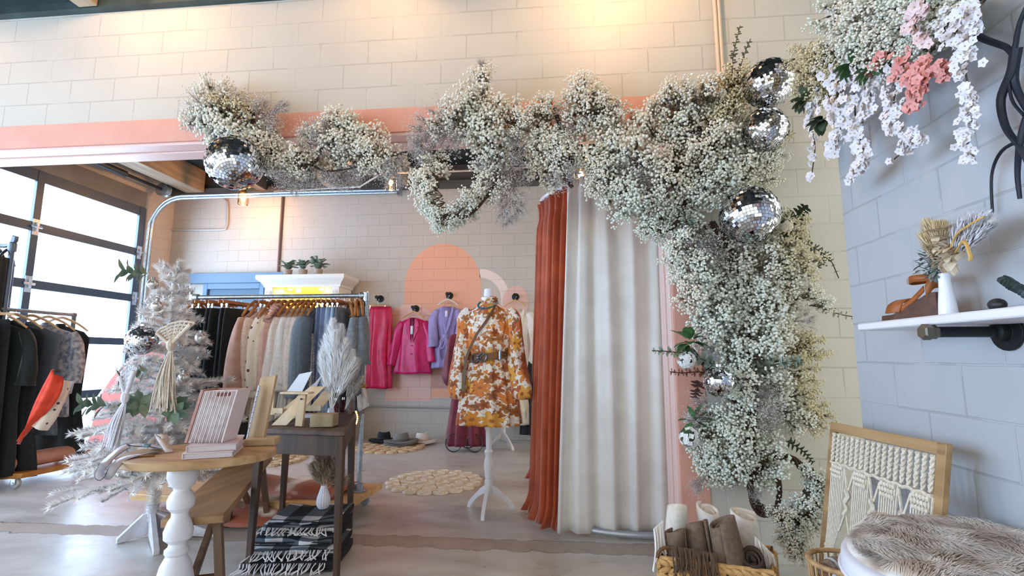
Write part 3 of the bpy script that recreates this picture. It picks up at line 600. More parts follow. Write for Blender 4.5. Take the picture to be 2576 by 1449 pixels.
# necklace
nk=thing('bead_necklace','turquoise bead necklace with a pale cross around the dress form neck','necklace',(MX,MY,1.6)); tq=mat('turquoise_beads','2f7f92',.35,0,'1d5f73',60)
b=MB()
for i in range(44):
    t=2*PI*i/44; b.ico((MX+.078*cos(t)-.012,MY+.078*sin(t)-.02,1.585+.045*sin(t)+.012*cos(t)),.0085)
b.build('beads',tq,nk)
MB().bar(aY(1201,788,MY-.135),aY(1200,814,MY-.145),.006,.005,up=(0,1,0)).bar(aY(1191,797,MY-.142),aY(1212,796,MY-.14),.006,.005,up=(0,1,0)).build('cross_pendant',mat('pale_pendant','e6ead9',.4),nk)
MB().tube([(MX-.03,MY-.1,1.545),tuple(aY(1201,788,MY-.135))],.003,5).build('pendant_cord',tq,nk)
# ------------------------------------------------------------------ fitting room curtains
def curtain(top,bot,waves,ampt,ampb,mt,rows=36,pool=0.,seed=0,pinch=True):
    rnd=random.Random(seed); T=spline(top,10); B=spline(bot,10); n=waves*10
    def smp(L,s): x=s*(len(L)-1); i=min(int(x),len(L)-2); return L[i].lerp(L[i+1],x-i)
    jit=[rnd.uniform(.55,1.3) for _ in range(waves+2)]; grid=[]
    for i in range(rows+1):
        t=i/rows; row=[]
        for j in range(n+1):
            s=j/n; a=smp(T,s); c=smp(B,s); p=a.lerp(c,t); s2=min(1,s+.02); d=(smp(T,s2)-smp(T,max(0,s2-.04))).lerp(smp(B,s2)-smp(B,max(0,s2-.04)),t); nn=Vector((d.y,-d.x,0)).normalized()
            w=s*waves; k=int(w); ph=2*PI*(w+.12*sin(w*1.7+t*2.2+seed))
            am=lerp(ampt,ampb,t**.8)*lerp(jit[k],jit[k+1],w-k); wv=sin(ph)+.3*sin(2.3*ph+seed)
            if pinch and t<.09: am=am*(.35+.65*abs(t-.045)/.045)
            p=p+nn*(am*wv)
            if pool and t>.93: p=p+nn*(pool*((t-.93)/.07)**2*(.6+.5*sin(ph*.5)))
            row.append(p)
        grid.append(row)
    mb=MB(); mb.soft=True; mb.loft(grid,0,False); return mb
rust=mat('rust_velvet','b4502a',.75,0,'9c3f1f',7,.2,sheen=.7); wv_=mat('white_velvet','e6e1dc',.7,0,'dad3ce',5,.15,sheen=.5)
railm=mat('white_enamel_rail','dfe2ea',.3,.1)
rt=[Vector((.78,3.47,2.42)),Vector((.5,3.455,2.42)),Vector((.25,3.5,2.42)),Vector((.08,3.6,2.42)),Vector((-.05,3.75,2.42)),Vector((-.13,3.95,2.42)),Vector((-.12,4.25,2.42))]
o=thing('curtain_rail','white curved curtain rail of the fitting room','rail',(.4,3.5,2.4)); MB().tube(spline(rt,6),.02,10).build('tube',railm,o)
MB().tube(spline([Vector((p.x,p.y,.03)) for p in rt],6),.022,10).build('floor_ring',mat('grey_floor_ring','a9adb6',.35,.4),o)
MB().lathe([(.055,-.012),(.055,.01),(.025,.014)],aY(1362,545,4.25),18,0,Matrix.Rotation(PI/2,4,'Y')).build('end_flange',railm,o)
b=curtain([Vector((-.135,4.0,2.40)),Vector((-.06,3.76,2.40)),Vector((.085,3.57,2.41))],[Vector((-.215,4.02,.015)),Vector((-.15,3.72,.012)),Vector((-.01,3.6,.012))],6,.03,.035,rust,pool=.06,seed=2)
c1=tag(b.build('velvet_curtain',rust,solid=.006),'rust velvet curtain bunched at the near end of the fitting room rail','curtain')
b=curtain([Vector((.07,3.53,2.44)),Vector((.25,3.46,2.44)),Vector((.5,3.44,2.44)),Vector((.8,3.46,2.44))],[Vector((-.03,3.5,.02)),Vector((.2,3.5,.02)),Vector((.5,3.52,.02)),Vector((.82,3.52,.02))],5,.024,.028,wv_,seed=5)
tag(b.build('velvet_curtain',wv_,solid=.006),'white velvet curtain drawn across the fitting room beside the pink post','curtain')
b=curtain([Vector((-.12,5.0,1.98)),Vector((-.1,4.8,1.98)),Vector((-.05,4.68,1.98))],[Vector((-.27,5.0,.02)),Vector((-.2,4.75,.02)),Vector((-.12,4.62,.02))],4,.03,.04,rust,pool=.05,seed=9)
tag(b.build('velvet_curtain',rust,solid=.006),'second rust velvet curtain further back, mostly hidden behind the first','curtain')
o=tag(MB().tube(spline([Vector((-.14,5.05,2.0)),Vector((-.1,4.8,2.0)),Vector((.1,4.66,2.0)),Vector((.5,4.6,2.0))],6),.018,8).build('curtain_rail',railm),'white rail of the second fitting room behind the rust curtain','rail')
# ------------------------------------------------------------------ rolling pipe rack with pale clothes
ply=wood('pale_plywood','d9b27c','c39a62',0,8,.45); plyo=wood('orange_plank','c98a3e','b0702c',0,8,.45); steel=met
def caster(root,x,y,ztop,r=.045,name='caster'):
    b=MB().lathe([(r,-.016),(r,.016)],(x,y,r),20,0,Matrix.Rotation(PI/2,4,'X')); w=b.build(name,mat('clear_grey_wheel','c3c8cc',.2,.1),root,bevel=.006)
    MB().box((x-.02,y-.026,r-.01),(x+.02,y-.02,ztop)).box((x-.02,y+.02,r-.01),(x+.02,y+.026,ztop)).box((x-.035,y-.035,ztop-.006),(x+.035,y+.035,ztop)).tube([(x,y-.03,r),(x,y+.03,r)],.012,8).build('fork',chrome,w,bevel=.002)
RX0,RX1,RY,RZ=-3.08,-1.555,3.9,1.655
o=thing('clothes_rack','galvanised pipe clothes rack on a plywood base, hung with pale and black clothes','clothes rack',(-2.35,RY,0))
MB().prism([(-3.24,3.66,.095),(-1.5,3.50,.095),(-1.455,4.14,.095),(-3.2,4.18,.095)],(0,0,.045)).build('base_board',ply,o,bevel=.004)
for x,y in ((-3.13,3.76),(-3.1,4.08),(-1.6,3.62),(-1.56,4.04)): caster(o,x,y,.095)
for x,n in ((RX0+.02,'left'),(RX1,'right')):
    MB().tube([(x,RY,.14),(x,RY,RZ)],.0185,12).build('post',steel,o)
    MB().lathe([(.06,0),(.06,.012),(.032,.016),(.032,.055),(.026,.06)],(x,RY,.14),20).build('floor_flange',steel,o,bevel=.002)
    MB().lathe([(.026,-.04),(.028,-.035),(.028,.035),(.026,.04)],(x,RY,1.45),14).build('coupling',steel,o)
    s=1 if x<-2 else -1
    MB().lathe([(.027,-.05),(.029,-.04),(.026,0),(.027,.025),(.012,.033)],(x,RY,RZ),14).lathe([(.024,0),(.029,.03),(.029,.05),(.024,.055)],(x,RY,RZ),14,0,Matrix.Rotation(s*PI/2,4,'Y')).build('elbow',steel,o)
MB().tube([(RX0,RY,RZ),(RX1,RY,RZ)],.0175,12).build('hanging_bar',steel,o)
# --- garments on it
def rackgarm(name,cat,label,x,m,kind,L=.8,hw=.2,yaw=PI/2,seed=0,m2=None,y=RY,z=RZ,hl=None,hgroup=None,sl=.55,clip=False,th=.03,cuff=None,ht=.065,hm=None):
    hanger(Vector((x,y,z+.012)),yaw,hl or 'wooden hanger under the '+label.split(' on ')[0].split(' beside')[0],hw*.92,clip,hm,hgroup,hook=.055,drop=.13)
    zt=z-.125 if not clip else z-.105; X=Vector((cos(yaw),sin(yaw),0)); P=Vector((x,y,zt)); o=thing(name,label,cat,P)
    b=MB()
    if kind=='trouser':
        garment(b,P,yaw,[(0,hw*.8,th,0),(.1,hw*.85,th*1.2,0),(L,hw*.95,th*1.5,0)],6,.016,N=36,rows=14,seed=seed)
        b.build('cloth',m,o,solid=.003); return o
    if kind=='skirt':
        garment(b,P,yaw,[(0,hw*.75,th,0),(.12,hw*.9,th*1.3,0),(L,hw*1.15,th*1.9,0)],8,.02,N=40,rows=16,seed=seed); b.build('cloth',m,o,solid=.003); return o
    garment(b,P,yaw,[(0,.045,.024,0),(.03,.11,.03,0),(.075,hw*.97,.036,0),(.16,hw,th*1.25,0),(L*.55,hw*.92,th*1.35,0),(L,hw*(1.05 if kind!='dress' else 1.25),th*1.6,0)],8,.013,N=44,rows=22,seed=seed)
    b.build('body',m,o,solid=.003)
    if sl:
        for s in (-1,1):
            q=[P+X*(s*hw*.85)-Vector((0,0,.075)),P+X*(s*hw*1.05)-Vector((0,0,.2)),P+X*(s*hw*1.12)-Vector((0,0,.2+sl*.45)),P+X*(s*hw*1.08)-Vector((0,0,.12+sl))]
            so=sleeve(MB(),q,[.04,.052,ht*.92,ht],seed=seed+s,n=14).build('sleeve',m2 or m,o)
            if cuff: 
                e=q[-1]; MB().tube([e+Vector((0,0,.06)),e+Vector((0,0,.0)),e-Vector((0,0,.03))],[ht*1.02,ht*1.05,ht*.98],14).build('cuff',cuff,so)
    MB().lathe([(.032,0),(.042,.01),(.038,.035)],(P.x,P.y,P.z-.012),14).build('neckband',m2 or m,o,solid=.002)
    return o
black_c=cloth('black_knit','15201f','0e1615',40); black_d=cloth('black_crepe','191d22','111418',30)
tan=cloth('rose_tan_cotton','c79c86','b98a74',18); taupe=cloth('taupe_knit','9d8575','8a7464',30); lace=mat('blush_lace','d9b6a4',.8,0,'f0dccb',90,.4); flor=mat('cream_print','e8dac4',.8,0,'dccab0',30,.2)
cream=cloth('cream_cloth','ecdfc8','dfceb4',30); dusty=cloth('dusty_pink','d5ab9b','c3968a',20); ivl=mat('ivory_lace','eae0d8',.8,0,'d3c4ba',110,.5); whl=mat('white_lace','efebe8',.8,0,'d9d2cd',90,.5); pleat=cloth('pearl_pleat','e5ded8','cfc5be',20)
den=cloth('grey_denim','7f8c9a','6f7b89',60); chd=cloth('charcoal_denim','5f6872','525a63',60); per=cloth('periwinkle','8e9ec4','7d8db4',40); sky_=cloth('sky_blue','a9bcd8','98acc9',40); gry=cloth('slate_grey','7c8288','696f76',40); rgr=mat('ruffled_grey_gauze','8a8c8f',.8,0,'6b6d71',50,.5)
# print on the cream floral blouse: small dark sprigs
m=newmat('sprig_print'); mm,nt,bb=m; tc=nt.add('ShaderNodeTexCoord'); v=nt.add('ShaderNodeTexVoronoi'); v.inputs['Scale'].default_value=22; nt.link(tc.outputs['Object'],v.inputs['Vector']); rc=nt.add('ShaderNodeSeparateColor'); nt.link(v.outputs['Color'],rc.inputs[0])
k=nt.math('MULTIPLY',nt.math('LESS_THAN',v.outputs['Distance'],.27),nt.math('GREATER_THAN',rc.outputs[0],.45)); nt.link(nt.mix(k,lin('ecdcc8'),nt.mix(rc.outputs[1],lin('7b3b2f'),lin('46404a'))),bb.inputs['Base Color']); bb.inputs['Roughness'].default_value=.8; sprig=mm
ux=lambda u: aY(u,745,RY).x
rackgarm('long_dress','dress','dusty brown dress at the tree end of the pale clothes rack',ux(497),taupe,'dress',1.15,.19,seed=1,sl=.4)
rackgarm('long_dress','dress','taupe dress between the dusty brown dress and the black skirts',ux(510),tan,'dress',1.1,.19,seed=2,sl=0)
for i,(u,nth) in enumerate(((526,'first'),(543,'second'),(560,'third'),(577,'fourth'),(594,'fifth'),(608,'sixth'))):
    rackgarm('long_skirt','skirt','long black skirt, %s from the tree among the black skirts on the rack'%nth,ux(u),black_c if i%2 else black_d,'trouser',1.12-.05*(i%2),.21,yaw=PI/2+random.uniform(-.25,.1),seed=10+i,clip=True,hl='wooden clip hanger of the %s black skirt from the tree'%nth)
rackgarm('blouse','blouse','rose tan blouse with a white turned back cuff on the rack',ux(645),tan,'top',.78,.22,seed=20,sl=.66,cuff=white,yaw=PI/2+.12,ht=.08)
rackgarm('blouse','blouse','blush lace blouse beside the rose tan blouse',ux(664),lace,'top',.82,.2,seed=21,sl=.5)
rackgarm('camisole','top','pale nude camisole clipped between the blush and cream blouses',ux(676),cloth('nude','dcb9a6','cfa893',20),'skirt',.5,.14,seed=22,clip=True)
rackgarm('blouse','blouse','cream blouse with small dark sprig print on the rack',ux(690),sprig,'top',.95,.2,seed=23,sl=.5)
rackgarm('long_dress','dress','plain cream dress after the sprig print blouse',ux(703),cream,'dress',1.05,.19,seed=24,sl=.55)
d=rackgarm('blouse','blouse','dusty pink blouse with a ruffled neck on the rack',ux(717),dusty,'top',.8,.2,seed=25,sl=.5)
P=Vector((ux(717),RY-.1,RZ-.1)); b=MB()
for j in range(5): b.tube([P+Vector((.02*sin(t*2+j),.03*cos(t)-.03*j,.0-.025*j+.02*sin(t))) for t in [i*PI/6 for i in range(12)]],.014,6,closed=True)
b.build('ruffle',dusty,d)
rackgarm('long_dress','dress','ivory lace dress on the rack, paler than its neighbours',ux(735),ivl,'dress',1.08,.21,seed=26,sl=.5)
rackgarm('long_dress','dress','white lace dress on the rack with pleated skirt',ux(752),whl,'dress',1.08,.21,seed=27,sl=.5)
rackgarm('long_dress','dress','pearl white pleated dress on the rack',ux(765),pleat,'dress',1.05,.2,seed=28,sl=.45)
rackgarm('blouse','blouse','off white lace blouse beside the grey denim shirt',ux(777),ivl,'top',.9,.2,seed=29,sl=.5)
rackgarm('denim_shirt','shirt','light grey denim shirt on the rack',ux(791),den,'top',.8,.21,seed=30,sl=.55)
rackgarm('denim_shirt','shirt','charcoal denim shirt on the rack',ux(806),chd,'top',.8,.21,seed=31,sl=.55)
for i,(u,mm_,l) in enumerate(((819,per,'periwinkle blue trousers clipped after the charcoal shirt'),(831,per,'darker periwinkle trousers beside the first pair'),(843,sky_,'pale sky blue trousers on the rack'),(855,sky_,'pale blue trousers with folded waist on the rack'),(867,gry,'slate grey trousers nearest the white plume'))):
    rackgarm('trousers','trousers',l,ux(u),mm_,'trouser',.85,.17,seed=40+i,clip=True)
for u,l in ((880,'bare wooden hanger tilted toward the rack post, nearest the clip hangers'),(893,'bare wooden hanger closest to the rack elbow')):
    hanger(Vector((ux(u),RY,RZ+.012)),PI/2+.55,l,.2,False,woodh,None,True,drop=.12)
rackgarm('blouse','blouse','grey gauze blouse with ruffles near the rack post',ux(898),rgr,'top',.78,.2,seed=50,sl=.35,yaw=PI/2+.35)
rackgarm('blouse','blouse','pale grey fringed blouse at the very end of the rack',ux(908),gry,'top',.8,.19,seed=51,sl=.3,yaw=PI/2+.5)
# cow hide thrown over the base board
m,nt,bb=newmat('cow_hide'); tc=nt.add('ShaderNodeTexCoord'); n=nt.add('ShaderNodeTexNoise'); n.inputs['Scale'].default_value=2.6; n.inputs['Detail'].default_value=3; nt.link(tc.outputs['Object'],n.inputs['Vector'])
r=nt.add('ShaderNodeValToRGB'); r.color_ramp.elements[0].color=lin('a35231'); r.color_ramp.elements[0].position=.56; r.color_ramp.elements[1].color=lin('ecd5c2'); r.color_ramp.elements[1].position=.61; nt.link(n.outputs['Fac'],r.inputs[0]); nt.link(r.outputs[0],bb.inputs['Base Color']); bb.inputs['Roughness'].default_value=.6; bb.inputs['Sheen Weight'].default_value=.3
b=MB(); rows=[]
for i in range(19):
    s=i/18; x=lerp(-2.42,-1.63,s); row=[]
    for j in range(15):
        t=j/14; y=4.1-.66*t; w=1-.35*(s>.8)*(s-.8)/.2*5*.2; z=.15+.085*sin(PI*min(1,t*1.6))*(1-.5*s)+.012*sin(9*s+5*t); 
        if y<3.62-.03*sin(7*s): z=max(.02,.15-(3.62-y)*.75)
        yy_=y+(.12*sin(3+6*s)*(t>.5)*(t-.5)); row.append((x+.03*sin(6*t),yy_,z))
    rows.append(row)
b.loft(rows,0,False); tag(b.build('cow_hide',m,smooth=180,solid=.006),'brown and white cow hide draped over the base board of the pale clothes rack','hide')
# ------------------------------------------------------------------ dark clothes rack on the left
o=thing('clothes_rack','pipe clothes rack at the left edge hung with black clothes on an orange plank base','clothes rack',(-5.0,4.6,0))
MB().prism([(-5.6,4.0,.09),(-4.78,4.2,.09),(-4.72,4.95,.09),(-5.55,5.0,.09)],(0,0,.045)).build('base_board',plyo,o,bevel=.004)
for x,y in ((-4.85,4.22),(-5.4,4.2),(-4.95,5.2)): caster(o,x,y,.09)
dkp=mat('blue_grey_pipe','6a7480',.35,.8); lx=-5.12
MB().tube(spline([(lx,4.15,.13),(lx,4.15,2.12),(lx-.06,4.15,2.2),(-6.05,4.15,2.22)],6),.022,10).build('tall_arm',dkp,o)
MB().tube([(lx,4.15,.13),(lx,4.15,1.5)],.022,10).build('post',dkp,o); MB().tube([(lx+.0,4.83,.13),(lx+.0,4.83,1.62)],.022,10).build('post',dkp,o)
MB().tube([(lx,3.7,1.6),(lx,4.85,1.6)],.018,10).build('hanging_bar',steel,o)
MB().lathe([(.03,-.06),(.034,-.05),(.034,.02),(.02,.035)],(lx,4.15,2.2),14).build('elbow',dkp,o)
for i,x in enumerate((-5.16,-5.25,-5.34,-5.45)):
    rackgarm('black_trousers','trousers','long black trousers on the tall arm at the left edge, %s from the pipe elbow'%('first','second','third','fourth')[i],x,black_c if i%2 else black_d,'trouser',1.5,.17,yaw=PI/2+.5,seed=60+i,y=4.15,z=2.2,hl='black wire hanger on the tall arm, %s from the pipe elbow'%('first','second','third','fourth')[i],hm=mat('black_plastic','26262c',.4),clip=False,hgroup=None)
for i,(y,l,mm_,kd,L) in enumerate(((3.86,'black skirt at the near end of the low bar on the left rack',black_c,'trouser',1.42),(3.98,'black wide trousers second on the low bar of the left rack',black_d,'trouser',1.42),(4.1,'black long top third on the low bar of the left rack',black_c,'top',1.36),(4.24,'black sleeveless dress fourth on the low bar of the left rack',black_d,'dress',1.4),(4.4,'charcoal fringe dress fifth on the low bar of the left rack',chd,'dress',1.05),(4.56,'grey patterned blouse sixth on the low bar of the left rack',mat('grey_pattern','6d7384',.8,0,'c9c4c4',26,.2),'top',.9),(4.7,'black fringed wrap at the far end of the low bar of the left rack',black_c,'dress',1.3))):
    rackgarm('dark_garment','garment',l,lx+.0,mm_,kd,L,.27,yaw=.3,seed=70+i,y=y,z=1.6,sl=(.45 if kd=='top' else 0),clip=kd=='trouser',hm=woodhl,hl='pale wooden hanger of the '+l.split(' on the')[0].split(' at the')[0])
# red shawl and patterned sleeve hanging out of the clothes
red=cloth('scarlet_gauze','e0431f','c93415',16); P0=aY(138,930,4.1)
b=MB(); g=[]
for i in range(15):
    t=i/14; l=aY(lerp(140,50,t**1.1),lerp(928,1118,t),4.05); rr=aY(lerp(158,68,t**1.4),lerp(950,1095,t),4.1); row=[]
    wd=sin(PI*min(1,t*1.1+.12))
    for j in range(9):
        s=j/8; p=l.lerp(rr,s); p=p+Vector((.10*wd*(s-.5),-.05*sin(s*PI)-.012*sin(s*14),0)); row.append(p)
    g.append(row)
b.loft(g,0,False); tag(b.build('shawl',red,smooth=180,solid=.006),'scarlet shawl hanging out between the black clothes of the left rack','shawl')
P=aY(132,1010,4.12); b=MB(); sleeve(b,[aY(158,962,4.25),aY(148,1000,4.2),aY(125,1040,4.15),aY(98,1075,4.12)],[.05,.055,.06,.065],seed=3); tag(b.build('print_scarf',sprig),'cream patterned scarf showing below the scarlet shawl','scarf')
P=aY(170,965,4.5); b=MB(); b.poly([aY(160,960,4.3),aY(188,958,4.35),aY(180,990,4.33),aY(172,992,4.33),aY(170,1012,4.3),aY(156,1014,4.3)]); tag(b.build('paper_tag',mat('paper_tag','dfe3ea',.6),solid=.004),'white paper tag on the dark clothes beside the scarlet shawl','tag')
b=MB(); 
for k,(r,z,y0) in enumerate(((.075,.21,4.2),)): b.tube(spline([(-4.98,4.22,.2),(-4.93,4.6,.215),(-4.9,4.95,.2),(-4.86,5.2,.19)],5),[.07]*16,14)
tag(b.build('hide_roll',mat('tan_hide','d6a48d',.5,0,'c48c74',4,.1)),'rolled pinkish tan hide lying on the orange plank of the left rack','hide')
# leaning arch board by the garage door
o=thing('arch_board','leaning arch shaped board painted pink with a white border by the garage door','board',(-4.75,5.6,0))
def archp(u0,u1,vb,vt,Y0,lean,k=1.):
    a=aY(u0,vb,Y0);c=aY(u1,vb,Y0); w=(c.x-a.x)/2; cx=(a.x+c.x)/2; h=aY(u0,vt,Y0).z; pts=[(cx-w,0.0),(cx+w,0.0)]+[(cx+w*cos(t*PI/22),max(0.,h-w*k)+min(h,w*k)*sin(t*PI/22)) for t in range(23)]
    return [Vector((x,Y0+lean*z,z+.02)) for x,z in pts]
MB().prism(archp(186,690,1120,845,5.6,.14,1.1),(0,.03,0)).build('white_arch',mat('arch_white','dfe3e8',.5),o,smooth=0)
MB().prism([p+Vector((0,-.012,0)) for p in archp(219,680,1120,850,5.6,.14,.8)],(0,.01,0)).build('pink_arch',mat('arch_pink','c66f64',.7),o,smooth=0)
b=MB().box((-4.85,5.2,0),(-4.35,5.45,.05)); tag(b.build('timber_block',wood('grey_timber','8d8079','776a63',0,8,.6),bevel=.004),'grey timber plank on the floor in front of the arch board','plank')
# ------------------------------------------------------------------ white tree
TX,TY=-2.68,3.22
o=thing('artificial_tree','white artificial tree on a wooden foot with macrame and greenery ornaments','tree',(TX,TY,0))
fl=mat('white_tinsel_needles','faf6f3',.65,0,'efe7e1',12)
MB().tube([(TX,TY,.12),(TX,TY,1.75)],[.022,.012],8).build('trunk',mat('white_bark','e6dfd8',.7),o)
rnd=random.Random(4)
def needle_branch(mb,a,b,nl,dens=950,hang=.06):
    a=Vector(a);b=Vector(b); L=(b-a).length; k=5; P=[a.lerp(b,i/k)+Vector((0,0,-hang*L*(i/k)**2+.05*L*sin(PI*i/k))) for i in range(k+1)]
    mb.tube(P,[.006]*k+[.003],4); d=(b-a).normalized(); x,y=basis(d)
    for q in range(int(L*dens)):
        t=rnd.random()**.85; i=min(int(t*k),k-1); p=P[i].lerp(P[i+1],t*k-i); an=rnd.random()*2*PI; w=x*cos(an)+y*sin(an)
        e=p+(w*.8+d*.65)*nl*rnd.uniform(.7,1.1); s=w.cross(d)*.0034; n=len(mb.v); mb.v+=[tuple(p-s),tuple(p+s),tuple(e)]; mb.face((n,n+1,n+2))
nb=0; H0,H1=.36,1.8
tips=[]
for lev in range(21):
    t=lev/20; z=lerp(H0,H1-.06,t); rad=lerp(.56,.1,t**.8); n=int(lerp(9,4,t))
    b=MB()
    for k in range(n):
        a=2*PI*(k+rnd.random()*.5)/n+lev*1.3; r=rad*rnd.uniform(.72,1.08); tip=Vector((TX+r*cos(a),TY+r*sin(a),z+rnd.uniform(.0,.12)-.02)); tips.append(tip)
        needle_branch(b,(TX,TY,z),tip,.046); mid=Vector((TX,TY,z)).lerp(tip,.5)
        for s in (-1,1):
            a2=a+s*.55; needle_branch(b,mid,mid+Vector((cos(a2),sin(a2),.1))*r*.46,.04)
    b.build('branch_tier',fl,o,smooth=0)
b=MB()
for p0,p1 in (((TX,TY,1.7),aY(455,655,TY-.05)),((TX,TY,1.6),aY(395,665,TY)),((TX,TY,.42),aY(600,1005,TY-.1)),((TX,TY,.36),aY(255,1255,TY-.3)),((TX,TY,.3),aY(215,1180,TY-.4)),((TX,TY,.38),aY(545,1155,TY)),((TX,TY,.9),aY(585,945,TY)),((TX,TY,.5),aY(615,1040,TY))): needle_branch(b,p0,p1,.042,1100)
b.build('loose_branches',fl,o,smooth=0)
b=MB()
for i in range(900):
    z=rnd.uniform(.1,.42); a=rnd.random()*6.28; p=Vector((TX+.02*cos(a),TY+.02*sin(a),z)); e=p+Vector((cos(a)*.03,sin(a)*.03,.012)); n=len(b.v); b.v+=[tuple(p+Vector((0,0,.002))),tuple(p-Vector((0,0,.002))),tuple(e)]; b.face((n,n+1,n+2))
b.build('trunk_needles',fl,o,smooth=0)
# wooden foot
wf=mat('whitewashed_wood','dcdde6',.5,0,'c9c6c8',18,.2)
for e in (aZ(292,1368),aZ(393,1397),aZ(545,1350),Vector((TX-.1,TY+.35,0))):
    d=(Vector((e.x-TX,e.y-TY,0))); dn=d.normalized(); s=Vector((-dn.y,dn.x,0))*.016; c=Vector((TX,TY,0))
    MB().prism([c+dn*.02-s+Vector((0,0,.02)),c+d-s,c+d-s+Vector((0,0,.03)),c+dn*.05-s+Vector((0,0,.15)),c+dn*.02-s+Vector((0,0,.15))],s*2).build('foot',wf,o,bevel=.003)
MB().lathe([(.035,.1),(.035,.2),(.025,.205)],(TX,TY,0),12).build('socket',wf,o)
# ornaments on the tree: mirror ball is made later
gl=mat('sage_leaf','6f8574',.5,0,'93a68f',20); gld=mat('deep_leaf','4f6b57',.5,0,'7a9079',20)
def sprig_leaves(label,p,d,n,L,W,m,stemm=None,name='leaf_sprig',par=None):
    r=random.Random(len(label)); b=MB(); d=Vector(d).normalized(); x,y=basis(d); p=Vector(p)
    for i in range(n):
        a=2.4*i; t=i/n; q=p+d*(t*L*1.6); dr=(x*cos(a)+y*sin(a))*.9+d*.7; b.leaf(q,dr,d,L*r.uniform(.8,1.1),W,0,.25)
    ob=b.build(name,m,par,smooth=180)
    if label: tag(ob,label,'greenery')
    return ob
for u,v,dx,dz,l in ((375,690,-1,.1,'green leaf sprig near the top of the white tree'),(372,930,-.5,-.2,'green leaf sprig beside the long macrame tassel on the white tree'),(330,1018,1,.1,'green leaf sprig on the lower right of the heart macrame'),(272,1022,-1,.15,'green leaf sprig poking out low on the window side of the white tree'),(450,1010,.3,-.2,'dark leaf sprig behind the standing book on the white tree')):
    q=aY(u,v,TY-.34); sprig_leaves(l,q,(dx,-.5,dz),16,.085,.048,gl if u<400 else gld)
mac=mat('macrame_cotton','ddd0c0',.85,0,'cbb9a5',60,.4); macw=mat('macrame_white','e9e7ee',.85,0,'d5d3da',60,.4)
def fan_macrame(label,pts,tail,m):
    """pts: left, right, point (px) of the knotted wedge; tail px"""
    Y=TY-.47; o=thing('macrame_ornament',label,'ornament',aY(*pts[2],Y)); l,r,c=[aY(*q,Y) for q in pts]; b=MB()
    for k in range(9):
        t=k/8; b.tube([l.lerp(r,t)+Vector((0,.0,.03*sin(PI*t))),c],.006,5)
    for k in range(6):
        t=k/6*.9; A=l.lerp(c,t);B=r.lerp(c,t); b.tube([A.lerp(B,j/8)+Vector((0,-.008*(j%2),.03*sin(PI*j/8)*(1-t))) for j in range(9)],.006,5)
    b.build('knotted_net',m,o)
    MB().tube([c+Vector((0,-.01,0)),c+(r-c)*.9+Vector((0,-.015,0))],.011,7).tube([c+Vector((0,-.01,0)),c+(l-c)*.9+Vector((0,-.015,0))],.009,7).ball(c-Vector((0,.01,0)),.022,8,6,0,(1,1,1.6)).build('cord_wrap',m,o)
    b=MB(); t0=aY(*tail[0],Y); rr=random.Random(3)
    for k in range(46):
        e=t0+Vector((rr.uniform(-.5,.5)*tail[1],rr.uniform(-.02,.02),-tail[2]*rr.uniform(.85,1.05))); mm_=c.lerp(e,.5)+Vector((rr.uniform(-.02,.02),rr.uniform(-.02,.0),0)); b.tube(spline([c,mm_,e],4),.0036,4)
    b.build('tassel',m,o)
fan_macrame('large beige macrame wedge with a long tassel on the front of the white tree',((395,835),(490,812),(432,868)),((425,870),.15,.37),mac)
fan_macrame('smaller white macrame heart with a tassel on the window side of the tree',((305,940),(345,925),(318,1000)),((290,1005),.09,.28),macw)
tins=mat('silver_tinsel','c9cfda',.18,1.); ga=thing('tinsel_garland','silver tinsel garland wound round the white tree','garland',(TX,TY,.8)); b=MB(); rr=random.Random(9)
for i in range(700):
    t=i/700; a=t*2*PI*5.5; r=lerp(.42,.1,t); z=lerp(.5,1.72,t); p=Vector((TX+r*cos(a),TY+r*sin(a),z)); d=Vector((rr.uniform(-1,1),rr.uniform(-1,1),rr.uniform(-1,1)))*.028; s=Vector((d.z,d.x,d.y))*.09; n=len(b.v); b.v+=[tuple(p-s),tuple(p+s),tuple(p+d+s),tuple(p+d-s)]; b.face((n,n+1,n+2,n+3))
b.build('tinsel',tins,ga,smooth=0)
b=MB(); p=aY(330,1210,TY-.2)
for i in range(160):
    q=p+Vector((0,0,.16-.26*i/160)); d=Vector((rr.uniform(-1,1),rr.uniform(-1,1),rr.uniform(-1,1)))*.022; s=Vector((d.z,d.x,d.y))*.1; n=len(b.v); b.v+=[tuple(q-s),tuple(q+s),tuple(q+d+s),tuple(q+d-s)]; b.face((n,n+1,n+2,n+3))
b.build('tinsel_end',tins,ga,smooth=0)
gb=mat('glass_bauble','d5cfca',.12,.6); bl_=[]
for i,(u,v,l) in enumerate(((462,950,'pearly bauble beside the long tassel on the white tree'),(385,715,'clear bauble near the top sprig of the white tree'),(395,770,'clear bauble below the top sprig of the white tree'),(505,850,'silver bauble on the clothes side of the white tree'))):
    p=aY(u,v,TY-.3); q=thing('bauble',l,'bauble',p,'baubles on the white tree'); MB().ball(p,.034,16,10).build('globe',gb,q,smooth=180); MB().lathe([(.01,0),(.01,.016)],p+Vector((0,0,.03)),10).build('cap',silver,q)
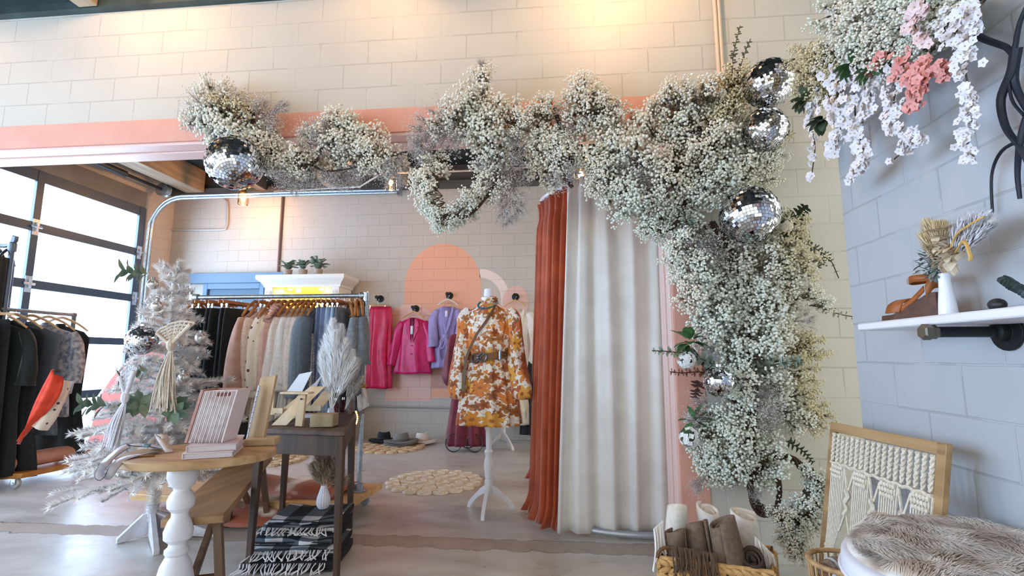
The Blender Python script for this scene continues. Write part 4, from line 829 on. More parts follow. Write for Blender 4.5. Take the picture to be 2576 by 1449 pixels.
# ------------------------------------------------------------------ round table
oak=wood('honey_oak_top','c9a57a','a88258',0,7,.45); walnut=wood('dark_walnut','5a4232','3b2a20',2,8,.5); walt=wood('dark_walnut_top','6a5040','46342a',1,8,.5); honey=wood('honey_bench','ab8660','8a6846',1,7,.5); pine=wood('raw_pine','e4cfae','d1b48c',2,9,.55)
TC=Vector((-1.63,2.2,0)); rot=.262
def oval(a,b,z,n=48): return [(TC.x+a*cos(t)*cos(rot)-b*sin(t)*sin(rot),TC.y+a*cos(t)*sin(rot)+b*sin(t)*cos(rot),z) for t in [2*PI*i/n for i in range(n)]]
o=thing('pedestal_table','honey wood oval pedestal table with a white turned column, in front','table',TC)
MB().loft([oval(.318,.254,.707),oval(.322,.258,.711),oval(.322,.258,.735),oval(.318,.254,.74)],0,True,True,True).build('table_top',oak,o)
pc=TC+Vector((-.045,-.03,0))
prof=[(.0,0),(.16,.0),(.17,.02),(.12,.06),(.055,.1),(.045,.13),(.07,.16),(.075,.2),(.06,.27),(.04,.31),(.048,.32),(.048,.335),(.036,.345),(.034,.36),(.055,.38),(.058,.41),(.045,.45),(.033,.47),(.034,.49),(.052,.51),(.055,.54),(.045,.565),(.033,.58),(.034,.59),(.05,.605),(.062,.635),(.062,.665),(.045,.69),(.04,.708)]
wp=mat('chipped_white_paint','eceaf0',.35,0,'e0dfe6',5,.1)
MB().lathe(prof,pc,28).build('turned_column',wp,o)
for k in range(4):
    a=.6+k*PI/2; d=Vector((cos(a),sin(a),0)); MB().tube(spline([pc+d*.05+Vector((0,0,.12)),pc+d*.16+Vector((0,0,.09)),pc+d*.26+Vector((0,0,.03)),pc+d*.3+Vector((0,0,.02))],4),[.026]*8+[.02]*5,8).build('foot',wp,o)
# ------------------------------------------------------------------ books
def book(name,label,c,rz,w,d,h,cover,pages,group=None):
    o=thing(name,label,'book',c,group); M=Matrix.Rotation(rz,4,'Z'); c=Vector(c)
    MB().box(c+Vector((-w/2+.004,-d/2+.005,.003)),c+Vector((w/2-.005,d/2-.005,h-.003)),0,rz).build('pages',pages,o)
    b=MB(); b.box(c+Vector((-w/2,-d/2,0)),c+Vector((w/2,d/2,.003)),0,rz).box(c+Vector((-w/2,-d/2,h-.003)),c+Vector((w/2,d/2,h)),0,rz)
    q=M@Vector((-w/2+.002,0,0)); b.box(c+q+Vector((-.002,-d/2,0)),c+q+Vector((.002,d/2,h)),0,rz); b.build('cover',cover,o,bevel=.001); return o
bkw=mat('pale_pink_cover','e9d8dc',.5); pg=mat('page_edges','e3dbe0',.8,0,'cfc6cc',150,.3,stretch=(1,1,30)); bkr=mat('rosy_cover','dcc3c4',.5)
bc=aZ(540,1140,.74)
book('book','pale pink hardback at the bottom of the stack on the round table',Vector((bc.x,bc.y,.741)),.42,.19,.25,.025,bkw,pg,'books on the round table')
book('book','pale hardback on top of the stack on the round table, under the standing book',Vector((bc.x+.004,bc.y+.006,.767)),.46,.19,.24,.027,bkr,pg,'books on the round table')
bc2=aZ(560,1108,.76); book('book','white hardback lying behind the book stack on the round table',Vector((bc2.x-.02,bc2.y+.0,.741)),.2,.16,.2,.03,mat('white_cover','e6e6ee',.5),pg,'books on the round table')
# standing open book : covers, fanned pages
sb=Vector((bc.x-.02,bc.y-.01,.795)); o=thing('open_book','hardback standing upright with fanned open pages on top of the book stack','book',sb)
H=.225; cov=mat('brown_pink_cover','a8766a',.5,0,'bb8e80',20); pag=mat('cream_pages','efe6e6',.8,0,'dccfd2',40,.2)
fx=Vector((cos(.15),sin(.15),0)); fy=Vector((-sin(.15),cos(.15),0)); W0=.155
tl=Vector((.018,.01,0))
def leafp(a0,m,nm,t=.002,Wd=.12,base=0.):
    p=sb+fx*(-W0/2+base); d=fx*cos(a0)+fy*sin(a0); up=Vector((.06,.02,1))*H
    MB().prism([p,p+d*Wd,p+d*Wd+up,p+up],(-d.y*t,d.x*t,0)).build(nm,m,o)
p=sb-fx*W0/2-fy*.06; up=Vector((.035,.03,H))
b=MB(); b.prism([p,p+fx*.012-fy*0,p+fx*.012+up,p+up],fy*.12); b.build('front_cover',cov,o,bevel=.001)
q=sb+fx*W0/2-fy*.06; MB().prism([q,q+fx*.005+fy*.0,q+fx*.005+up,q+up],fy*.13).build('back_cover',mat('white_pink_cover','e6d6d8',.5),o,bevel=.001)
n=26; b=MB()
for k in range(n):
    s=k/(n-1); x0=lerp(-W0/2+.016,W0/2-.006,s); dep=.118; y0=-.055+.006*sin(k*2.1)
    P=[sb+fx*x0+fy*y0,sb+fx*(x0+.006*sin(k))+fy*(y0+dep*.5),sb+fx*(W0*.1+x0*.4)+fy*(y0+dep)]
    r0=[tuple(p_) for p_ in P]; r1=[tuple(p_+up*.97) for p_ in P]; b.loft([r0,r1],0,False)
b.build('page',pag,o,solid=.0035)['kind']='stuff'
MB().prism([sb-fx*W0/2+fy*.06,sb+fx*W0/2+fy*.07,sb+fx*W0/2+fy*.07+up,sb-fx*W0/2+fy*.06+up],fy*.006).build('spine',cov,o,bevel=.001)
MB().prism([sb+fx*.0-fy*.059+up*.87,sb+fx*.055-fy*.059+up*.88,sb+fx*.055-fy*.059+up*.95,sb+fx*.0-fy*.059+up*.94],fy*.004).build('bookmark',mat('maroon_print','6e342e',.6),o)
# ------------------------------------------------------------------ belts on the round table
bm=mat('lilac_white_leather','dcdde8',.4,0,'cbcbd8',30,.1); be=mat('belt_edge','4a4a5a',.5)
def ribbon(label,path,w,m,nm='belt'):
    o=thing(nm,label,'belt',path[0]); P=spline(path,6); b=MB(); g0=[];g1=[];pn=None
    for i,p in enumerate(P):
        d=(P[min(i+1,len(P)-1)]-P[max(i-1,0)]).normalized(); s=Vector((.35,1,0)).normalized(); s=(s-d*s.dot(d)).normalized()*w/2; g0.append((tuple(p-s),tuple(p+s)))
    b.loft(g0,0,False); b.build('strap',m,o,smooth=180,solid=.005)
    b=MB()
    for k in (0,1): b.tube([g[k] for g in g0],.0017,4)
    b.build('stitched_edge',be,o); return o
z=.745
def T(u,v,zz): P=aZ(u,v,.74); P.z=zz; return P
e0=aZ(300,1150,.74)
L=[T(420,1135,.752),T(370,1135,.765),T(320,1140,.77),T(290,1150,.755)]
pe=[aY(265,1165,1.9),aY(250,1190,1.88),aY(255,1202,1.88),aY(275,1195,1.9),aY(290,1172,1.93)]
ribbon('white leather belt folded over the window side edge of the round table',L+pe+[T(320,1155,.746),T(400,1140,.746)],.03,bm)
cc=T(395,1130,.772); ribbon('white leather belt rolled in a loop beside the book stack',[cc+Vector((.03*cos(t),.016*sin(t),.027*sin(t+.0))) for t in [2.2+i*.75 for i in range(9)]]+[T(425,1140,.746)],.032,mat('cream_leather','ddd3cd',.4,0,'cbbdb5',30,.1))
b=MB(); c=T(368,1138,.768); b.box(c-Vector((.012,.014,.004)),c+Vector((.012,.014,.008)),0,.3); tag(b.build('belt_buckle',mat('teal_buckle','6f9fb0',.25,.8),bevel=.003),'teal metal belt buckle on the folded white belt','buckle')
b=MB(); c=T(355,1150,.744); b.box(c-Vector((.05,.008,.003)),c+Vector((.05,.008,.004)),0,.35); tag(b.build('leather_strip',leather,bevel=.002),'short tan leather strip lying under the white belts','strip')
# ------------------------------------------------------------------ tall necklace board on the round table
o=thing('display_board','tall raw wood jewellery board with a foot block on the round table','display board',aZ(655,1120,.74))
fb=aZ(660,1118,.74); oa=wood('oak_board','d1b48e','bb9a70',2,8,.5)
MB().box(Vector((fb.x-.075,fb.y-.05,.741)),Vector((fb.x+.065,fb.y+.06,.772)),0,.3).build('foot_block',oa,o,bevel=.003)
Yb=fb.y; c0,c1,c2,c3=[aY(u,v,Yb+.02) for u,v in ((622,1108),(662,1108),(694,944),(655,950))]
MB().prism([c0,c1,c2,c3],(.0,.02,0)).build('upright_board',oa,o,bevel=.002)
MB().bar(aY(621,1107,Yb+.0),aY(652,970,Yb+.0),.006,.012,up=(0,1,0)).build('white_edge',mat('white_strip','e6ebf5',.4),o)
b=MB(); 
for i in range(9): 
    p=aY(lerp(624,650,i/8),lerp(1090,985,i/8),Yb-.004); b.tube([p,p+Vector((.004,-.012,0))],.0015,5)
tag(b.build('peg_row',black,o),'dark pegs','peg') if False else b.build('peg_row',black,o)
# ------------------------------------------------------------------ bench
A,B,Cc,D=[Vector((x,y,.45)) for x,y in ((-1.765,2.172),(-1.537,2.267),(-2.097,3.602),(-2.325,3.507))]
o=thing('bench','honey wood trestle bench running back between the round table and the console','bench',((A+Cc)/2).xy.to_3d())
MB().prism([A,B,Cc,D],(0,0,-.035)).build('seat_plank',honey,o,bevel=.004)
ln=(D-A).normalized(); wd=(B-A).normalized()
dkh=wood('bench_leg_wood','7f6049','634933',2,8,.5)
for base_,s in ((A.lerp(B,.5)+ln*.12,-1),(D.lerp(Cc,.5)-ln*.12,1)):
    for k in (-1,1):
        t=base_+wd*(.075*k)-Vector((0,0,.035)); f=base_+wd*(.13*k)+ln*(.05*s); f.z=0; MB().bar(t,f,.05,.035,up=wd).build('leg',dkh,o,bevel=.002)
    m1=base_+wd*.11+ln*(.03*s); m2=base_-wd*.11+ln*(.03*s); m1.z=m2.z=.15; MB().bar(m1,m2,.045,.028).build('stretcher',dkh,o,bevel=.002)
    mm=base_+ln*(.03*s); mm.z=.16; e=base_-ln*(.42*s); e.z=.415; MB().bar(mm,e,.04,.028,up=wd).build('brace',dkh,o,bevel=.002)
# ------------------------------------------------------------------ console table
ZT=.765; FR,FL,BR,BL=[Vector((x,y,ZT)) for x,y in ((-1.165,2.69),(-1.71,2.75),(-1.44,3.5),(-1.98,3.55))]
o=thing('console_table','dark wood console table with tapered legs crowded with small displays','table',((FL+BR)/2).xy.to_3d())
MB().prism([FL,FR,BR,BL],(0,0,-.028)).build('table_top',walt,o,bevel=.004)
def ins(P,k): c=(FL+BR)/2; q=P.lerp(c,k); return q
ap=[ins(P,.08)-Vector((0,0,.028)) for P in (FL,FR,BR,BL)]
for i in range(4): a_,b_=ap[i],ap[(i+1)%4]; MB().bar(a_-Vector((0,0,.055)),b_-Vector((0,0,.055)),.022,.11,up=(0,0,1)).build('apron',walnut,o,bevel=.002)
for P in ap:
    b=MB(); q=[(P.x-.02,P.y-.02),(P.x+.02,P.y-.02),(P.x+.02,P.y+.02),(P.x-.02,P.y+.02)]; c=((FL+BR)/2); out=(P-c).xy.normalized()*.02
    b.loft([[(P.x+(x-P.x)*.72+out.x,P.y+(y-P.y)*.72+out.y,0) for x,y in q],[(x,y,ZT-.14) for x,y in q],[(x,y,ZT-.028) for x,y in q]],0,True,True,True); b.build('leg',walnut,o,bevel=.003)
# --- on the console: slanted pine earring stands
def slant(label,u0,v0,uh,vh,ud,vd,Y,wpx=40,lip=True,leg=None):
    o=thing('display_stand',label,'display stand',aY(u0,v0,Y)); a=aY(u0,v0,Y); b_=aY(uh,vh,Y+.1); k=mpp(a)*wpx; w=Vector((k,0,0))
    MB().prism([a,a+w,b_+w,b_],(0.004,.012,.008)).build('slanted_board',pine,o,bevel=.002)
    if lip: c=a.lerp(b_,.18); MB().bar(c+Vector((-.02,-.02,.0)),c+w*1.05+Vector((0,-.02,.0)),.012,.035,up=(0,0,1)).build('lip',pine,o,bevel=.002)
    if leg:
        l0=aY(leg[0],leg[1],Y-.02); l1=aY(leg[2],leg[3],Y-.02); MB().bar(l0,l1,.045,.02,up=(0,1,0)).build('upright',pine,o,bevel=.002); MB().bar(l1+Vector((-.12,0,.004)),l1+Vector((.05,0,.004)),.07,.012,up=(0,0,1)).build('top_ledge',pine,o,bevel=.002)
        MB().tube([l1+Vector((0,-.012,-.03)),l1+Vector((0,-.02,-.03))],.005,8).build('bolt',black,o)
    return o
slant('pine display stand with a slanted board and upright post nearest the pampas block',682,1070,778,975,0,0,2.84,40,False,(753,1072,762,990))
slant('pine display stand leaning behind the nearest one on the console',690,1045,765,985,0,0,3.0,30,True)
slant('pine display stand at the back of the console beside the white plume',770,1035,812,985,0,0,3.25,34,True)
paper=mat('white_card','e4e7f2',.6); 
for i,(pts,Y,l) in enumerate(((((718,990),(760,985),(785,935),(752,942)),3.02,'white earring card leaning on the slanted pine stand'),(((745,1000),(790,985),(812,940),(790,965)),3.1,'white card standing behind the slanted pine stands'))):
    c=[aY(u,v,Y) for u,v in pts]; tag(MB().prism(c,(0,.004,.002)).build('earring_card',paper),l,'card')
b=MB(); c=aZ(775,1050,.765); b.box(Vector((c.x-.09,c.y-.05,.766)),Vector((c.x+.08,c.y+.06,.785)),0,.2); tag(b.build('paper_pad',paper,bevel=.002),'white paper pad lying on the console between the stands and the plume','paper')
b=MB(); c=aZ(710,1058,.765); b.box(Vector((c.x-.05,c.y-.05,.766)),Vector((c.x+.06,c.y+.04,.772)),0,.4); tag(b.build('dark_tray',mat('dark_tray','393a44',.4),bevel=.002),'thin dark tray under the pine stands on the console','tray')
o=thing('earring_rack','small raw wood earring rack with pegs beside the tall jewellery board','display stand',aY(690,1040,2.95))
MB().bar(aY(685,1038,2.95),aY(688,992,2.95),.01,.01).bar(aY(680,1040,2.95),aY(693,1040,2.95),.02,.012).build('post',pine,o); MB().bar(aY(670,1033,2.94),aY(712,1033,2.94),.012,.03).build('ledge',pine,o)
# wood block and pampas plume
o=thing('wood_block','square grey wood block in front of the white plume on the console','block',aZ(825,1070,.765)); c=aY(822,1052,2.86)
MB().box(Vector((c.x-.075,2.80,.767)),Vector((c.x+.058,2.9,.84)),0,.12).build('block',wood('bark_block','b39d7a','94805f',2,7,.7),o,bevel=.006)
plume=mat('white_plume','f6f8fd',.7,0,'fdfcfb',20)
def pampas(label,base,tips,m,nm='pampas_plume',dens=900,hl=.09,fat=1.,stem=None,parent=None):
    r=random.Random(len(label)); o=parent or thing(nm,label,'dried grass',base); base=Vector(base)
    for tip in tips:
        tip=Vector(tip); d=tip-base; L=d.length; b=MB(); x,y=basis(d)
        P=[base+d*(i/8)+Vector((0,0,-.03*L*(i/8)**3)) for i in range(9)]; b.tube(P,.002,4)
        for q in range(int(dens*L)):
            t=r.uniform(.3,1.); i=min(int(t*8),7); p=P[i].lerp(P[i+1],t*8-i); an=r.random()*6.283; w=x*cos(an)+y*sin(an); f=sin(PI*min(1,(t-.22)/.8))*.75+.25
            e=p+(d.normalized()*.8+w*.55*fat)*hl*f*r.uniform(.7,1.2); mid=p.lerp(e,.5)+w*.006*fat; s=w.cross(d.normalized())*.0016; n=len(b.v)
            b.v+=[tuple(p-s),tuple(p+s),tuple(mid+s),tuple(mid-s),tuple(e)]; b.face((n,n+1,n+2,n+3)); b.face((n+3,n+2,n+4))
        b.build('plume',m,o,smooth=0)
    return o
pb=aY(832,1040,2.98)
pampas('large white pampas plume standing behind the wood block on the console',pb,[aY(u,v,2.98+dy) for u,v,dy in ((838,800,0),(822,840,.05),(858,815,.03),(870,850,-.02),(884,880,.03),(850,860,.06),(815,880,.0),(866,880,.06),(845,830,-.05),(892,900,.02))],plume,dens=2600,hl=.1)
MB_=MB().lathe([(.02,.0),(.026,.01),(.024,.06),(.018,.085),(.02,.09)],Vector((pb.x,pb.y,.767)),16); tag(MB_.build('bud_vase',mat('opal_glass','d8def0',.15,.1)),'small opal bud vase holding the white plume','vase')
pk=glass('pink_glass','f3b8c8',.05)
for i,(u,l) in enumerate(((843,'pale pink glass bottle between the plume and block'),(862,'rosy glass bottle at the rack side of the console'))):
    c=aZ(u,1040-3*i,.765); q=thing('glass_bottle',l,'bottle',c); MB().lathe([(.018,0),(.02,.004),(.02,.06),(.017,.068),(.008,.078),(.008,.092)],Vector((c.x,c.y,.767)),14).build('bottle',pk,q); MB().lathe([(.01,.088),(.01,.105)],Vector((c.x,c.y,.767)),10).build('cap',chrome,q)
# sparkly little cone tree
ct=aZ(775,1032,.765); o=thing('tabletop_tree','small sparkling white cone tree on the console','tree',ct); b=MB(); r=random.Random(2); ht=.36
tp=aY(782,840,ct.y); ht=tp.z-.775
for i in range(1500):
    t=r.random()**.7; a=r.random()*6.283; R0=lerp(.06,.006,1-t if False else (1-t)); R0=.006+.055*(1-t) if False else .006+.055*(1-t); z=.775+ht*t; p=Vector((ct.x+R0*cos(a)*.6,ct.y+R0*sin(a)*.6,z)); d=Vector((cos(a)*.8,sin(a)*.8,r.uniform(-.4,.9)))*.018; s=Vector((-sin(a),cos(a),r.uniform(-1,1)))*.0022; n=len(b.v); b.v+=[tuple(p-s),tuple(p+s),tuple(p+d)]; b.face((n,n+1,n+2))
b.build('bristles',mat('ivory_glitter','efe9e0',.35,.2),o,smooth=0); MB().lathe([(.05,0),(.05,.01),(.008,.02),(.02,.03),(.002,ht)],Vector((ct.x,ct.y,.766)),14).build('cone',mat('ivory_cone','ddd5ca',.7),o)
# dried grass spray and gift bag with wooden handle
pampas('pale dried spray leaning toward the rack post behind the white plume',aY(868,1030,3.1),[aY(u,v,3.1) for u,v in ((905,900,),(890,930),(915,945),(900,960))],mat('dry_spray','d5cdc4',.8),'dried_spray',1400,.05)
o=thing('plant_scoop','wooden handled dark scoop hanging at the console edge beside the rack post','scoop',aY(900,968,3.3)); MB().lathe([(.012,0),(.016,.01),(.014,.035),(.017,.06),(.014,.09),(.01,.1)],aY(886,970,3.3),12,0,Matrix.Rotation(PI/2,4,'Y')).build('handle',wood('turned_handle','c58a4b','a56b32',0,9,.4),o)
MB().prism([aY(u,v,3.3) for u,v in ((886,977),(906,976),(908,990),(896,998),(884,990))],(0,.012,0)).build('blade',mat('dark_blade','4d565c',.35,.7),o,bevel=.002)
b=MB(); g=[]
for i in range(7):
    t=i/6; l=aY(lerp(893,905,t),lerp(985,1035,t),3.34); q=aY(lerp(915,930,t),lerp(968,1020,t),3.4); g.append([l.lerp(q,j/6)+Vector((0,.015*sin(j*2+i),0)) for j in range(7)])
b.loft(g,0,False); tag(b.build('muslin_cloth',mat('white_muslin_cloth','e7dfd8',.85),smooth=180,solid=.004),'white muslin cloth hanging below the wooden handled scoop','cloth')
# rattan loop glowing amber behind the console
o=thing('fairy_light_loop','small glowing amber fairy light loop behind the console leg','lights',aY(888,1060,3.6)); am=glow('amber_bulb','ffb14a',7.)
b=MB(); P=[aY(u,v,3.6) for u,v in ((896,1035),(900,1048),(898,1062),(892,1072),(887,1080))]; MB().tube(spline(P,4),.003,5).build('wire',mat('copper_wire','b9763a',.35,.8),o)
for p in spline(P,3): MB().ico(p+Vector((0,-.006,0)),.006).build('bulb',am,o)
# ------------------------------------------------------------------ folded blankets under the console
m,nt,bb=newmat('buffalo_plaid'); uvn=nt.add('ShaderNodeUVMap'); uvn.uv_map='UVMap'; s=nt.add('ShaderNodeSeparateXYZ'); nt.link(uvn.outputs[0],s.inputs[0])
fx_=nt.math('GREATER_THAN',nt.math('FRACT',nt.math('MULTIPLY',s.outputs[0],5.)),.5); fy_=nt.math('GREATER_THAN',nt.math('FRACT',nt.math('MULTIPLY',s.outputs[1],5.)),.5); sm=nt.math('ADD',fx_,fy_)
r=nt.add('ShaderNodeValToRGB'); r.color_ramp.interpolation='CONSTANT'; e=r.color_ramp.elements; e[0].color=lin('17181c'); e[1].position=.3; e[1].color=lin('5a646d'); q=e.new(.8); q.color=lin('e3dfe2'); nt.link(nt.math('DIVIDE',sm,2.),r.inputs[0]); nt.link(r.outputs[0],bb.inputs['Base Color']); bb.inputs['Roughness'].default_value=.9
nz=nt.add('ShaderNodeTexNoise'); nz.inputs['Scale'].default_value=300; bpn=nt.add('ShaderNodeBump'); bpn.inputs['Strength'].default_value=.4; bpn.inputs['Distance'].default_value=.003; nt.link(nz.outputs['Fac'],bpn.inputs['Height']); nt.link(bpn.outputs[0],bb.inputs['Normal']); plaid=m
fr=mat('fringe_white','e6e1e2',.8); frk=mat('fringe_black','1e1f24',.8)
def blanket(label,cx,cy,z,w,d,h,rz,seed,m,fringe=True,off=0.):
    o=thing('folded_blanket',label,'blanket',(cx,cy,z),'folded plaid blankets under the console'); r=random.Random(seed); M=Matrix.Translation((cx,cy,z))@Matrix.Rotation(rz,4,'Z'); b=MB(); rings=[];vs=[]
    n=26; L=14
    for i in range(L+1):
        x=lerp(-w/2,w/2,i/L); ring=[]
        for j in range(n):
            t=2*PI*j/n; cy_,sz=cos(t),sin(t); ex=.32; yy=abs(cy_)**ex*(1 if cy_>0 else -1)*d/2; zz=abs(sz)**.55*(1 if sz>0 else -1)*h/2+h/2
            wob=.010*sin(5*x/w+seed)+.007*sin(11*x/w+t*2+seed)
            end=.86+.14*sin(PI*min(max(i/L,.06),.94)); ring.append(M@Vector((x,yy*end+wob,max(.0,zz*(.96+.04*sin(7*x+seed))+wob*.4*(sz>0)))))
        rings.append(ring); vs.append(x*1.0+off)
    b.loft(rings,0,True,True,True,uv=(1.1,vs)); b.build('body',m,o)
    b=MB()
    for k in range(3 if h>.06 else 2):
        zz=h*(k+.8)/3.6; b.tube([M@Vector((lerp(-w/2,w/2,i/8),-d/2-.002+.004*sin(i+seed),zz)) for i in range(9)],.004,4)
    b.build('fold_line',frk,o)
    if fringe:
        b=MB()
        for k in range(34):
            x=lerp(-w/2,w/2*.85,(k+r.random())/34); L_=r.uniform(.05,.1); p=[M@Vector((x,-d/2+.01,h*.85)),M@Vector((x+r.uniform(-.015,.015),-d/2-.025,h*.55)),M@Vector((x+r.uniform(-.05,.03),-d/2-.03-r.random()*.02,max(.01,h*.85-L_)))]; b.tube(spline(p,3),.0032,4)
        b.build('fringe',fr,o)
    return o
bx,by=-1.52,2.97
ZL=[(.0,.055,.5,.42,'bottom black blanket of the stack, with the longest white fringe',frk,True),(.056,.05,.46,.40,'second blanket from the bottom of the stack, dark plaid with fringe',plaid,True),(.107,.05,.43,.38,'third blanket of the stack, showing a white and grey roll',plaid,False),(.158,.04,.42,.36,'fourth blanket of the stack, black and grey plaid with fringe',plaid,True),(.199,.032,.40,.35,'top blanket of the stack, carrying the white ribbed vase',plaid,False)]
for i,(z,h,w,d,l,m_,f) in enumerate(ZL): blanket(l+' under the console',bx+.012*sin(i*2.),by+.03*i,z+.002,w,d,h,.12+.05*sin(i*1.7),i+1,m_,f,i*.13)
# white ribbed vase with dried grasses standing on the stack
vz=.235; P=aZ(813,1296,vz); vy=by+.16; P=aY(812,1293,vy)
rib=mat('white_ribbed_ceramic','e9e7ee',.4)
o=thing('ribbed_vase','white ribbed ceramic vase on the blanket stack under the console','vase',(P.x,vy,vz)); k=mpp(P)
MB().lathe([(.001,.0),(.026,.0),(.037,.016),(.041,.036),(.038,.064),(.027,.1),(.02,.122),(.018,.134),(.02,.138),(.015,.136),(.012,.08)],(P.x,vy,vz),72,0,None,False,16,.045).build('body',rib,o)
dry=mat('dried_grass','b9a48c',.85,0,'9a866f',15)
pampas('dried beige pampas grasses in the white ribbed vase',(P.x,vy,vz+.11),[aY(u,v,vy+dy) for u,v,dy in ((800,1140,0),(825,1135,.04),(845,1150,-.03),(785,1165,.02),(860,1180,.05),(815,1150,-.06),(835,1175,0),(795,1190,.04),(850,1165,.0),(870,1205,-.02))],dry,'dried_grasses',1500,.07,1.2)
# ------------------------------------------------------------------ jute rugs and hats
jute=mat('jute_braid','dcc5a2',.9,0,'c2a57c',70,.8); jutel=mat('pale_jute_braid','f1e8d8',.9,0,'dccbb0',70,.8)
def rug(label,cx,cy,R0,rings,m,rm):
    o=thing('jute_rug',label,'rug',(cx,cy,0)); spots=[(0,0)]
    for k in range(1,rings+1):
        n=6*k
        for j in range(n): a=2*PI*j/n+.3*k; spots.append((k*2*rm*.93*cos(a),k*2*rm*.93*sin(a)))
    P=[(0.001,.016)]; 
    for i in range(1,9): t=i/8; P.append((rm*t,.018+.006*abs(sin(t*4*PI))-.012*(t>.95)))
    P.append((rm*1.02,.003)); P.append((rm,.001))
    for x,y in spots: MB().lathe(P[::-1],(cx+x,cy+y,0),20,0,None,False).build('medallion',m,o)
    return o
rug('round jute medallion rug on the open floor by the dress form',-1.18,4.78,.5,3,jutel,.069)
rug('round jute medallion rug under the hats at the back wall',-2.2,6.5,.5,3,jute,.069)
rug('round jute medallion rug half hidden behind the clothes rack',-3.35,5.6,.5,3,jute,.069)
def hat(label,x,y,z,m,r=.19,rz=0,band=None,group=None,crown=True):
    o=thing('hat',label,'hat',(x,y,z),group); b=MB(); rings=[]; N=40
    def cr_(t,rr,zz): return (x+rr*1.12*cos(t)*cos(rz)-rr*.95*sin(t)*sin(rz),y+rr*1.12*cos(t)*sin(rz)+rr*.95*sin(t)*cos(rz),z+zz)
    prof=[(r,.0),(r*1.0,.006),(r*.8,.008),(r*.5,.012)]
    if crown: prof+=[(r*.47,.03),(r*.45,.07),(r*.42,.1),(r*.36,.115),(r*.2,.1),(.004,.085)]
    else: prof+=[(r*.3,.02),(.004,.02)]
    for rr,zz in prof: rings.append([cr_(2*PI*j/N,rr,zz+(.02*(cos(2*PI*j/N)**2)*(rr/r>.7) if rr>r*.45 else (-.02*max(0,cos(2*PI*j/N-PI*.5))**3*(zz>.06)))) for j in range(N)])
    b.loft(rings,0,True,True,True); b.build('felt_body',m,o,smooth=60)
    if crown and band: bb_=MB(); bb_.loft([[cr_(2*PI*j/N,r*.49,.018) for j in range(N)],[cr_(2*PI*j/N,r*.475,.045) for j in range(N)]]); bb_.build('hat_band',band,o,solid=.003)
    return o
fb_,fg_,fw_=mat('black_felt','22262b',.85,0,'1a1d22',30),mat('grey_felt','8d8a88',.85,0,'7d7a78',30),mat('ivory_felt','ebe2da',.85,0,'ddd2c8',30)
hx=lambda u,v: aZ(u,v,.02)
q=hx(963,1112); hat('lower black felt hat of the black pair on the rug',q.x,q.y,.026,fb_,.17,.2,None,'felt hats on the rug',False); hat('upper black felt hat with a pinched crown on the rug',q.x+.01,q.y+.01,.04,fb_,.17,.3,mat('black_band','101114',.6),'felt hats on the rug')
q=hx(1008,1118)
for i,l in enumerate(('bottom grey felt hat of the grey stack','middle grey felt hat of the grey stack')): hat(l,q.x+.01*i,q.y,.026+.016*i,fg_,.2,.1*i,None,'felt hats on the rug',False)
hat('top grey felt hat with a dented crown on the rug',q.x,q.y,.058,fg_,.2,.5,mat('grey_band','6f6c6a',.6),'felt hats on the rug')
q=hx(1062,1112); hat('lower ivory felt hat of the ivory pair',q.x,q.y,.014,fw_,.18,0,None,'felt hats on the rug',False); hat('upper ivory felt hat with a rounded crown',q.x,q.y,.03,fw_,.17,.4,mat('ivory_band','d8cabd',.6),'felt hats on the rug')
# ------------------------------------------------------------------ white cabinet with lit inside, potted plants on top
cw=mat('cream_cabinet_paint','e9e4da',.4); warm=mat('cabinet_inside','f3d9a0',.6)
CY=6.75; a=aY(690,740,CY); b_=aY(826,740,CY); cx0,cx1=a.x-.14,b_.x+.16; ztop=aY(750,690,CY-.1).z; dep=.42; zc0=aY(700,718,CY).z
o=thing('display_cabinet','cream display cabinet with crown moulding and a lit yellow inside behind the rack','cabinet',((cx0+cx1)/2,CY+.2,0))
MB().box((cx0,CY,0),(cx0+.03,CY+dep,zc0)).box((cx1-.03,CY,0),(cx1,CY+dep,zc0)).box((cx0,CY+dep-.02,0),(cx1,CY+dep,zc0)).box((cx0,CY,0),(cx1,CY+dep,.5)).box((cx0,CY,zc0-.02),(cx1,CY+dep,zc0)).build('carcass',cw,o,bevel=.003)
MB().box((cx0+.031,CY+dep-.03,.5),(cx1-.031,CY+dep-.021,zc0-.021)).build('back_panel',warm,o)
b=MB(); prof=[(0,zc0-.03),(.015,zc0-.03),(.02,zc0),(.05,zc0+.04),(.09,zc0+.075),(.1,zc0+.09),(.1,ztop)]
b.loft([[(cx0-e,CY-e,z),(cx1+e,CY-e,z),(cx1+e,CY+dep,z),(cx0-e,CY+dep,z)] for e,z in prof],0,True,True,True); b.build('crown_moulding',cw,o,smooth=20)
for x in (cx0+.06,cx1-.06):
    MB().box((x-.06,CY-.015,.5),(x+.06,CY+.0,zc0-.03)).build('pilaster',cw,o,bevel=.003)
    b=MB()
    for k in range(4): b.tube([(x-.036+.024*k,CY-.017,.6),(x-.036+.024*k,CY-.017,zc0-.2)],.007,6)
    b.build('fluting',cw,o)
    MB().lathe([(.04,0),(.042,.006),(.03,.01),(.028,.004),(.018,.004),(.014,.012),(.002,.014)],(x,CY-.014,zc0-.11),20,0,Matrix.Rotation(PI/2,4,'X')).build('rosette',cw,o)
MB().box((cx0+.121,CY-.002,.5),(cx1-.121,CY+.003,zc0-.03)).build('glass_pane',glass('clear_pane','fff6e0',.02),o)
gb_=glow('reflection_glow','ffe0a0',6.)  # glowing bulbs added in place of lamp reflections on the cabinet glass
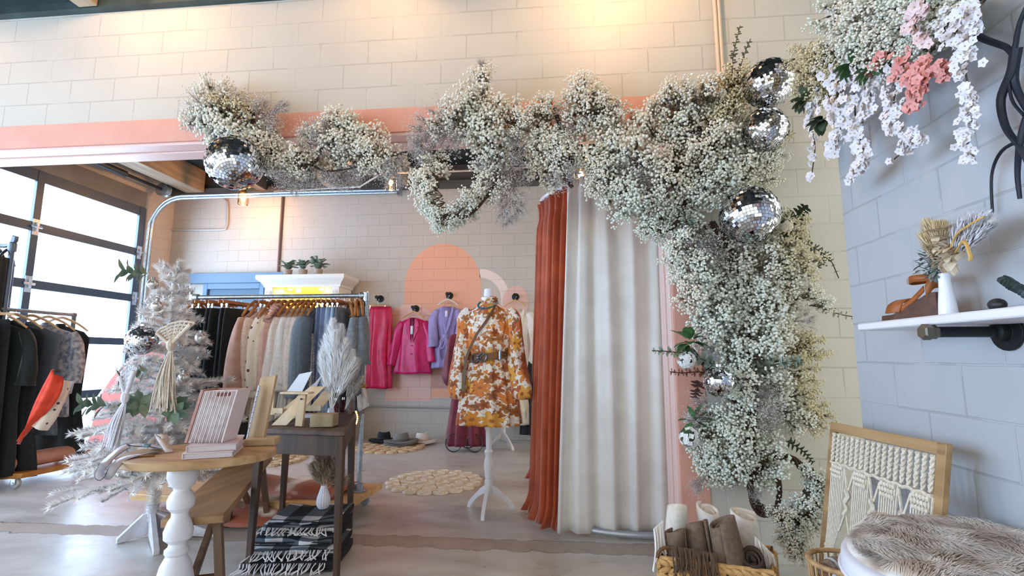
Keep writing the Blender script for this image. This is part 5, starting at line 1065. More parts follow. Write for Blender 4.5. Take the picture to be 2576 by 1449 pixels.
for i,(u,v,y) in enumerate(((730,728,.2),(750,733,.3),(808,727,.2),(708,734,.3),(823,733,.3))):
    P=aY(u,v,CY+y*.9); q=thing('lamp_reflection',('lamp reflection in the cabinet glass made as a bulb, second from the door','lamp reflection in the cabinet glass made as a bulb, lower of the middle pair','lamp reflection in the cabinet glass made as a bulb near the rack post side','lamp reflection in the cabinet glass made as a bulb nearest the blue door','lamp reflection in the cabinet glass made as a bulb beside the pilaster away from the door')[i],'lamp',P,'bulbs standing for lamp reflections in the cabinet'); MB().ball(P,.03,14,8,0,(1.25,1.25,.7)).build('bulb',gb_,q,smooth=180); MB().tube([P+Vector((0,0,.015)),Vector((P.x,P.y,zc0-.022))],.008,8).build('stem',mat('brass','c9a14a',.3,.9),q)
lamp('cabinet_light',((cx0+cx1)/2,CY+.16,zc0-.3),'ffc468',5,.08)
pot=mat('stone_pot','c2b1a2',.7,0,'ab9a8a',20,.2); lf=mat('eucalyptus_leaf','7e9a86',.6,0,'a7bba6',18)
for i,(u,l) in enumerate(((724,'potted green plant nearest the blue door on the cabinet top'),(762,'potted green plant in the middle of the cabinet top'),(800,'tallest potted green plant, on the far end of the cabinet top'))):
    P=aY(u,688,CY+.12); P.z=ztop; o=thing('potted_plant',l,'plant',P,'potted plants on the cabinet'); MB().lathe([(.001,0),(.05,0),(.056,.01),(.062,.1),(.064,.105),(.055,.105),(.05,.09)],P,18,0,None,False).build('pot',pot,o); b=MB(); r=random.Random(i+5)
    for s in range(24):
        a=r.random()*6.283; tl_=r.uniform(.3,1.1)*(1.25 if i==2 else 1); tip=P+Vector((.12*cos(a)*tl_,.1*sin(a)*tl_,.13+.11*r.random()*(1.4 if i==2 else 1))); Q=spline([P+Vector((0,0,.09)),P.lerp(tip,.5)+Vector((0,0,.08)),tip],5); b.tube(Q,.002,4)
        for j,p in enumerate(Q[2:]):
            for sgn in (-1,1): b.leaf(p,(cos(a+sgn*1.2),sin(a+sgn*1.2),.5),(0,0,1),.036,.034,0,.2)
    b.build('foliage',lf,o,smooth=180)
# ------------------------------------------------------------------ baby's breath sprays : a few meshes reused many times
flw=mat('cream_blossom','f8f4ea',.75,0,'ebe6d2',9); flg=mat('green_white_blossom','f1f3ea',.75,0,'dfe5d3',9); gli=mat('lilac_glitter_bead','ece9e6',.4,0,'d3cfd0',30); stm=mat('olive_stem','5c4f3c',.8,0,'43392b',20); stg=mat('grey_stem','a59c98',.7); yel=mat('straw_blossom','ece3c4',.75,0,'d3c69c',9)
def spray_mesh(seed,n,r0,spread,kind,leafy=True):
    """unit spray: root at the origin, grows along +z to length 1"""
    r=random.Random(seed); b=MB(); subs=[]
    nb=12
    for k in range(nb):
        a=2.4*k+r.random()*.5; s=spread*math.sqrt((k+.6)/nb); L=r.uniform(.62,.98)*(1-.22*(k/nb)); d=Vector((sin(s)*cos(a),sin(s)*sin(a),cos(s))); e=d*L; mid=d*L*.5+Vector((r.uniform(-.05,.05),r.uniform(-.05,.05),.04))
        P=spline([Vector((0,0,0)),mid,e],4); b.tube(P,[.009]*5+[.005]*4,4,1,cap=False); subs.append((e,d))
    pts=[]
    for i in range(n):
        e,d=subs[int(r.random()**.9*nb)%nb]; g=Vector((r.gauss(0,1),r.gauss(0,1),r.gauss(0,1))).normalized()*r.uniform(.06,.25)*(1.15 if kind=='g' else 1.); p=e+g
        if p.length<.28: continue
        pts.append((p,e))
    for p,e in pts:
        q=e*.72+(p-e)*.15; c=(p-q); s=basis(c)[0]*.0042; k=len(b.v); b.v+=[tuple(q-s),tuple(q+s),tuple(p)]; b.face((k,k+1,k+2),1)
        rr=r0*r.uniform(.65,1.25)
        if kind=='g': b.octa(p,rr,0)
        else: b.ico(p,rr,0)
    # dull bracts added deep in the spray, dark to stand for shade between blossoms
    if leafy:
        for i in range(26):
            e,d=subs[i%nb]; p=e*r.uniform(.2,.75); dd=Vector((r.uniform(-1,1),r.uniform(-1,1),r.uniform(-.2,1))); b.leaf(p,dd,(0,0,1),.14,.045,2,.2)
    me_o=b; return me_o
bract=mat('dried_bract','6d6549',.8,0,'4d4735',12); bractg=mat('grey_bract','a39c98',.8)
SPR={}
def proto(key,n,r0,spread,kind,mats,seeds):
    L=[]
    for s in seeds:
        b=spray_mesh(s,n,r0,spread,kind,kind!='g'); me=bpy.data.meshes.new('baby_breath_spray'); me.from_pydata(b.v,[],b.f)
        for x in mats: me.materials.append(x)
        me.polygons.foreach_set('material_index',b.m); me.polygons.foreach_set('use_smooth',[True]*len(me.polygons)); me.update(); L.append(me)
    SPR[key]=L
proto('b',360,.034,.95,'b',[flw,stm,bract],range(1,6))
proto('g',420,.016,.9,'g',[gli,stg,bractg],range(11,14))
proto('y',380,.031,.95,'b',[yel,stm,bract],range(21,23))
proto('t',220,.034,.42,'b',[flw,stm,bract],range(31,33))
proto('w',380,.035,.95,'b',[flg,stm,bract],range(41,45))
proto('h',300,.015,.38,'g',[gli,stg,bractg],range(51,53))
FR_=random.Random(77)
def spray(parent,P,d,L,key,nm=None):
    me=FR_.choice(SPR[key]); o=bpy.data.objects.new(nm or {'g':'glitter_spray','h':'glitter_sprig','t':'blossom_sprig','y':'straw_spray'}.get(key,'baby_breath_spray'),me); COL.objects.link(o)
    q=Vector(d).normalized().to_track_quat('Z','Y'); o.rotation_mode='QUATERNION'; o.rotation_quaternion=q@Euler((0,0,FR_.random()*6.28)).to_quaternion(); o.location=Vector(P); o.scale=(L,)*3
    setp(o,parent); return o
def garland(name,label,group,clumps,spine,Y,vines,yj=.06):
    """clumps: (u,v,radius px,key[,angle deg]); spine: px polyline the sprays are wired to"""
    c=aY(*spine[0],Y); o=thing(name,label,'garland',c,group); sp=[Vector((u,v)) for u,v in spine]
    for cl in clumps:
        u,v,rp,key=cl[:4]; y=Y+FR_.uniform(-yj,yj)
        p=Vector((u,v)); best=min((( (p-(a+(b_-a)*max(0,min(1,(p-a).dot(b_-a)/((b_-a).length_squared+1e-6))))).length,a+(b_-a)*max(0,min(1,(p-a).dot(b_-a)/((b_-a).length_squared+1e-6)))) for a,b_ in zip(sp[:-1],sp[1:])),key=lambda t:t[0])
        dirp=(p-best[1]); k=mpp(aY(u,v,y))
        if len(cl)>4: an=R(cl[4]); dirp=Vector((cos(an),-sin(an)))*rp
        if dirp.length<8: dirp=Vector((FR_.uniform(-1,1),FR_.uniform(-.6,1)))*6
        d3=Vector((dirp.x,0,-dirp.y)); out=.75 if len(cl)<=4 else .25
        dd=(d3.normalized()*min(1,d3.length/rp+.25)+Vector((FR_.uniform(-.15,.15),-out*FR_.uniform(.4,1.1),FR_.uniform(-.1,.15)))).normalized()
        L=rp*k*(2.05 if key not in 'th' else 2.3)
        C=aY(u,v,min(y,YF-.02-.5*L)); root=C-dd*L*.62
        root.y=min(root.y,YF-.03); spray(o,root,dd,L,key)
    for vn in vines:
        pts,rad=vn; b=MB(); P=spline([aY(u,v,Y+dy) for u,v,dy in pts],6)
        for s in range(4):
            ph=s*1.57; b.tube([p+Vector((cos(i*.5+ph)*rad*.7,sin(i*.5+ph)*rad*.7,sin(i*.5+ph+.6)*rad*.7)) for i,p in enumerate(P)],rad*.55,5)
        b.build('twisted_vine',VINE,o)
    return o
VINE=wood('grapevine','4d3526','33231a',2,30,.8)
GY=YF-.16
def ringpx(u,v,ru,rv,a0=0,a1=360,n=14,dy=0): return [(u+ru*cos(R(a0+(a1-a0)*i/n)),v-rv*sin(R(a0+(a1-a0)*i/n)),dy) for i in range(n+1)]
G='baby breath garlands over the opening'
A=[(555,228,42,'b',95),(535,250,45,'b',110),(500,272,48,'g',150),(478,306,32,'g',180),(515,310,48,'b'),(548,290,45,'w'),(640,262,48,'g',60),(680,275,40,'g',30),(712,268,28,'h',15),(605,320,48,'b'),(640,330,48,'b'),(560,348,48,'b'),(610,375,50,'w'),(660,352,42,'b'),(690,322,26,'g',20),(655,395,45,'b'),(590,260,40,'y',80),(530,340,42,'g'),(690,390,40,'b')]
garland('flower_garland',"baby's breath garland with a small vine ring above the largest mirror ball",G,A,[(520,300),(600,330),(660,370)],GY,[(ringpx(603,298,34,34,-20,200),.012),([(470,310,0),(560,320,-.02),(640,345,-.02),(700,400,0),(760,420,0)],.012),([(640,350,0),(680,330,0),(690,330,0)],.014)])
B=[(790,318,38,'g',120),(775,340,32,'b',150),(850,290,40,'b',85),(868,310,40,'b',70),(835,325,42,'b'),(905,325,44,'b'),(880,355,45,'w'),(935,350,42,'b'),(815,365,45,'g',150),(770,395,42,'g'),(850,395,48,'b'),(875,415,42,'g'),(905,405,40,'b'),(950,390,42,'b'),(980,400,38,'b'),(1000,425,32,'g'),(970,440,34,'g',-80),(995,460,26,'g',-70),(735,425,42,'b',-110),(715,400,40,'b'),(720,458,38,'g',-95),(740,480,26,'g',-90),(700,440,30,'g',-110),(780,440,36,'h',-65),(790,460,34,'h',-62),(828,450,34,'h',-55),(842,462,30,'h',-58),(868,450,34,'h',-52),(885,462,28,'h',-50),(760,415,40,'b',-60),(905,440,30,'h',-40)]
garland('flower_garland',"baby's breath garland arch with drooping glitter sprigs before the pendant disc",G,B,[(700,410),(760,405),(830,345),(900,360),(990,420)],GY,[([(740,420,0),(790,410,-.03),(812,370,0),(850,345,-.02),(900,365,0),(940,395,0),(1015,385,0)],.012),([(760,400,0),(820,430,-.02),(900,420,0)],.006)])
Cc_=[(1085,300,48,'g',160),(1045,330,42,'g',180),(1075,355,46,'g'),(1120,345,48,'g'),(1105,300,42,'b',140),(1150,275,45,'b',120),(1185,235,48,'b',100),(1210,255,45,'b',70),(1215,185,34,'t',92),(1212,160,22,'h',90),(1190,290,52,'b'),(1170,320,48,'w'),(1235,300,45,'b'),(1225,345,52,'b'),(1250,385,48,'w'),(1220,400,42,'b'),(1245,430,42,'g'),(1232,470,38,'b'),(1205,500,38,'b'),(1170,530,36,'w'),(1140,548,34,'w',-60),(1115,570,28,'w',-95),(1115,550,30,'b',-100),(1085,545,32,'w',-150),(1075,520,36,'w',-170),(1065,490,38,'b',180),(1058,460,38,'b',170),(1075,430,42,'b',120),(1105,405,30,'b',60),(1285,300,44,'b'),(1310,285,34,'b',20),(1320,320,36,'b'),(1290,360,34,'h',-110),(1300,395,34,'h',-110),(1285,430,36,'g',-90),(1290,470,44,'g',-90),(1275,510,44,'g',-95),(1290,540,36,'g',-90),(1270,560,26,'g',-95),(1055,400,30,'g',-160),(1040,375,28,'g',180)]
garland('flower_garland',"baby's breath garland hanging as an open loop below the header, left of the rust curtain",G,Cc_,[(1080,440),(1090,520),(1160,520),(1230,450),(1240,380),(1190,290),(1290,300)],GY-.03,[([(1105,400,0),(1072,440,0),(1075,500,0),(1110,540,-.02),(1170,545,-.02),(1220,500,0),(1250,440,0),(1240,370,0),(1200,310,0)],.012),([(1180,320,0),(1250,300,0),(1330,290,0),(1400,272,0)],.006),([(1120,540,0),(1130,560,-.02),(1180,505,-.03)],.004)])
D=[(1358,280,38,'b',100),(1375,265,34,'b',90),(1345,320,44,'b'),(1352,362,46,'b'),(1365,395,46,'b'),(1385,430,44,'b'),(1410,455,36,'g',-60),(1418,298,44,'g',150),(1440,325,38,'g'),(1460,225,42,'b',95),(1470,205,34,'b',92),(1490,245,44,'b',80),(1515,240,36,'b',60),(1480,290,46,'b'),(1510,285,44,'b'),(1535,270,36,'b',40),(1530,310,42,'w'),(1420,400,44,'b'),(1445,380,40,'b',30),(1400,350,30,'b'),(1440,445,34,'g',-50)]
garland('flower_garland',"baby's breath garland in an upright loop beside the hanging bulb over the rust curtain",G,D,[(1370,300),(1360,390),(1400,420),(1470,300),(1520,280)],GY-.02,[([(1400,290,0),(1410,330,0),(1400,380,0),(1410,430,0),(1440,470,0)],.012),([(1430,290,0),(1480,285,-.02),(1530,300,0)],.014)])
E_=[(1550,330,50,'b'),(1600,310,50,'b'),(1640,295,48,'b',110),(1690,240,46,'b',95),(1705,215,38,'b',92),(1660,260,42,'b',120),(1740,250,46,'b',80),(1770,225,42,'b',75),(1725,300,48,'b'),(1680,320,50,'w'),(1570,380,54,'w'),(1530,410,50,'w'),(1620,370,52,'b'),(1545,450,48,'w'),(1590,440,50,'b'),(1640,430,50,'w'),(1520,480,44,'b'),(1570,510,48,'w'),(1610,520,48,'w'),(1650,545,46,'w',-95),(1640,590,32,'w',-95),(1680,480,50,'b'),(1700,420,48,'b'),(1720,365,46,'b'),(1770,300,48,'y'),(1810,260,48,'y'),(1840,230,44,'y',90),(1845,190,40,'y',92),(1800,330,46,'g'),(1780,380,48,'b'),(1830,300,48,'y'),(1830,360,50,'b'),(1870,330,44,'b'),(1860,400,50,'w'),(1810,430,50,'w'),(1760,430,46,'b'),(1730,500,48,'w'),(1780,490,50,'w'),(1820,470,48,'w'),(1890,430,44,'b'),(1920,400,40,'b'),(1940,440,40,'b'),(1955,390,32,'b'),(1710,545,46,'w'),(1690,570,40,'w'),(1630,470,44,'g'),(1600,410,40,'g'),(1745,340,40,'g'),(1500,440,40,'b',160),(1490,400,38,'b',160),(1960,340,30,'y',40),(1850,450,44,'b'),(1780,220,30,'t',90)]
garland('flower_garland',"largest baby's breath garland mass filling the corner over the pink post",G,E_,[(1540,400),(1620,430),(1700,400),(1780,340),(1830,280)],GY-.05,[([(1560,360,.03),(1650,420,.03),(1720,500,.03),(1690,575,.0),(1640,575,0)],.014),(ringpx(1760,395,60,70),.016),([(1690,300,.03),(1740,310,0),(1790,380,.03)],.016)],.1)
F_=[(1730,590,48,'w'),(1700,650,44,'b',170),(1705,610,40,'w',150),(1760,620,50,'g'),(1790,640,50,'g'),(1815,600,46,'g'),(1850,620,44,'b'),(1890,650,50,'b'),(1925,620,46,'b'),(1955,650,48,'b'),(1985,600,44,'y'),(2005,560,36,'y'),(2000,640,42,'y'),(2040,660,38,'y',20),(1740,690,46,'w'),(1725,740,42,'b',180),(1780,720,50,'w'),(1830,690,50,'g'),(1850,735,54,'w'),(1905,720,54,'w'),(1960,710,48,'b'),(2010,700,44,'b'),(1780,780,50,'w'),(1830,800,54,'w'),(1890,785,56,'w'),(1950,770,50,'w'),(2000,760,40,'b'),(2045,740,32,'t',15),(2075,765,26,'t',10),(2040,800,32,'g'),(1760,830,42,'b',180),(1800,860,48,'g'),(1860,850,54,'w'),(1920,845,54,'w'),(1980,830,46,'b'),(1840,900,50,'w'),(1900,910,52,'w'),(1950,900,48,'w'),(2010,880,44,'y'),(2050,870,36,'y',20),(1860,960,46,'w'),(1920,970,50,'g'),(1980,950,48,'b'),(2030,940,40,'y'),(1990,1010,46,'w'),(2040,1000,42,'y'),(2065,1060,38,'y',-20),(1940,1030,48,'g'),(1880,1020,44,'w'),(1750,1030,44,'g',170),(1740,1060,34,'g',180),(1790,1075,44,'w'),(1840,1060,46,'w'),(1770,1110,46,'w'),(1820,1125,50,'w'),(1870,1105,46,'w'),(1930,1085,46,'g'),(1790,1165,46,'w'),(1840,1170,46,'w'),(1905,1140,46,'w'),(1960,1150,44,'w'),(1930,1185,40,'w'),(1800,1205,38,'w',-100),(1750,1225,30,'h',-140),(1850,1215,28,'h',-100),(1900,1240,30,'h',-60),(2020,1060,38,'b'),(1760,1090,38,'b',180)]
garland('flower_garland',"tall baby's breath column falling down the wall beside the pink post",'',F_,[(1780,560),(1860,680),(1880,800),(1890,920),(1900,1020),(1860,1120),(1880,1200)],GY-.06,[([(1790,560,.03),(1850,650,.04),(1880,760,.05),(1890,900,.05),(1900,1010,.03),(1890,1100,0),(1900,1180,-.02)],.018),(ringpx(1960,1220,72,72),.016),(ringpx(1925,1235,36,60),.012),([(1740,880,.0),(1830,990,.0),(1900,1060,0)],.01)],.12)
H_=[(2060,1195,34,'w',70),(2065,1235,38,'w',30),(2050,1275,38,'w'),(2020,1300,38,'w'),(1985,1315,36,'w'),(2010,1345,38,'b'),(1990,1375,34,'b',-100),(1960,1300,30,'b',150),(2040,1325,34,'b'),(1940,1285,26,'h',160),(2005,1400,26,'b',-95),(2080,1215,26,'b',40)]
garland('flower_garland',"small baby's breath garland curving down to the floor below the vine wreath",'',H_,[(2050,1220),(2040,1280),(2000,1320),(1990,1380)],GY-.22,[([(2040,1180,0),(2060,1230,0),(2040,1290,-.02),(1990,1310,0),(1940,1290,.03)],.01)])
# greenery tucked in the column
eu=mat('dusty_eucalyptus','93a596',.6,0,'7c8f83',14); eug=mat('green_leaf','4f7a4a',.5,0,'3a5f3a',20); rustl=mat('rust_leaf','8a4a2c',.6,0,'6e3a24',20); dkg=mat('dark_green_leaf','3c4a38',.55,0,'515f47',14)
def euc(label,pts,Y,m,L=.04,W=.04,n=16):
    P=spline([aY(u,v,Y+dy) for u,v,dy in pts],8); b=MB(); b.tube(P,.003,5,1); k=len(P)
    for i in range(n):
        t=i/n; p=P[int(t*(k-1))]; d=(P[min(int(t*(k-1))+1,k-1)]-P[max(int(t*(k-1))-1,0)]).normalized(); x,y=basis(d); a=i*PI/2+.4
        for s in (-1,1): b.leaf(p,(x*cos(a)+y*sin(a))*s+d*.35,d,L*(1.1-.5*t),W*(1.1-.5*t),0,.15)
    tag(b.build('eucalyptus_branch',[m,stm],smooth=180),label,'greenery')
euc('pale eucalyptus branch reaching left over the white curtain',[(1790,915,0),(1740,893,-.05),(1690,885,-.08),(1640,882,-.1)],GY-.1,eu,.045,.045,15)
euc('rust coloured eucalyptus sprig under the pale branch on the pink post',[(1790,945,0),(1760,935,-.02),(1720,938,-.03),(1685,935,-.04)],GY-.08,rustl,.035,.035,12)
euc('brown leaf cluster beside the lowest mirror ball',[(1760,960,0),(1752,985,-.02),(1748,1000,-.03)],GY-.08,mat('brown_leaf','5d3b30',.6),.045,.035,9)
euc('dark green leaf spray on the wall side of the big mirror ball',[(1960,570,0),(2000,545,-.02),(2030,520,0)],GY-.06,dkg,.06,.035,14)
euc('dark leaf stems beside the second lowest vine ring',[(1980,1110,0),(2020,1135,0),(2045,1165,0)],GY-.08,dkg,.035,.018,16)
euc('eucalyptus branch in front of the column above the lowest mirror ball',[(1900,930,0),(1960,915,-.06),(2020,905,-.06)],GY-.2,eu,.05,.05,12)
euc('grey green leaf spray right of the column below the big mirror ball',[(1960,600,0),(2030,615,0),(2090,650,.02)],GY-.04,mat('grey_green_leaf','77806a',.6,0,'61695a',14),.05,.022,22)
euc('thin eucalyptus twig reaching to the wall corner right of the column',[(2060,670,0),(2085,650,0),(2110,700,0)],GY-.02,mat('grey_green_leaf','77806a',.6,0,'61695a',14),.035,.03,7)
euc('loose white petalled twig reaching toward the shelf',[(2060,770,0),(2110,790,0),(2170,800,-.02)],GY-.1,mat('dry_petal','b9b5a0',.7),.035,.03,8)
euc('tall eucalyptus sprigs rising beside the top mirror ball',[(1840,220,0),(1845,140,-.01),(1862,65,-.02)],GY-.02,mat('olive_leaf','7d7c5e',.6,0,'6a6a50',14),.035,.022,18)
euc('second eucalyptus sprig rising beside the wall conduits',[(1850,220,0),(1868,150,-.01),(1888,98,-.02)],GY-.03,mat('olive_leaf','7d7c5e',.6,0,'6a6a50',14),.032,.02,14)
euc('sage leaf tuft at the top of the column by the big vine ring',[(1710,600,0),(1730,570,-.04),(1745,555,-.05)],GY-.12,eu,.05,.045,9)
euc('dark green pine sprig inside the big vine ring',[(1720,590,0),(1725,560,-.02),(1715,520,-.03)],GY-.1,mat('pine_sprig','4a5a4a',.7),.06,.012,26)
def leafcl(label,u,v,Y,n,L,W,m):
    c=aY(u,v,Y); b=MB(); r=random.Random(u)
    for i in range(n):
        d=Vector((r.uniform(-1,1),r.uniform(-1,.1),r.uniform(-1,1))); b.leaf(c+d*.02,d,(0,0,1),L*r.uniform(.7,1.1),W,0,.25)
    tag(b.build('leaf_cluster',m,smooth=180),label,'greenery')
leafcl('bright green leaves above the rust sprig on the pink post',1735,860,GY-.12,14,.1,.055,eug); leafcl('bright green leaves low on the column by the white hydrangea',1745,1060,GY-.14,14,.09,.05,eug)
def bloom(label,u,v,Y,r_,m,n=60,nm='hydrangea'):
    c=aY(u,v,Y); b=MB(); r=random.Random(v)
    for i in range(n):
        d=Vector((r.gauss(0,1),r.gauss(0,1)-.5,r.gauss(0,1))).normalized(); x,y=basis(d); p=c+d*r_
        for k in range(4): a=k*PI/2+i; w=x*cos(a)+y*sin(a); b.leaf(p,w+d*.35,d,r_*.34,r_*.3,0,.1)
    b.ball(c,r_*.75,10,8,1); tag(b.build(nm,[m,dkg],smooth=180),label,'flower')
hyw=mat('white_hydrangea_petal','e9ecec',.6)
bloom('white hydrangea under the bright green leaves beside the pink post',1727,905,GY-.16,.045,hyw); bloom('white hydrangea low on the column beside the pink post',1735,1100,GY-.18,.05,hyw); bloom('cream flower at the wall side of the big mirror ball',1972,568,GY-.16,.042,mat('cream_petal','e6dcc8',.6))
# ------------------------------------------------------------------ mirror balls
mir=mat('mirror_tile','e8ebf2',.04,1.); core=mat('mirror_ball_core','3a3b40',.6)
def mirror_ball(label,u,v,rp,Y,hang=False):
    P=aY(u,v,Y); k=mpp(P); r=rp*k; o=thing('mirror_ball',label,'mirror ball',P,'mirror balls in the garlands'); b=MB(); rr=random.Random(u); b.ball(P,r*.985,28,18,1)
    M=Euler((rr.uniform(-.5,.5),rr.uniform(-.5,.5),0)).to_matrix(); rows=28
    for i in range(rows):
        a0=-PI/2+PI*i/rows; a1=a0+PI/rows*.9; am=(a0+a1)/2; n=max(3,int(2*PI*cos(am)/(PI/rows)))
        for j in range(n):
            t0=2*PI*j/n; t1=t0+2*PI/n*.9; tm=(t0+t1)/2; N=Vector((cos(am)*cos(tm),cos(am)*sin(tm),sin(am)))
            jit=Vector((rr.gauss(0,.1),rr.gauss(0,.1),rr.gauss(0,.1))); q=[]
            for a,t in ((a0,t0),(a0,t1),(a1,t1),(a1,t0)):
                w=Vector((cos(a)*cos(t),cos(a)*sin(t),sin(a))); s=(w-N); s=s-N*s.dot(N); s=s-N*(s.dot(jit))
                q.append(P+M@((N+s)*r))
            b.quad(*q)
    b.build('mirror_tiles',[mir,core],o,smooth=0)
    MB().lathe([(.014,0),(.014,.012),(.004,.014)],P+Vector((0,0,r*.98)),10).build('cap',chrome,o)
    return o
mirror_ball('largest mirror ball hanging under the garland at the window end',590,410,67,GY-.16)
mirror_ball('top mirror ball of the corner column, high by the wall conduits',1935,211,61,GY-.2); mirror_ball('second mirror ball, tucked under the top one in the corner column',1925,326,54,GY-.2)
mirror_ball('big mirror ball in the middle of the column, half covered by sprays',1886,541,72,GY-.24); mirror_ball('lowest mirror ball of the column beside the pink post',1808,960,38,GY-.3)
mirror_ball('mirror ball hung on the window side of the white tree',356,856,36,2.95)
# ------------------------------------------------------------------ pendant lights under the header
jar=glass('jar_glass','fff1dc',.03); bulb=glow('lit_bulb','ffc987',30.)
def jarlamp(label,u,v,Y,s=1.):
    P=aY(u,v,Y); o=thing('jar_lamp',label,'lamp',P); MB().lathe([(.05*s,-.07*s),(.055*s,-.06*s),(.055*s,.04*s),(.035*s,.06*s),(.03*s,.07*s)],P,18,0,None,False).build('glass_jar',jar,o,smooth=60)
    b=MB()
    for k in range(6): a=k*PI/3; b.tube([P+Vector((.058*s*cos(a),.058*s*sin(a),-.07*s)),P+Vector((.058*s*cos(a),.058*s*sin(a),.05*s)),P+Vector((.03*s*cos(a),.03*s*sin(a),.08*s))],.0025,4)
    b.build('wire_cage',met,o); MB().ball(P,.024*s,12,8,0,(1,1,1.3)).build('bulb',bulb,o,smooth=180)
    MB().lathe([(.032*s,.06*s),(.035*s,.08*s),(.02*s,.12*s),(.012*s,.13*s)],P,14).build('socket',mat('brass','c9a14a',.3,.9),o); MB().tube([P+Vector((0,0,.12*s)),Vector((P.x,P.y,ZW+.02))],.004,5).build('cord',cdm,o)
    return P
p1=jarlamp('lit caged jar lamp hanging at the end of the garage track',984,460,5.6,1.2); p2=jarlamp('lit bulb lamp hanging by the garland above the rust curtain',1461,440,4.2); p3=jarlamp('lit caged lamp hanging by the back wall under the garland mirror ball',612,500,6.75,1.3)
P=aY(893,410,5.4); o=thing('pendant_shade','white disc pendant shade hanging under the dark joists','pendant',P); MB().lathe([(.004,.03),(.05,.025),(.1,.0),(.1,-.006),(.05,.015),(.004,.02)],P,28,0,None,False).build('shade',white,o); MB().tube([P+Vector((0,0,.02)),Vector((P.x,P.y,ZW+.1))],.004,5).build('cord',cdm,o)
for P,w in ((p1,9),(p2,9),(p3,10)): lamp('jar_light',P-Vector((0,0,.09)),'ffb469',w,.04)
b=MB(); b.tube(spline([aY(1478,352,3.5),aY(1475,400,4.0)],4),.012,8); b.lathe([(.05,0),(.05,.01),(.03,.02),(.03,.04)],aY(1480,350,3.5),16); tag(b.build('lamp_rod',mat('pale_rod','d9cdbd',.4,.3)),'pale lamp rod fixed under the header near the upright garland','rod')
# ------------------------------------------------------------------ flower cascade on the right wall
CX=XR-.12
cas=thing('flower_cascade',"cascade of baby's breath with white and pink blossom strands high on the right wall",'flowers',aX(2250,120,CX))
def crl(u,v,rp,key,ang=None,X=CX):
    P=aX(u,v,X); k=mpp(P); L=rp*k*2.05; P=aX(u,v,min(X,XR-.02-.48*L)); a=R(FR_.uniform(0,360) if ang is None else ang); dd=Vector((-.75,-cos(a)*.8,sin(a)*.8)).normalized(); root=P-dd*L*.6; root.x=min(root.x,XR-.03); spray(cas,root,dd,L,key)
for q in ((2095,45,44,'w'),(2130,20,48,'b'),(2120,90,48,'b'),(2165,65,50,'w'),(2180,15,50,'b'),(2160,120,48,'w'),(2215,50,52,'b'),(2225,105,50,'w'),(2260,20,52,'w'),(2275,75,52,'b'),(2190,150,46,'b'),(2240,150,44,'b'),(2310,40,54,'w'),(2320,95,48,'w'),(2360,20,52,'w'),(2370,75,46,'b'),(2100,130,40,'b'),(2290,125,42,'w'),(2410,25,46,'b'),(2040,150,42,'y'),(2020,185,40,'y'),(2050,215,40,'y'),(2075,170,40,'y'),(2035,240,34,'y'),(2005,150,34,'y'),(2085,215,38,'y')): crl(*q)
pw=mat('white_blossom_petal','f0eef2',.6,0,'e6dfe2',30); pp=mat('pink_blossom_petal','efaaa2',.6,0,'e5938e',30); pl=mat('blush_blossom_petal','f0dadb',.6,0,'e6c5c6',30); ctr=mat('blossom_centre','b9a56a',.7)
def strand(nm,pts,m,wpx=28,n=46,rp=15,seed=0,X=CX,jit=1.):
    r=random.Random(seed+len(pts)); P=spline([aX(u,v,X-dx) for u,v,dx in pts],10); b=MB(); b.tube(P,.003,4,1)
    for i in range(int(n*1.45)):
        t=r.random(); p=P[int(t*(len(P)-1))]; k=mpp(p); w=wpx*k*(1-.55*t); c=p+Vector((-abs(r.gauss(0,.5))*w*.7,r.gauss(0,.55)*w,r.gauss(0,.4)*w*jit)); c.x=min(c.x,XR-.012)
        d=Vector((-1,r.uniform(-.8,.4),r.uniform(-.7,.5))).normalized(); x,y=basis(d); R0=rp*k*r.uniform(.6,.95)
        for q in range(5): a=q*2*PI/5+i; b.leaf(c,x*cos(a)+y*sin(a)+d*.3,d,R0,R0*.85,0,.12)
        b.octa(c+d*R0*.15,R0*.16,2)
    b.build(nm,[m,stm,ctr],cas,smooth=180)
strand('blossom_strand',[(2060,235,0),(2040,300,0),(2050,370,0),(2040,450,0)],pw,16,26,13,1)
strand('blossom_strand',[(2110,180,0),(2105,250,.02),(2115,320,.03),(2095,385,0)],pw,40,60,15,2)
strand('blossom_strand',[(2150,190,0),(2150,270,.03),(2160,340,.03),(2180,400,.02),(2150,440,0)],pw,44,80,15,3)
strand('blossom_strand',[(2200,190,0),(2190,240,.03),(2170,310,.03)],pw,44,50,15,4)
strand('blossom_strand',[(2260,190,0),(2250,250,.02),(2255,320,.02),(2300,350,.02),(2250,400,0)],pw,40,84,14,5)
strand('blossom_strand',[(2300,340,.02),(2325,355,.02)],pw,26,24,14,6)
strand('pink_blossom_strand',[(2270,165,.03),(2310,170,.05),(2320,220,.05),(2305,270,.03)],pp,40,70,17,7)
strand('pink_blossom_strand',[(2330,170,.03),(2370,170,.03),(2385,195,.02)],pp,26,30,16,8)
strand('pink_blossom_strand',[(2225,140,.03),(2205,160,.03),(2195,180,.03)],pp,20,22,15,9)
strand('blossom_strand',[(2380,60,.02),(2420,110,.02),(2430,190,.02),(2450,280,.0),(2430,350,0),(2450,395,0)],pw,42,96,15,10)
strand('blossom_strand',[(2430,30,.02),(2450,40,.03),(2460,70,.02)],pw,36,34,19,11)
strand('blossom_strand',[(2330,20,.05),(2300,60,.06),(2340,110,.05)],pl,34,30,17,12)
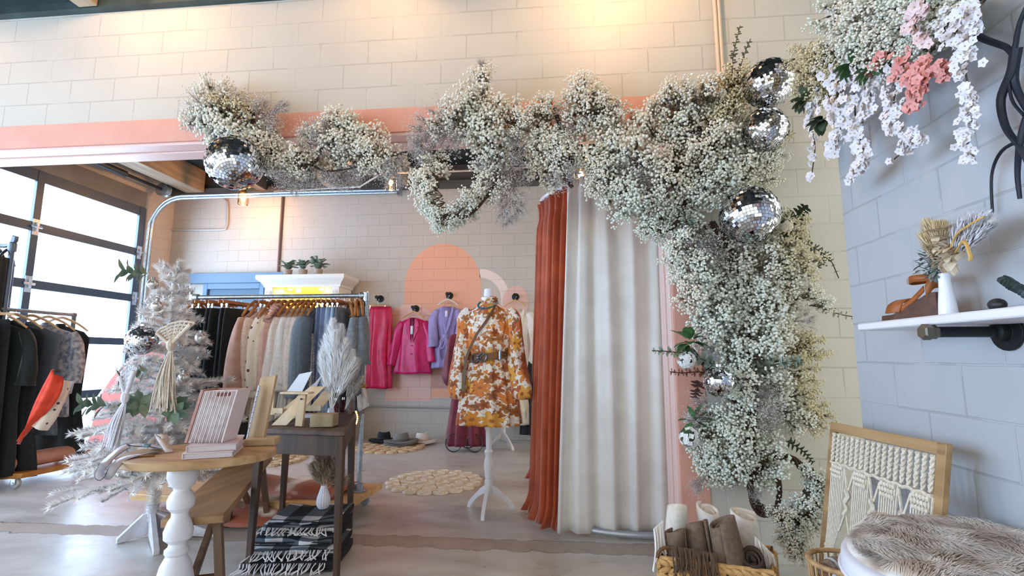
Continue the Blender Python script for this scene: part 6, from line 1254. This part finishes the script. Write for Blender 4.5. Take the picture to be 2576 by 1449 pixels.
for i,(u,v,l) in enumerate(((2200,172,'bright green leaves between the two pink blossom bunches'),(2145,160,'green leaf pair under the cream sprays of the wall cascade'),(2070,300,'dark leaves behind the left blossom strand of the wall cascade'),(2030,250,'dark leaves beside the top mirror ball at the wall corner'))):
    c=aX(u,v,CX-.02); b=MB(); r=random.Random(i)
    for k in range(8 if i<2 else 12):
        d=Vector((r.uniform(-.8,0),r.uniform(-1,1),r.uniform(-1,.4))); b.leaf(c,d,(0,0,1),.075,.04,0,.2)
    b.build('leaf',eug if i<2 else dkg,cas,smooth=180)
# ------------------------------------------------------------------ black branches on the wall
br_=mat('black_branch','171c2c',.55); o=thing('black_branch','black twisted branch decoration hanging on the right wall beside the blossoms','branch',aX(2540,200,XR-.03))
for pts,r in (([(2440,80,.04),(2480,100,.05),(2530,118,.05),(2550,130,.05),(2565,60,.04),(2590,0,.03)],.011),([(2555,125,.05),(2545,180,.05),(2518,250,.05),(2530,320,.05),(2565,370,.05),(2590,420,.04)],.014),([(2560,120,.05),(2552,200,.04),(2575,260,.04),(2600,300,.04)],.013),([(2600,250,.03),(2570,340,.05),(2560,430,.03),(2566,500,.02)],.011),([(2570,352,.05),(2520,380,.04),(2495,440,.03),(2497,536,.02)],.006),([(2535,180,.05),(2545,250,.05),(2575,290,.05)],.005)):
    P=[aX(u,v,XR-dx) for u,v,dx in pts]; S_=spline(P,5); MB().tube(S_,[max(.004,r*(1-.55*i/len(S_)))*1.0 for i in range(len(S_))],7).build('twig',br_,o)
# ------------------------------------------------------------------ shelf
sy=2.045; sx=1.14; sz0,sz1=1.263,1.292
o=thing('wall_shelf','white wall shelf on black pipe brackets on the right wall','shelf',(XR-.1,sy,sz0)); MB().box((sx,.55,sz0),(XR-.002,sy,sz1)).build('board',white,o,bevel=.006)
def bracket(y):
    b=MB().tube([(XR-.01,y,sz0-.022),(sx-.0,y,sz0-.022)],.0165,12).lathe([(.058,0),(.058,.008),(.03,.012),(.028,.035),(.018,.04)],(XR-.002,y,sz0-.022),20,0,Matrix.Rotation(-PI/2,4,'Y')); pb_=b.build('pipe_bracket',black,o,bevel=.001)
    MB().lathe([(.02,-.03),(.025,-.026),(.025,-.005),(.022,-.003),(.022,.012),(.019,.014)],(sx-.0,y,sz0-.022),6,0,Matrix.Rotation(PI/2,4,'Y')).build('end_cap',mat('worn_iron','6d675c',.4,.7),pb_,bevel=.001)
bracket(1.66); bracket(.8)
# sandal
tanl=mat('tan_leather','a9622f',.45,0,'95521f',20,.1); wedge=mat('dark_wedge','4a2f20',.55,0,'5d3c28',40,.2)
sp=aX(2330,800,1.2); sp=Vector((1.245,1.875,sz1)); o=thing('wedge_sandal','tan leather wedge sandal with ankle strap on the shelf end','shoe',sp)
# local frame : toe points to -? along +Y (away), seen side on
fw=Vector((-.12,.99,0)).normalized(); sd=Vector((-fw.y,fw.x,0)); up=Vector((0,0,1)); Ls=.235
def SP(a,s,z): return sp+fw*a+sd*s+up*z
b=MB(); sole=[]
for i in range(13):
    t=i/12; a=lerp(-Ls/2,Ls/2,t); w=.03+.010*sin(PI*t)+.006*(t>.6); ztop=lerp(.085,.024,min(1,max(0,(t-.12)/.62))**.9); sole.append([SP(a,-w,0.001),SP(a,w,.001),SP(a,w*.97,ztop),SP(a,-w*.97,ztop)])
b.loft(sole,0,True,True,True); b.build('wedge_sole',wedge,o,bevel=.003)
def strap(pts,w,nm,axis):
    P=spline(pts,6); b=MB(); b.loft([[p-axis*w/2,p+axis*w/2] for p in P],0,False); b.build(nm,tanl,o,smooth=180,solid=.003)
strap([SP(.055,-.042,.03),SP(.045,-.036,.06),SP(.04,0,.078),SP(.045,.036,.06),SP(.055,.042,.03)],.065,'vamp_strap',fw)
strap([SP(-.085,.034,.085),SP(-.1,.02,.12),SP(-.105,0,.125),SP(-.1,-.02,.12),SP(-.085,-.034,.085)],.05,'heel_counter',up)
strap([SP(-.1,-.02,.135),SP(-.05,-.034,.14),SP(-.01,-.022,.138),SP(.0,0,.136),SP(-.01,.022,.138),SP(-.05,.034,.14),SP(-.1,.02,.135),SP(-.105,0,.137),SP(-.1,-.02,.135)],.024,'ankle_strap',up)
strap([SP(-.08,.034,.1),SP(-.03,.036,.065),SP(.02,.038,.04)],.02,'side_strap',up)
MB().bar(SP(.003,.012,.128),SP(.003,.012,.148),.018,.005).build('buckle',chrome,o,bevel=.001)
# vase with dried bouquet
vp=Vector((1.235,1.73,sz1)); P=aX(2385,780,1.235); vp=Vector((1.235,P.y,sz1)); o=thing('shelf_vase','tapered white vase holding dried grasses on the shelf','vase',vp)
MB().lathe([(.001,0),(.024,0),(.026,.006),(.0235,.04),(.018,.09),(.016,.115),(.0175,.138),(.0155,.14),(.013,.11),(.011,.03)],vp,28,0,None,False).build('body',mat('white_porcelain','eef1fb',.2),o)
bq=thing('dried_bouquet','dried bouquet of beige pampas, cream petals and grey sage in the shelf vase','dried flowers',vp+up*.135); bs=vp+up*.135; VX=vp.x
beige=mat('beige_pampas','d3b88c',.8,0,'e2cda6',12,sheen=.3); wpl=mat('white_fan','e9e9f0',.8,sheen=.3); sage=mat('grey_sage','8c9690',.7,0,'6e7a76',25)
pampas('',bs,[aX(u,v,VX-dx) for u,v,dx in ((2330,555,.0),(2350,560,.02),(2370,560,.0),(2325,590,.03))],beige,'x',2300,.06,.8,parent=bq)
pampas('',bs,[aX(u,v,VX-dx) for u,v,dx in ((2480,535,.0),(2460,545,.02),(2440,540,.0),(2475,560,-.02),(2425,550,.03),(2490,555,0))],wpl,'x',1500,.07,.7,parent=bq)
b=MB(); r=random.Random(3)
for i in range(60):
    t=r.random(); p=bs.lerp(aX(2390+r.uniform(-35,30),600+r.uniform(-30,60),VX-.03),.6+.4*r.random()); d=Vector((r.uniform(-1,.2),r.uniform(-1,1),r.uniform(-.8,1))); b.leaf(p,d,(0,0,1),.045,.024,0,.4)
b.build('petals',mat('cream_dry_petal','e5d8c2',.7,0,'cdb99a',25),bq,smooth=180)
b=MB()
for i in range(90):
    e=aX(2315+r.uniform(-10,40),660+r.uniform(-40,40),VX-.02); p=bs.lerp(e,r.uniform(.3,1.)); d=(e-bs)+Vector((r.uniform(-.1,.1),r.uniform(-.1,.1),r.uniform(-.1,.1))); b.leaf(p,d,(0,0,1),.03,.011,0,.2)
for e in ((2310,640),(2310,670),(2330,690),(2340,620)): b.tube([bs,aX(*e,VX-.02)],.0015,4)
b.build('sage_sprig',sage,bq,smooth=180)
b=MB(); b.tube(spline([bs,aX(2400,600,VX-.04),aX(2440,565,VX-.05),aX(2475,545,VX-.04)],6),.003,5).tube(spline([bs,aX(2420,610,VX-.05),aX(2440,640,VX-.06),aX(2440,655,VX-.06)],6),[.003]*6+[.005]*13,6); b.build('curled_stalk',mat('straw_stalk','d2a95c',.6),bq)
# small dark items at the frame edge of the shelf
b=MB(); P=[aX(u,v,1.22) for u,v in ((2530,706),(2550,720),(2580,735),(2610,760))]; S_=spline(P,6)
for s in range(3): b.tube([p+Vector((.008*sin(i*1.1+s*2.1),.01*cos(i*1.1+s*2.1),.008*cos(i*1.1+s*2.1))) for i,p in enumerate(S_)],.011,7)
b.tube([S_[-1],Vector((S_[-1].x,S_[-1].y-.01,sz1+.001))],.012,7); tag(b.build('braided_leather',mat('dark_green_leather','25383a',.45)),'braided dark green leather piece at the photo edge of the shelf','leather goods')
c=aX(2508,760,1.22); b=MB(); b.ball(Vector((c.x,c.y,sz1+.018)),.02,10,8,0,(1,1.2,.9)).tube(spline([Vector((c.x,c.y+.02,sz1+.005)),Vector((c.x-.01,c.y+.06,sz1+.005)),Vector((c.x-.01,c.y+.1,sz1+.004))],4),.004,5); tag(b.build('hair_tie',mat('black_tie','1e2527',.5)),'small black knotted hair tie lying on the shelf','hair tie')
b=MB()
for i,(u,v) in enumerate(((2140,795),(2163,792),(2186,799))): pass
# ------------------------------------------------------------------ macrame in a wooden frame, leaning on the right wall
TR=Vector((1.235,1.80,.868)); TL=Vector((1.23,2.45,.85)); BR_=Vector((1.08,1.80,.0)); BL_=Vector((1.09,2.45,.0))

o=thing('macrame_hanging','cream macrame panel in a wooden frame leaning on the right wall behind the fur seat','wall hanging',(TR+BL_)/2)
fo=wood('frame_oak','b8966a','94744c',1,8,.5); nrm=(TL-TR).cross(BR_-TR).normalized(); nrm=nrm if nrm.x<0 else -nrm
for a,b_ in ((TR,TL),(BR_,BL_),(TR,BR_),(TL,BL_)): 
    e=(b_-a).normalized()*.02; MB().bar(a-e+nrm*.0,b_+e,.04,.02,up=nrm).build('rail',fo,o,bevel=.002)
def FP(s,t,off=.012): return TR.lerp(TL,s).lerp(BR_.lerp(BL_,s),t)+nrm*off   # s: right to left, t: top to bottom
cot=mat('cream_cotton_cord','ece4d4',.85,0,'d8cdb8',80,.4)
for k in range(18):
    s=.045+.91*k/17; b=MB()
    b.tube([FP(s+.006*sin(i*1.57),.03+.135*i/12,.012+.005*cos(i*1.57)) for i in range(13)],.0055,6).tube([FP(s-.006*sin(i*1.57),.03+.135*i/12,.012-.005*cos(i*1.57)) for i in range(13)],.0055,6)
    b.build('twisted_cord',cot,o)
b=MB().tube([FP(.03+.94*i/30,.175+.004*sin(i*2)) for i in range(31)],.007,6)
b.build('cross_cord',cot,o)
for k in range(4):
    s0=.1+.26*k; b=MB()
    for j in range(8):
        s=s0-.075+.0215*j; b.tube(spline([FP(s,.18),FP(s0+(s-s0)*.85,.45),FP(s0+(s-s0)*.6,.6,.02),FP(s0+(s-s0)*.85,.75),FP(s,.95)],4),.0038,5)
    for q in range(3):
        for j in range(5): b.ball(FP(s0-.05+.025*j+.012*(q%2),.19+.022*q,.016),.009,6,5)
        for j in range(5): b.ball(FP(s0-.045+.022*j,.575+.02*q,.02),.009,6,5)
    b.build('cord_band',cot,o)
for k in range(3):
    s0=.23+.26*k
    for t0 in (.19,.66):
        b=MB()
        for s in (-1,1): b.tube(spline([FP(s0+s*.05,t0),FP(s0+s*.008,t0+.09)],3),.005,5).tube(spline([FP(s0+s*.008,t0+.2),FP(s0+s*.06,t0+.29)],3),.005,5)
        b.tube([FP(s0+.008*sin(i*1.3),t0+.085+.12*i/10,.014+.005*cos(i*1.3)) for i in range(11)],.0095,6)
        b.build('knotted_diamond',cot,o)
# ------------------------------------------------------------------ wire basket with rolled prints
wc=Vector((1.0,2.0,0)); o=thing('rattan_basket','open rattan rod basket holding rolled goods beside the macrame frame','basket',wc); rt_=wood('rattan','cfa878','a98252',2,14,.5); zt_=.44; r0=.115
MB().tube([(wc.x+r0*cos(t),wc.y+r0*sin(t),zt_) for t in [i*PI/16 for i in range(32)]],.009,8,closed=True).build('rim',rt_,o); MB().tube([(wc.x+r0*.8*cos(t),wc.y+r0*.8*sin(t),.012) for t in [i*PI/16 for i in range(32)]],.009,8,closed=True).build('rim',rt_,o)
for k in range(28): t=2*PI*k/28; MB().tube([(wc.x+r0*.8*cos(t),wc.y+r0*.8*sin(t),.012),(wc.x+r0*cos(t),wc.y+r0*sin(t),zt_)],.0035,5).build('rod',rt_,o)
MB().lathe([(r0*.78,0),(r0*.78,.01)],(wc.x,wc.y,.004),24).build('bottom',rt_,o)
snk=mat('snake_print','6a5a4c',.6,0,'b9aca0',45,.2)
for i,(dx,dy,dz,a,l,m_) in enumerate(((-.035,.045,.41,.5,'brown snake print roll lying in the rattan basket',snk),(.03,.03,.395,1.4,'dark brown roll on the far side of the rattan basket',mat('dark_roll','54402f',.6,0,'3c2c20',20)),(.01,-.05,.41,.2,'rolled taupe pouch at the near side of the rattan basket',mat('taupe_roll','8b7868',.6,0,'6f5e50',20)),(-.05,-.02,.385,2.2,'brown leather roll under the snake print roll',mat('brown_roll','7a563a',.6)))):
    c=wc+Vector((dx*.8,dy*.8,dz)); d=Vector((cos(a),sin(a),.15))*.045; q=thing('rolled_pouch',l,'pouch',c); MB().tube([c-d,c-d*.3,c+d*.3,c+d],[.026,.03,.03,.026],12).build('roll',m_,q); MB().tube([c-d*.12,c+d*.12],.0315,12).build('paper_band',mat('white_card','e4e7f2',.6),q)
b=MB(); b.prism([wc+Vector(v) for v in ((-.03,-.075,.41),(.03,-.085,.40),(.02,-.09,.33),(-.035,-.085,.34))],(0,.003,.001)); tag(b.build('card',mat('white_card','e4e7f2',.6)),'white price card propped in the rattan basket','card')
# lower support so the basket contents rest on something
b=MB(); b.lathe([(.09,.012),(.1,.34),(.001,.345)],(wc.x,wc.y,0),20); tag(b.build('basket_filling',mat('dark_cloth_fill','4a3f38',.9)),'dark cloth bundle filling the bottom of the rattan basket','cloth')
# ------------------------------------------------------------------ white tufted seat with fur throw
PX,PY,PZ,PA,PB,PR_=1.03,1.53,.64,.335,.235,PI/4
def ov(k,z,n=56): return [(PX+k*PA*cos(t)*cos(PR_)-k*PB*sin(t)*sin(PR_),PY+k*PA*cos(t)*sin(PR_)+k*PB*sin(t)*cos(PR_),z) for t in [2*PI*i/n for i in range(n)]]
ow=mat('white_vinyl','e9ecf6',.35); o=thing('upholstered_stool','white oval upholstered stool under a fur throw in the near corner','stool',(PX,PY,0))
MB().loft([ov(.9,.08),ov(.96,.1),ov(.97,.3),ov(.98,PZ-.07),ov(1.,PZ-.03),ov(.99,PZ-.01),ov(.94,PZ),ov(.3,PZ+.012),ov(.02,PZ+.014)],0,True,True,True).build('cushion',ow,o,smooth=60)
MB().tube(ov(1.005,PZ-.045),.006,6,0,closed=True).build('piping',ow,o)
for k in range(4): a=PI/4+k*PI/2; x,y=PX+.2*cos(a+.4),PY+.2*sin(a+.4); MB().tube([(x,y,.1),(x+.03*cos(a),y+.03*sin(a),0)],[.022,.014],10).build('leg',oak,o)
fur=thing('fur_throw','long haired beige and brown fur throw spread over the white stool','throw',(PX,PY,PZ)); r=random.Random(8)
m,nt,bb=newmat('fur_hair'); tc=nt.add('ShaderNodeNewGeometry'); n1=nt.add('ShaderNodeTexNoise'); n1.inputs['Scale'].default_value=9; n1.inputs['Detail'].default_value=3; nt.link(tc.outputs['Position'],n1.inputs['Vector']); cr1=nt.add('ShaderNodeValToRGB'); e=cr1.color_ramp.elements; e[0].position=.38; e[0].color=lin('c8b29e'); e[1].position=.58; e[1].color=lin('fbf5ee'); q=e.new(.48); q.color=lin('e6d8c9'); nt.link(n1.outputs['Fac'],cr1.inputs[0]); nt.link(cr1.outputs[0],bb.inputs['Base Color']); bb.inputs['Roughness'].default_value=.7; bb.inputs['Sheen Weight'].default_value=.3; furm=m
skin=MB(); skin.loft([ov(k,z) for k,z in ((.93,PZ+.004),(.88,PZ+.016),(.5,PZ+.026),(.02,PZ+.028))],0,True,True,True); skin.build('pelt',furm,fur)
b=MB()
for i in range(15000):
    t=r.random()*6.283; k=math.sqrt(r.random())*.95; x=PX+k*PA*cos(t)*cos(PR_)-k*PB*sin(t)*sin(PR_); y=PY+k*PA*cos(t)*sin(PR_)+k*PB*sin(t)*cos(PR_); p=Vector((x,y,PZ+.018+.01*(1-k)))
    sw=noise.noise(Vector((x*7,y*7,0)))*2.2+noise.noise(Vector((x*17,y*17,3)))*.9; d=Vector((cos(sw-.6),sin(sw-.6),.42+.3*noise.noise(Vector((x*11,y*11,7))))); L=.052*r.uniform(.6,1.15)
    q=p+d*L*.55+Vector((0,0,.004)); e=q+Vector((d.x,d.y,d.z-.75))*L*.55; e.z=max(e.z,PZ-.02)
    s=Vector((-d.y,d.x,0))*.0011; n=len(b.v); b.v+=[tuple(p-s),tuple(p+s),tuple(q+s),tuple(q-s),tuple(e)]; b.face((n,n+1,n+2,n+3)); b.face((n+3,n+2,n+4))
b.build('hair',furm,fur,smooth=180)['kind']='stuff'
# ------------------------------------------------------------------ woven basket with rolled throws
bxp=[Vector((.425,2.36,0)),Vector((.845,2.25,0)),Vector((.95,2.52,0)),Vector((.52,2.64,0))]; zr=.30
o=thing('woven_basket','square water hyacinth basket filled with rolled throws on the floor by the pink post','basket',(bxp[0]+bxp[2])/2); hya=mat('water_hyacinth','d8ae72',.75,0,'b98a50',40,.5); hyd=mat('basket_inside','8a6236',.8)
cen=(bxp[0]+bxp[2])/2
b=MB(); 
for i in range(4): a,b_=bxp[i],bxp[(i+1)%4]; b.prism([a,b_,b_+up*(zr-.01),a+up*(zr-.01)],(cen-(a+b_)/2).normalized()*.008)
b.prism(bxp,(0,0,.01)); b.build('liner',hyd,o)
for i in range(4):
    a,b_=bxp[i],bxp[(i+1)%4]; out=((a+b_)/2-cen).normalized(); al=(b_-a).normalized(); L=(b_-a).length; b=MB(); nx=int(L/.036)
    for z_ in range(11):
        for j in range(nx):
            c=a+al*(L*(j+.5)/nx)+up*(.015+.027*z_)+out*.006; sg=1 if (z_%2) else -1; d=(al*.024+up*(.011*sg)); b.tube([c-d,c-d*.4+out*.004,c+d*.4+out*.004,c+d],[.006,.0125,.0125,.006],6)
    b.build('braid_panel',hya,o)
MB().tube([p+up*zr for p in bxp],.011,8,0,closed=True).build('rim',hya,o)
MB().tube(arc(bxp[0]+up*(zr+.0)+Vector((.03,.0,0)),.045,0,PI,8),.007,6).build('handle',mat('brown_cord','6b4a2a',.7),o)
ivt=mat('ivory_throw','ece4da',.9,0,'ddd3c7',45,.35); brt=mat('brown_throw','806a59',.9,0,'6f5a4b',60,.35); ivf=mat('ivory_fringe','eee7df',.85); brf=mat('brown_fringe','5f4837',.85)
def roll(label,base,tip,r0,r1,m,fm,seed,fringe=None):
    o=thing('rolled_throw',label,'throw',base,'rolled throws in the woven basket'); base=Vector(base);tip=Vector(tip); d=(tip-base); L=d.length; dn=d.normalized(); x,y=basis(dn); rr=random.Random(seed)
    def spiral(turn,off): 
        pts=[]
        return pts
    b=MB(); rows=[]
    N=64; T_=2.6
    for k in range(9):
        t=k/8; row=[]
        for j in range(N+1):
            s=j/N; a=s*T_*2*PI+seed; rad=lerp(r0,r1,t)*(.18+.82*s)*(1+.04*sin(3*a+seed+t*3)); row.append(base+dn*(L*t+ .018*sin(a*1.0+seed)*(t>.9)+.03*(1-s)*(t>.9)*-1)+x*rad*cos(a)+y*rad*sin(a))
        rows.append(row)
    b.loft(rows,0,False); b.build('roll',m,o,smooth=180,solid=.009)
    if fringe:
        b=MB(); p0,p1,n,drop=fringe
        for k in range(n):
            q=Vector(p0).lerp(Vector(p1),k/(n-1)); b.tube(spline([q,q+Vector((rr.uniform(-.01,.01),rr.uniform(-.02,0),-drop*.5)),q+Vector((rr.uniform(-.015,.015),rr.uniform(-.02,.005),-drop*rr.uniform(.8,1.1)))],4),.0035 ,4)
        b.build('fringe',fm,o)
    return o
YB_=2.5
def BP(u,v,Y): return aY(u,v,Y)
roll('tall ivory rolled throw at the curtain side of the woven basket',(.53,2.56,.10),BP(1705,1268,2.58),.085,.05,ivt,ivf,1,(BP(1668,1310,2.4),BP(1645,1330,2.38),16,.16))
roll('small ivory rolled throw at the back middle of the woven basket',(.71,2.58,.10),BP(1782,1275,2.58),.07,.05,ivt,ivf,2)
roll('ivory rolled throw at the flower side of the woven basket',(.86,2.48,.08),BP(1872,1290,2.5),.08,.06,ivt,ivf,3,(BP(1900,1350,2.35),BP(1945,1395,2.33),20,.1))
roll('brown rolled throw lying low by the basket handle',(.50,2.42,.12),BP(1700,1330,2.4),.05,.045,brt,brf,4)
roll('brown rolled throw in the middle of the woven basket',(.62,2.42,.12),BP(1748,1310,2.42),.065,.05,brt,brf,5,(BP(1690,1372,2.31),BP(1800,1392,2.28),44,.11))
roll('largest brown rolled throw, front of the woven basket with an open top',(.735,2.36,.10),BP(1812,1308,2.36),.088,.06,brt,brf,6)
roll('dark brown rolled throw at the front corner of the woven basket',(.84,2.36,.12),BP(1890,1395,2.3),.05,.045,mat('dark_brown_throw','4d3a2d',.9,0,'3d2d23',60,.3),brf,7)
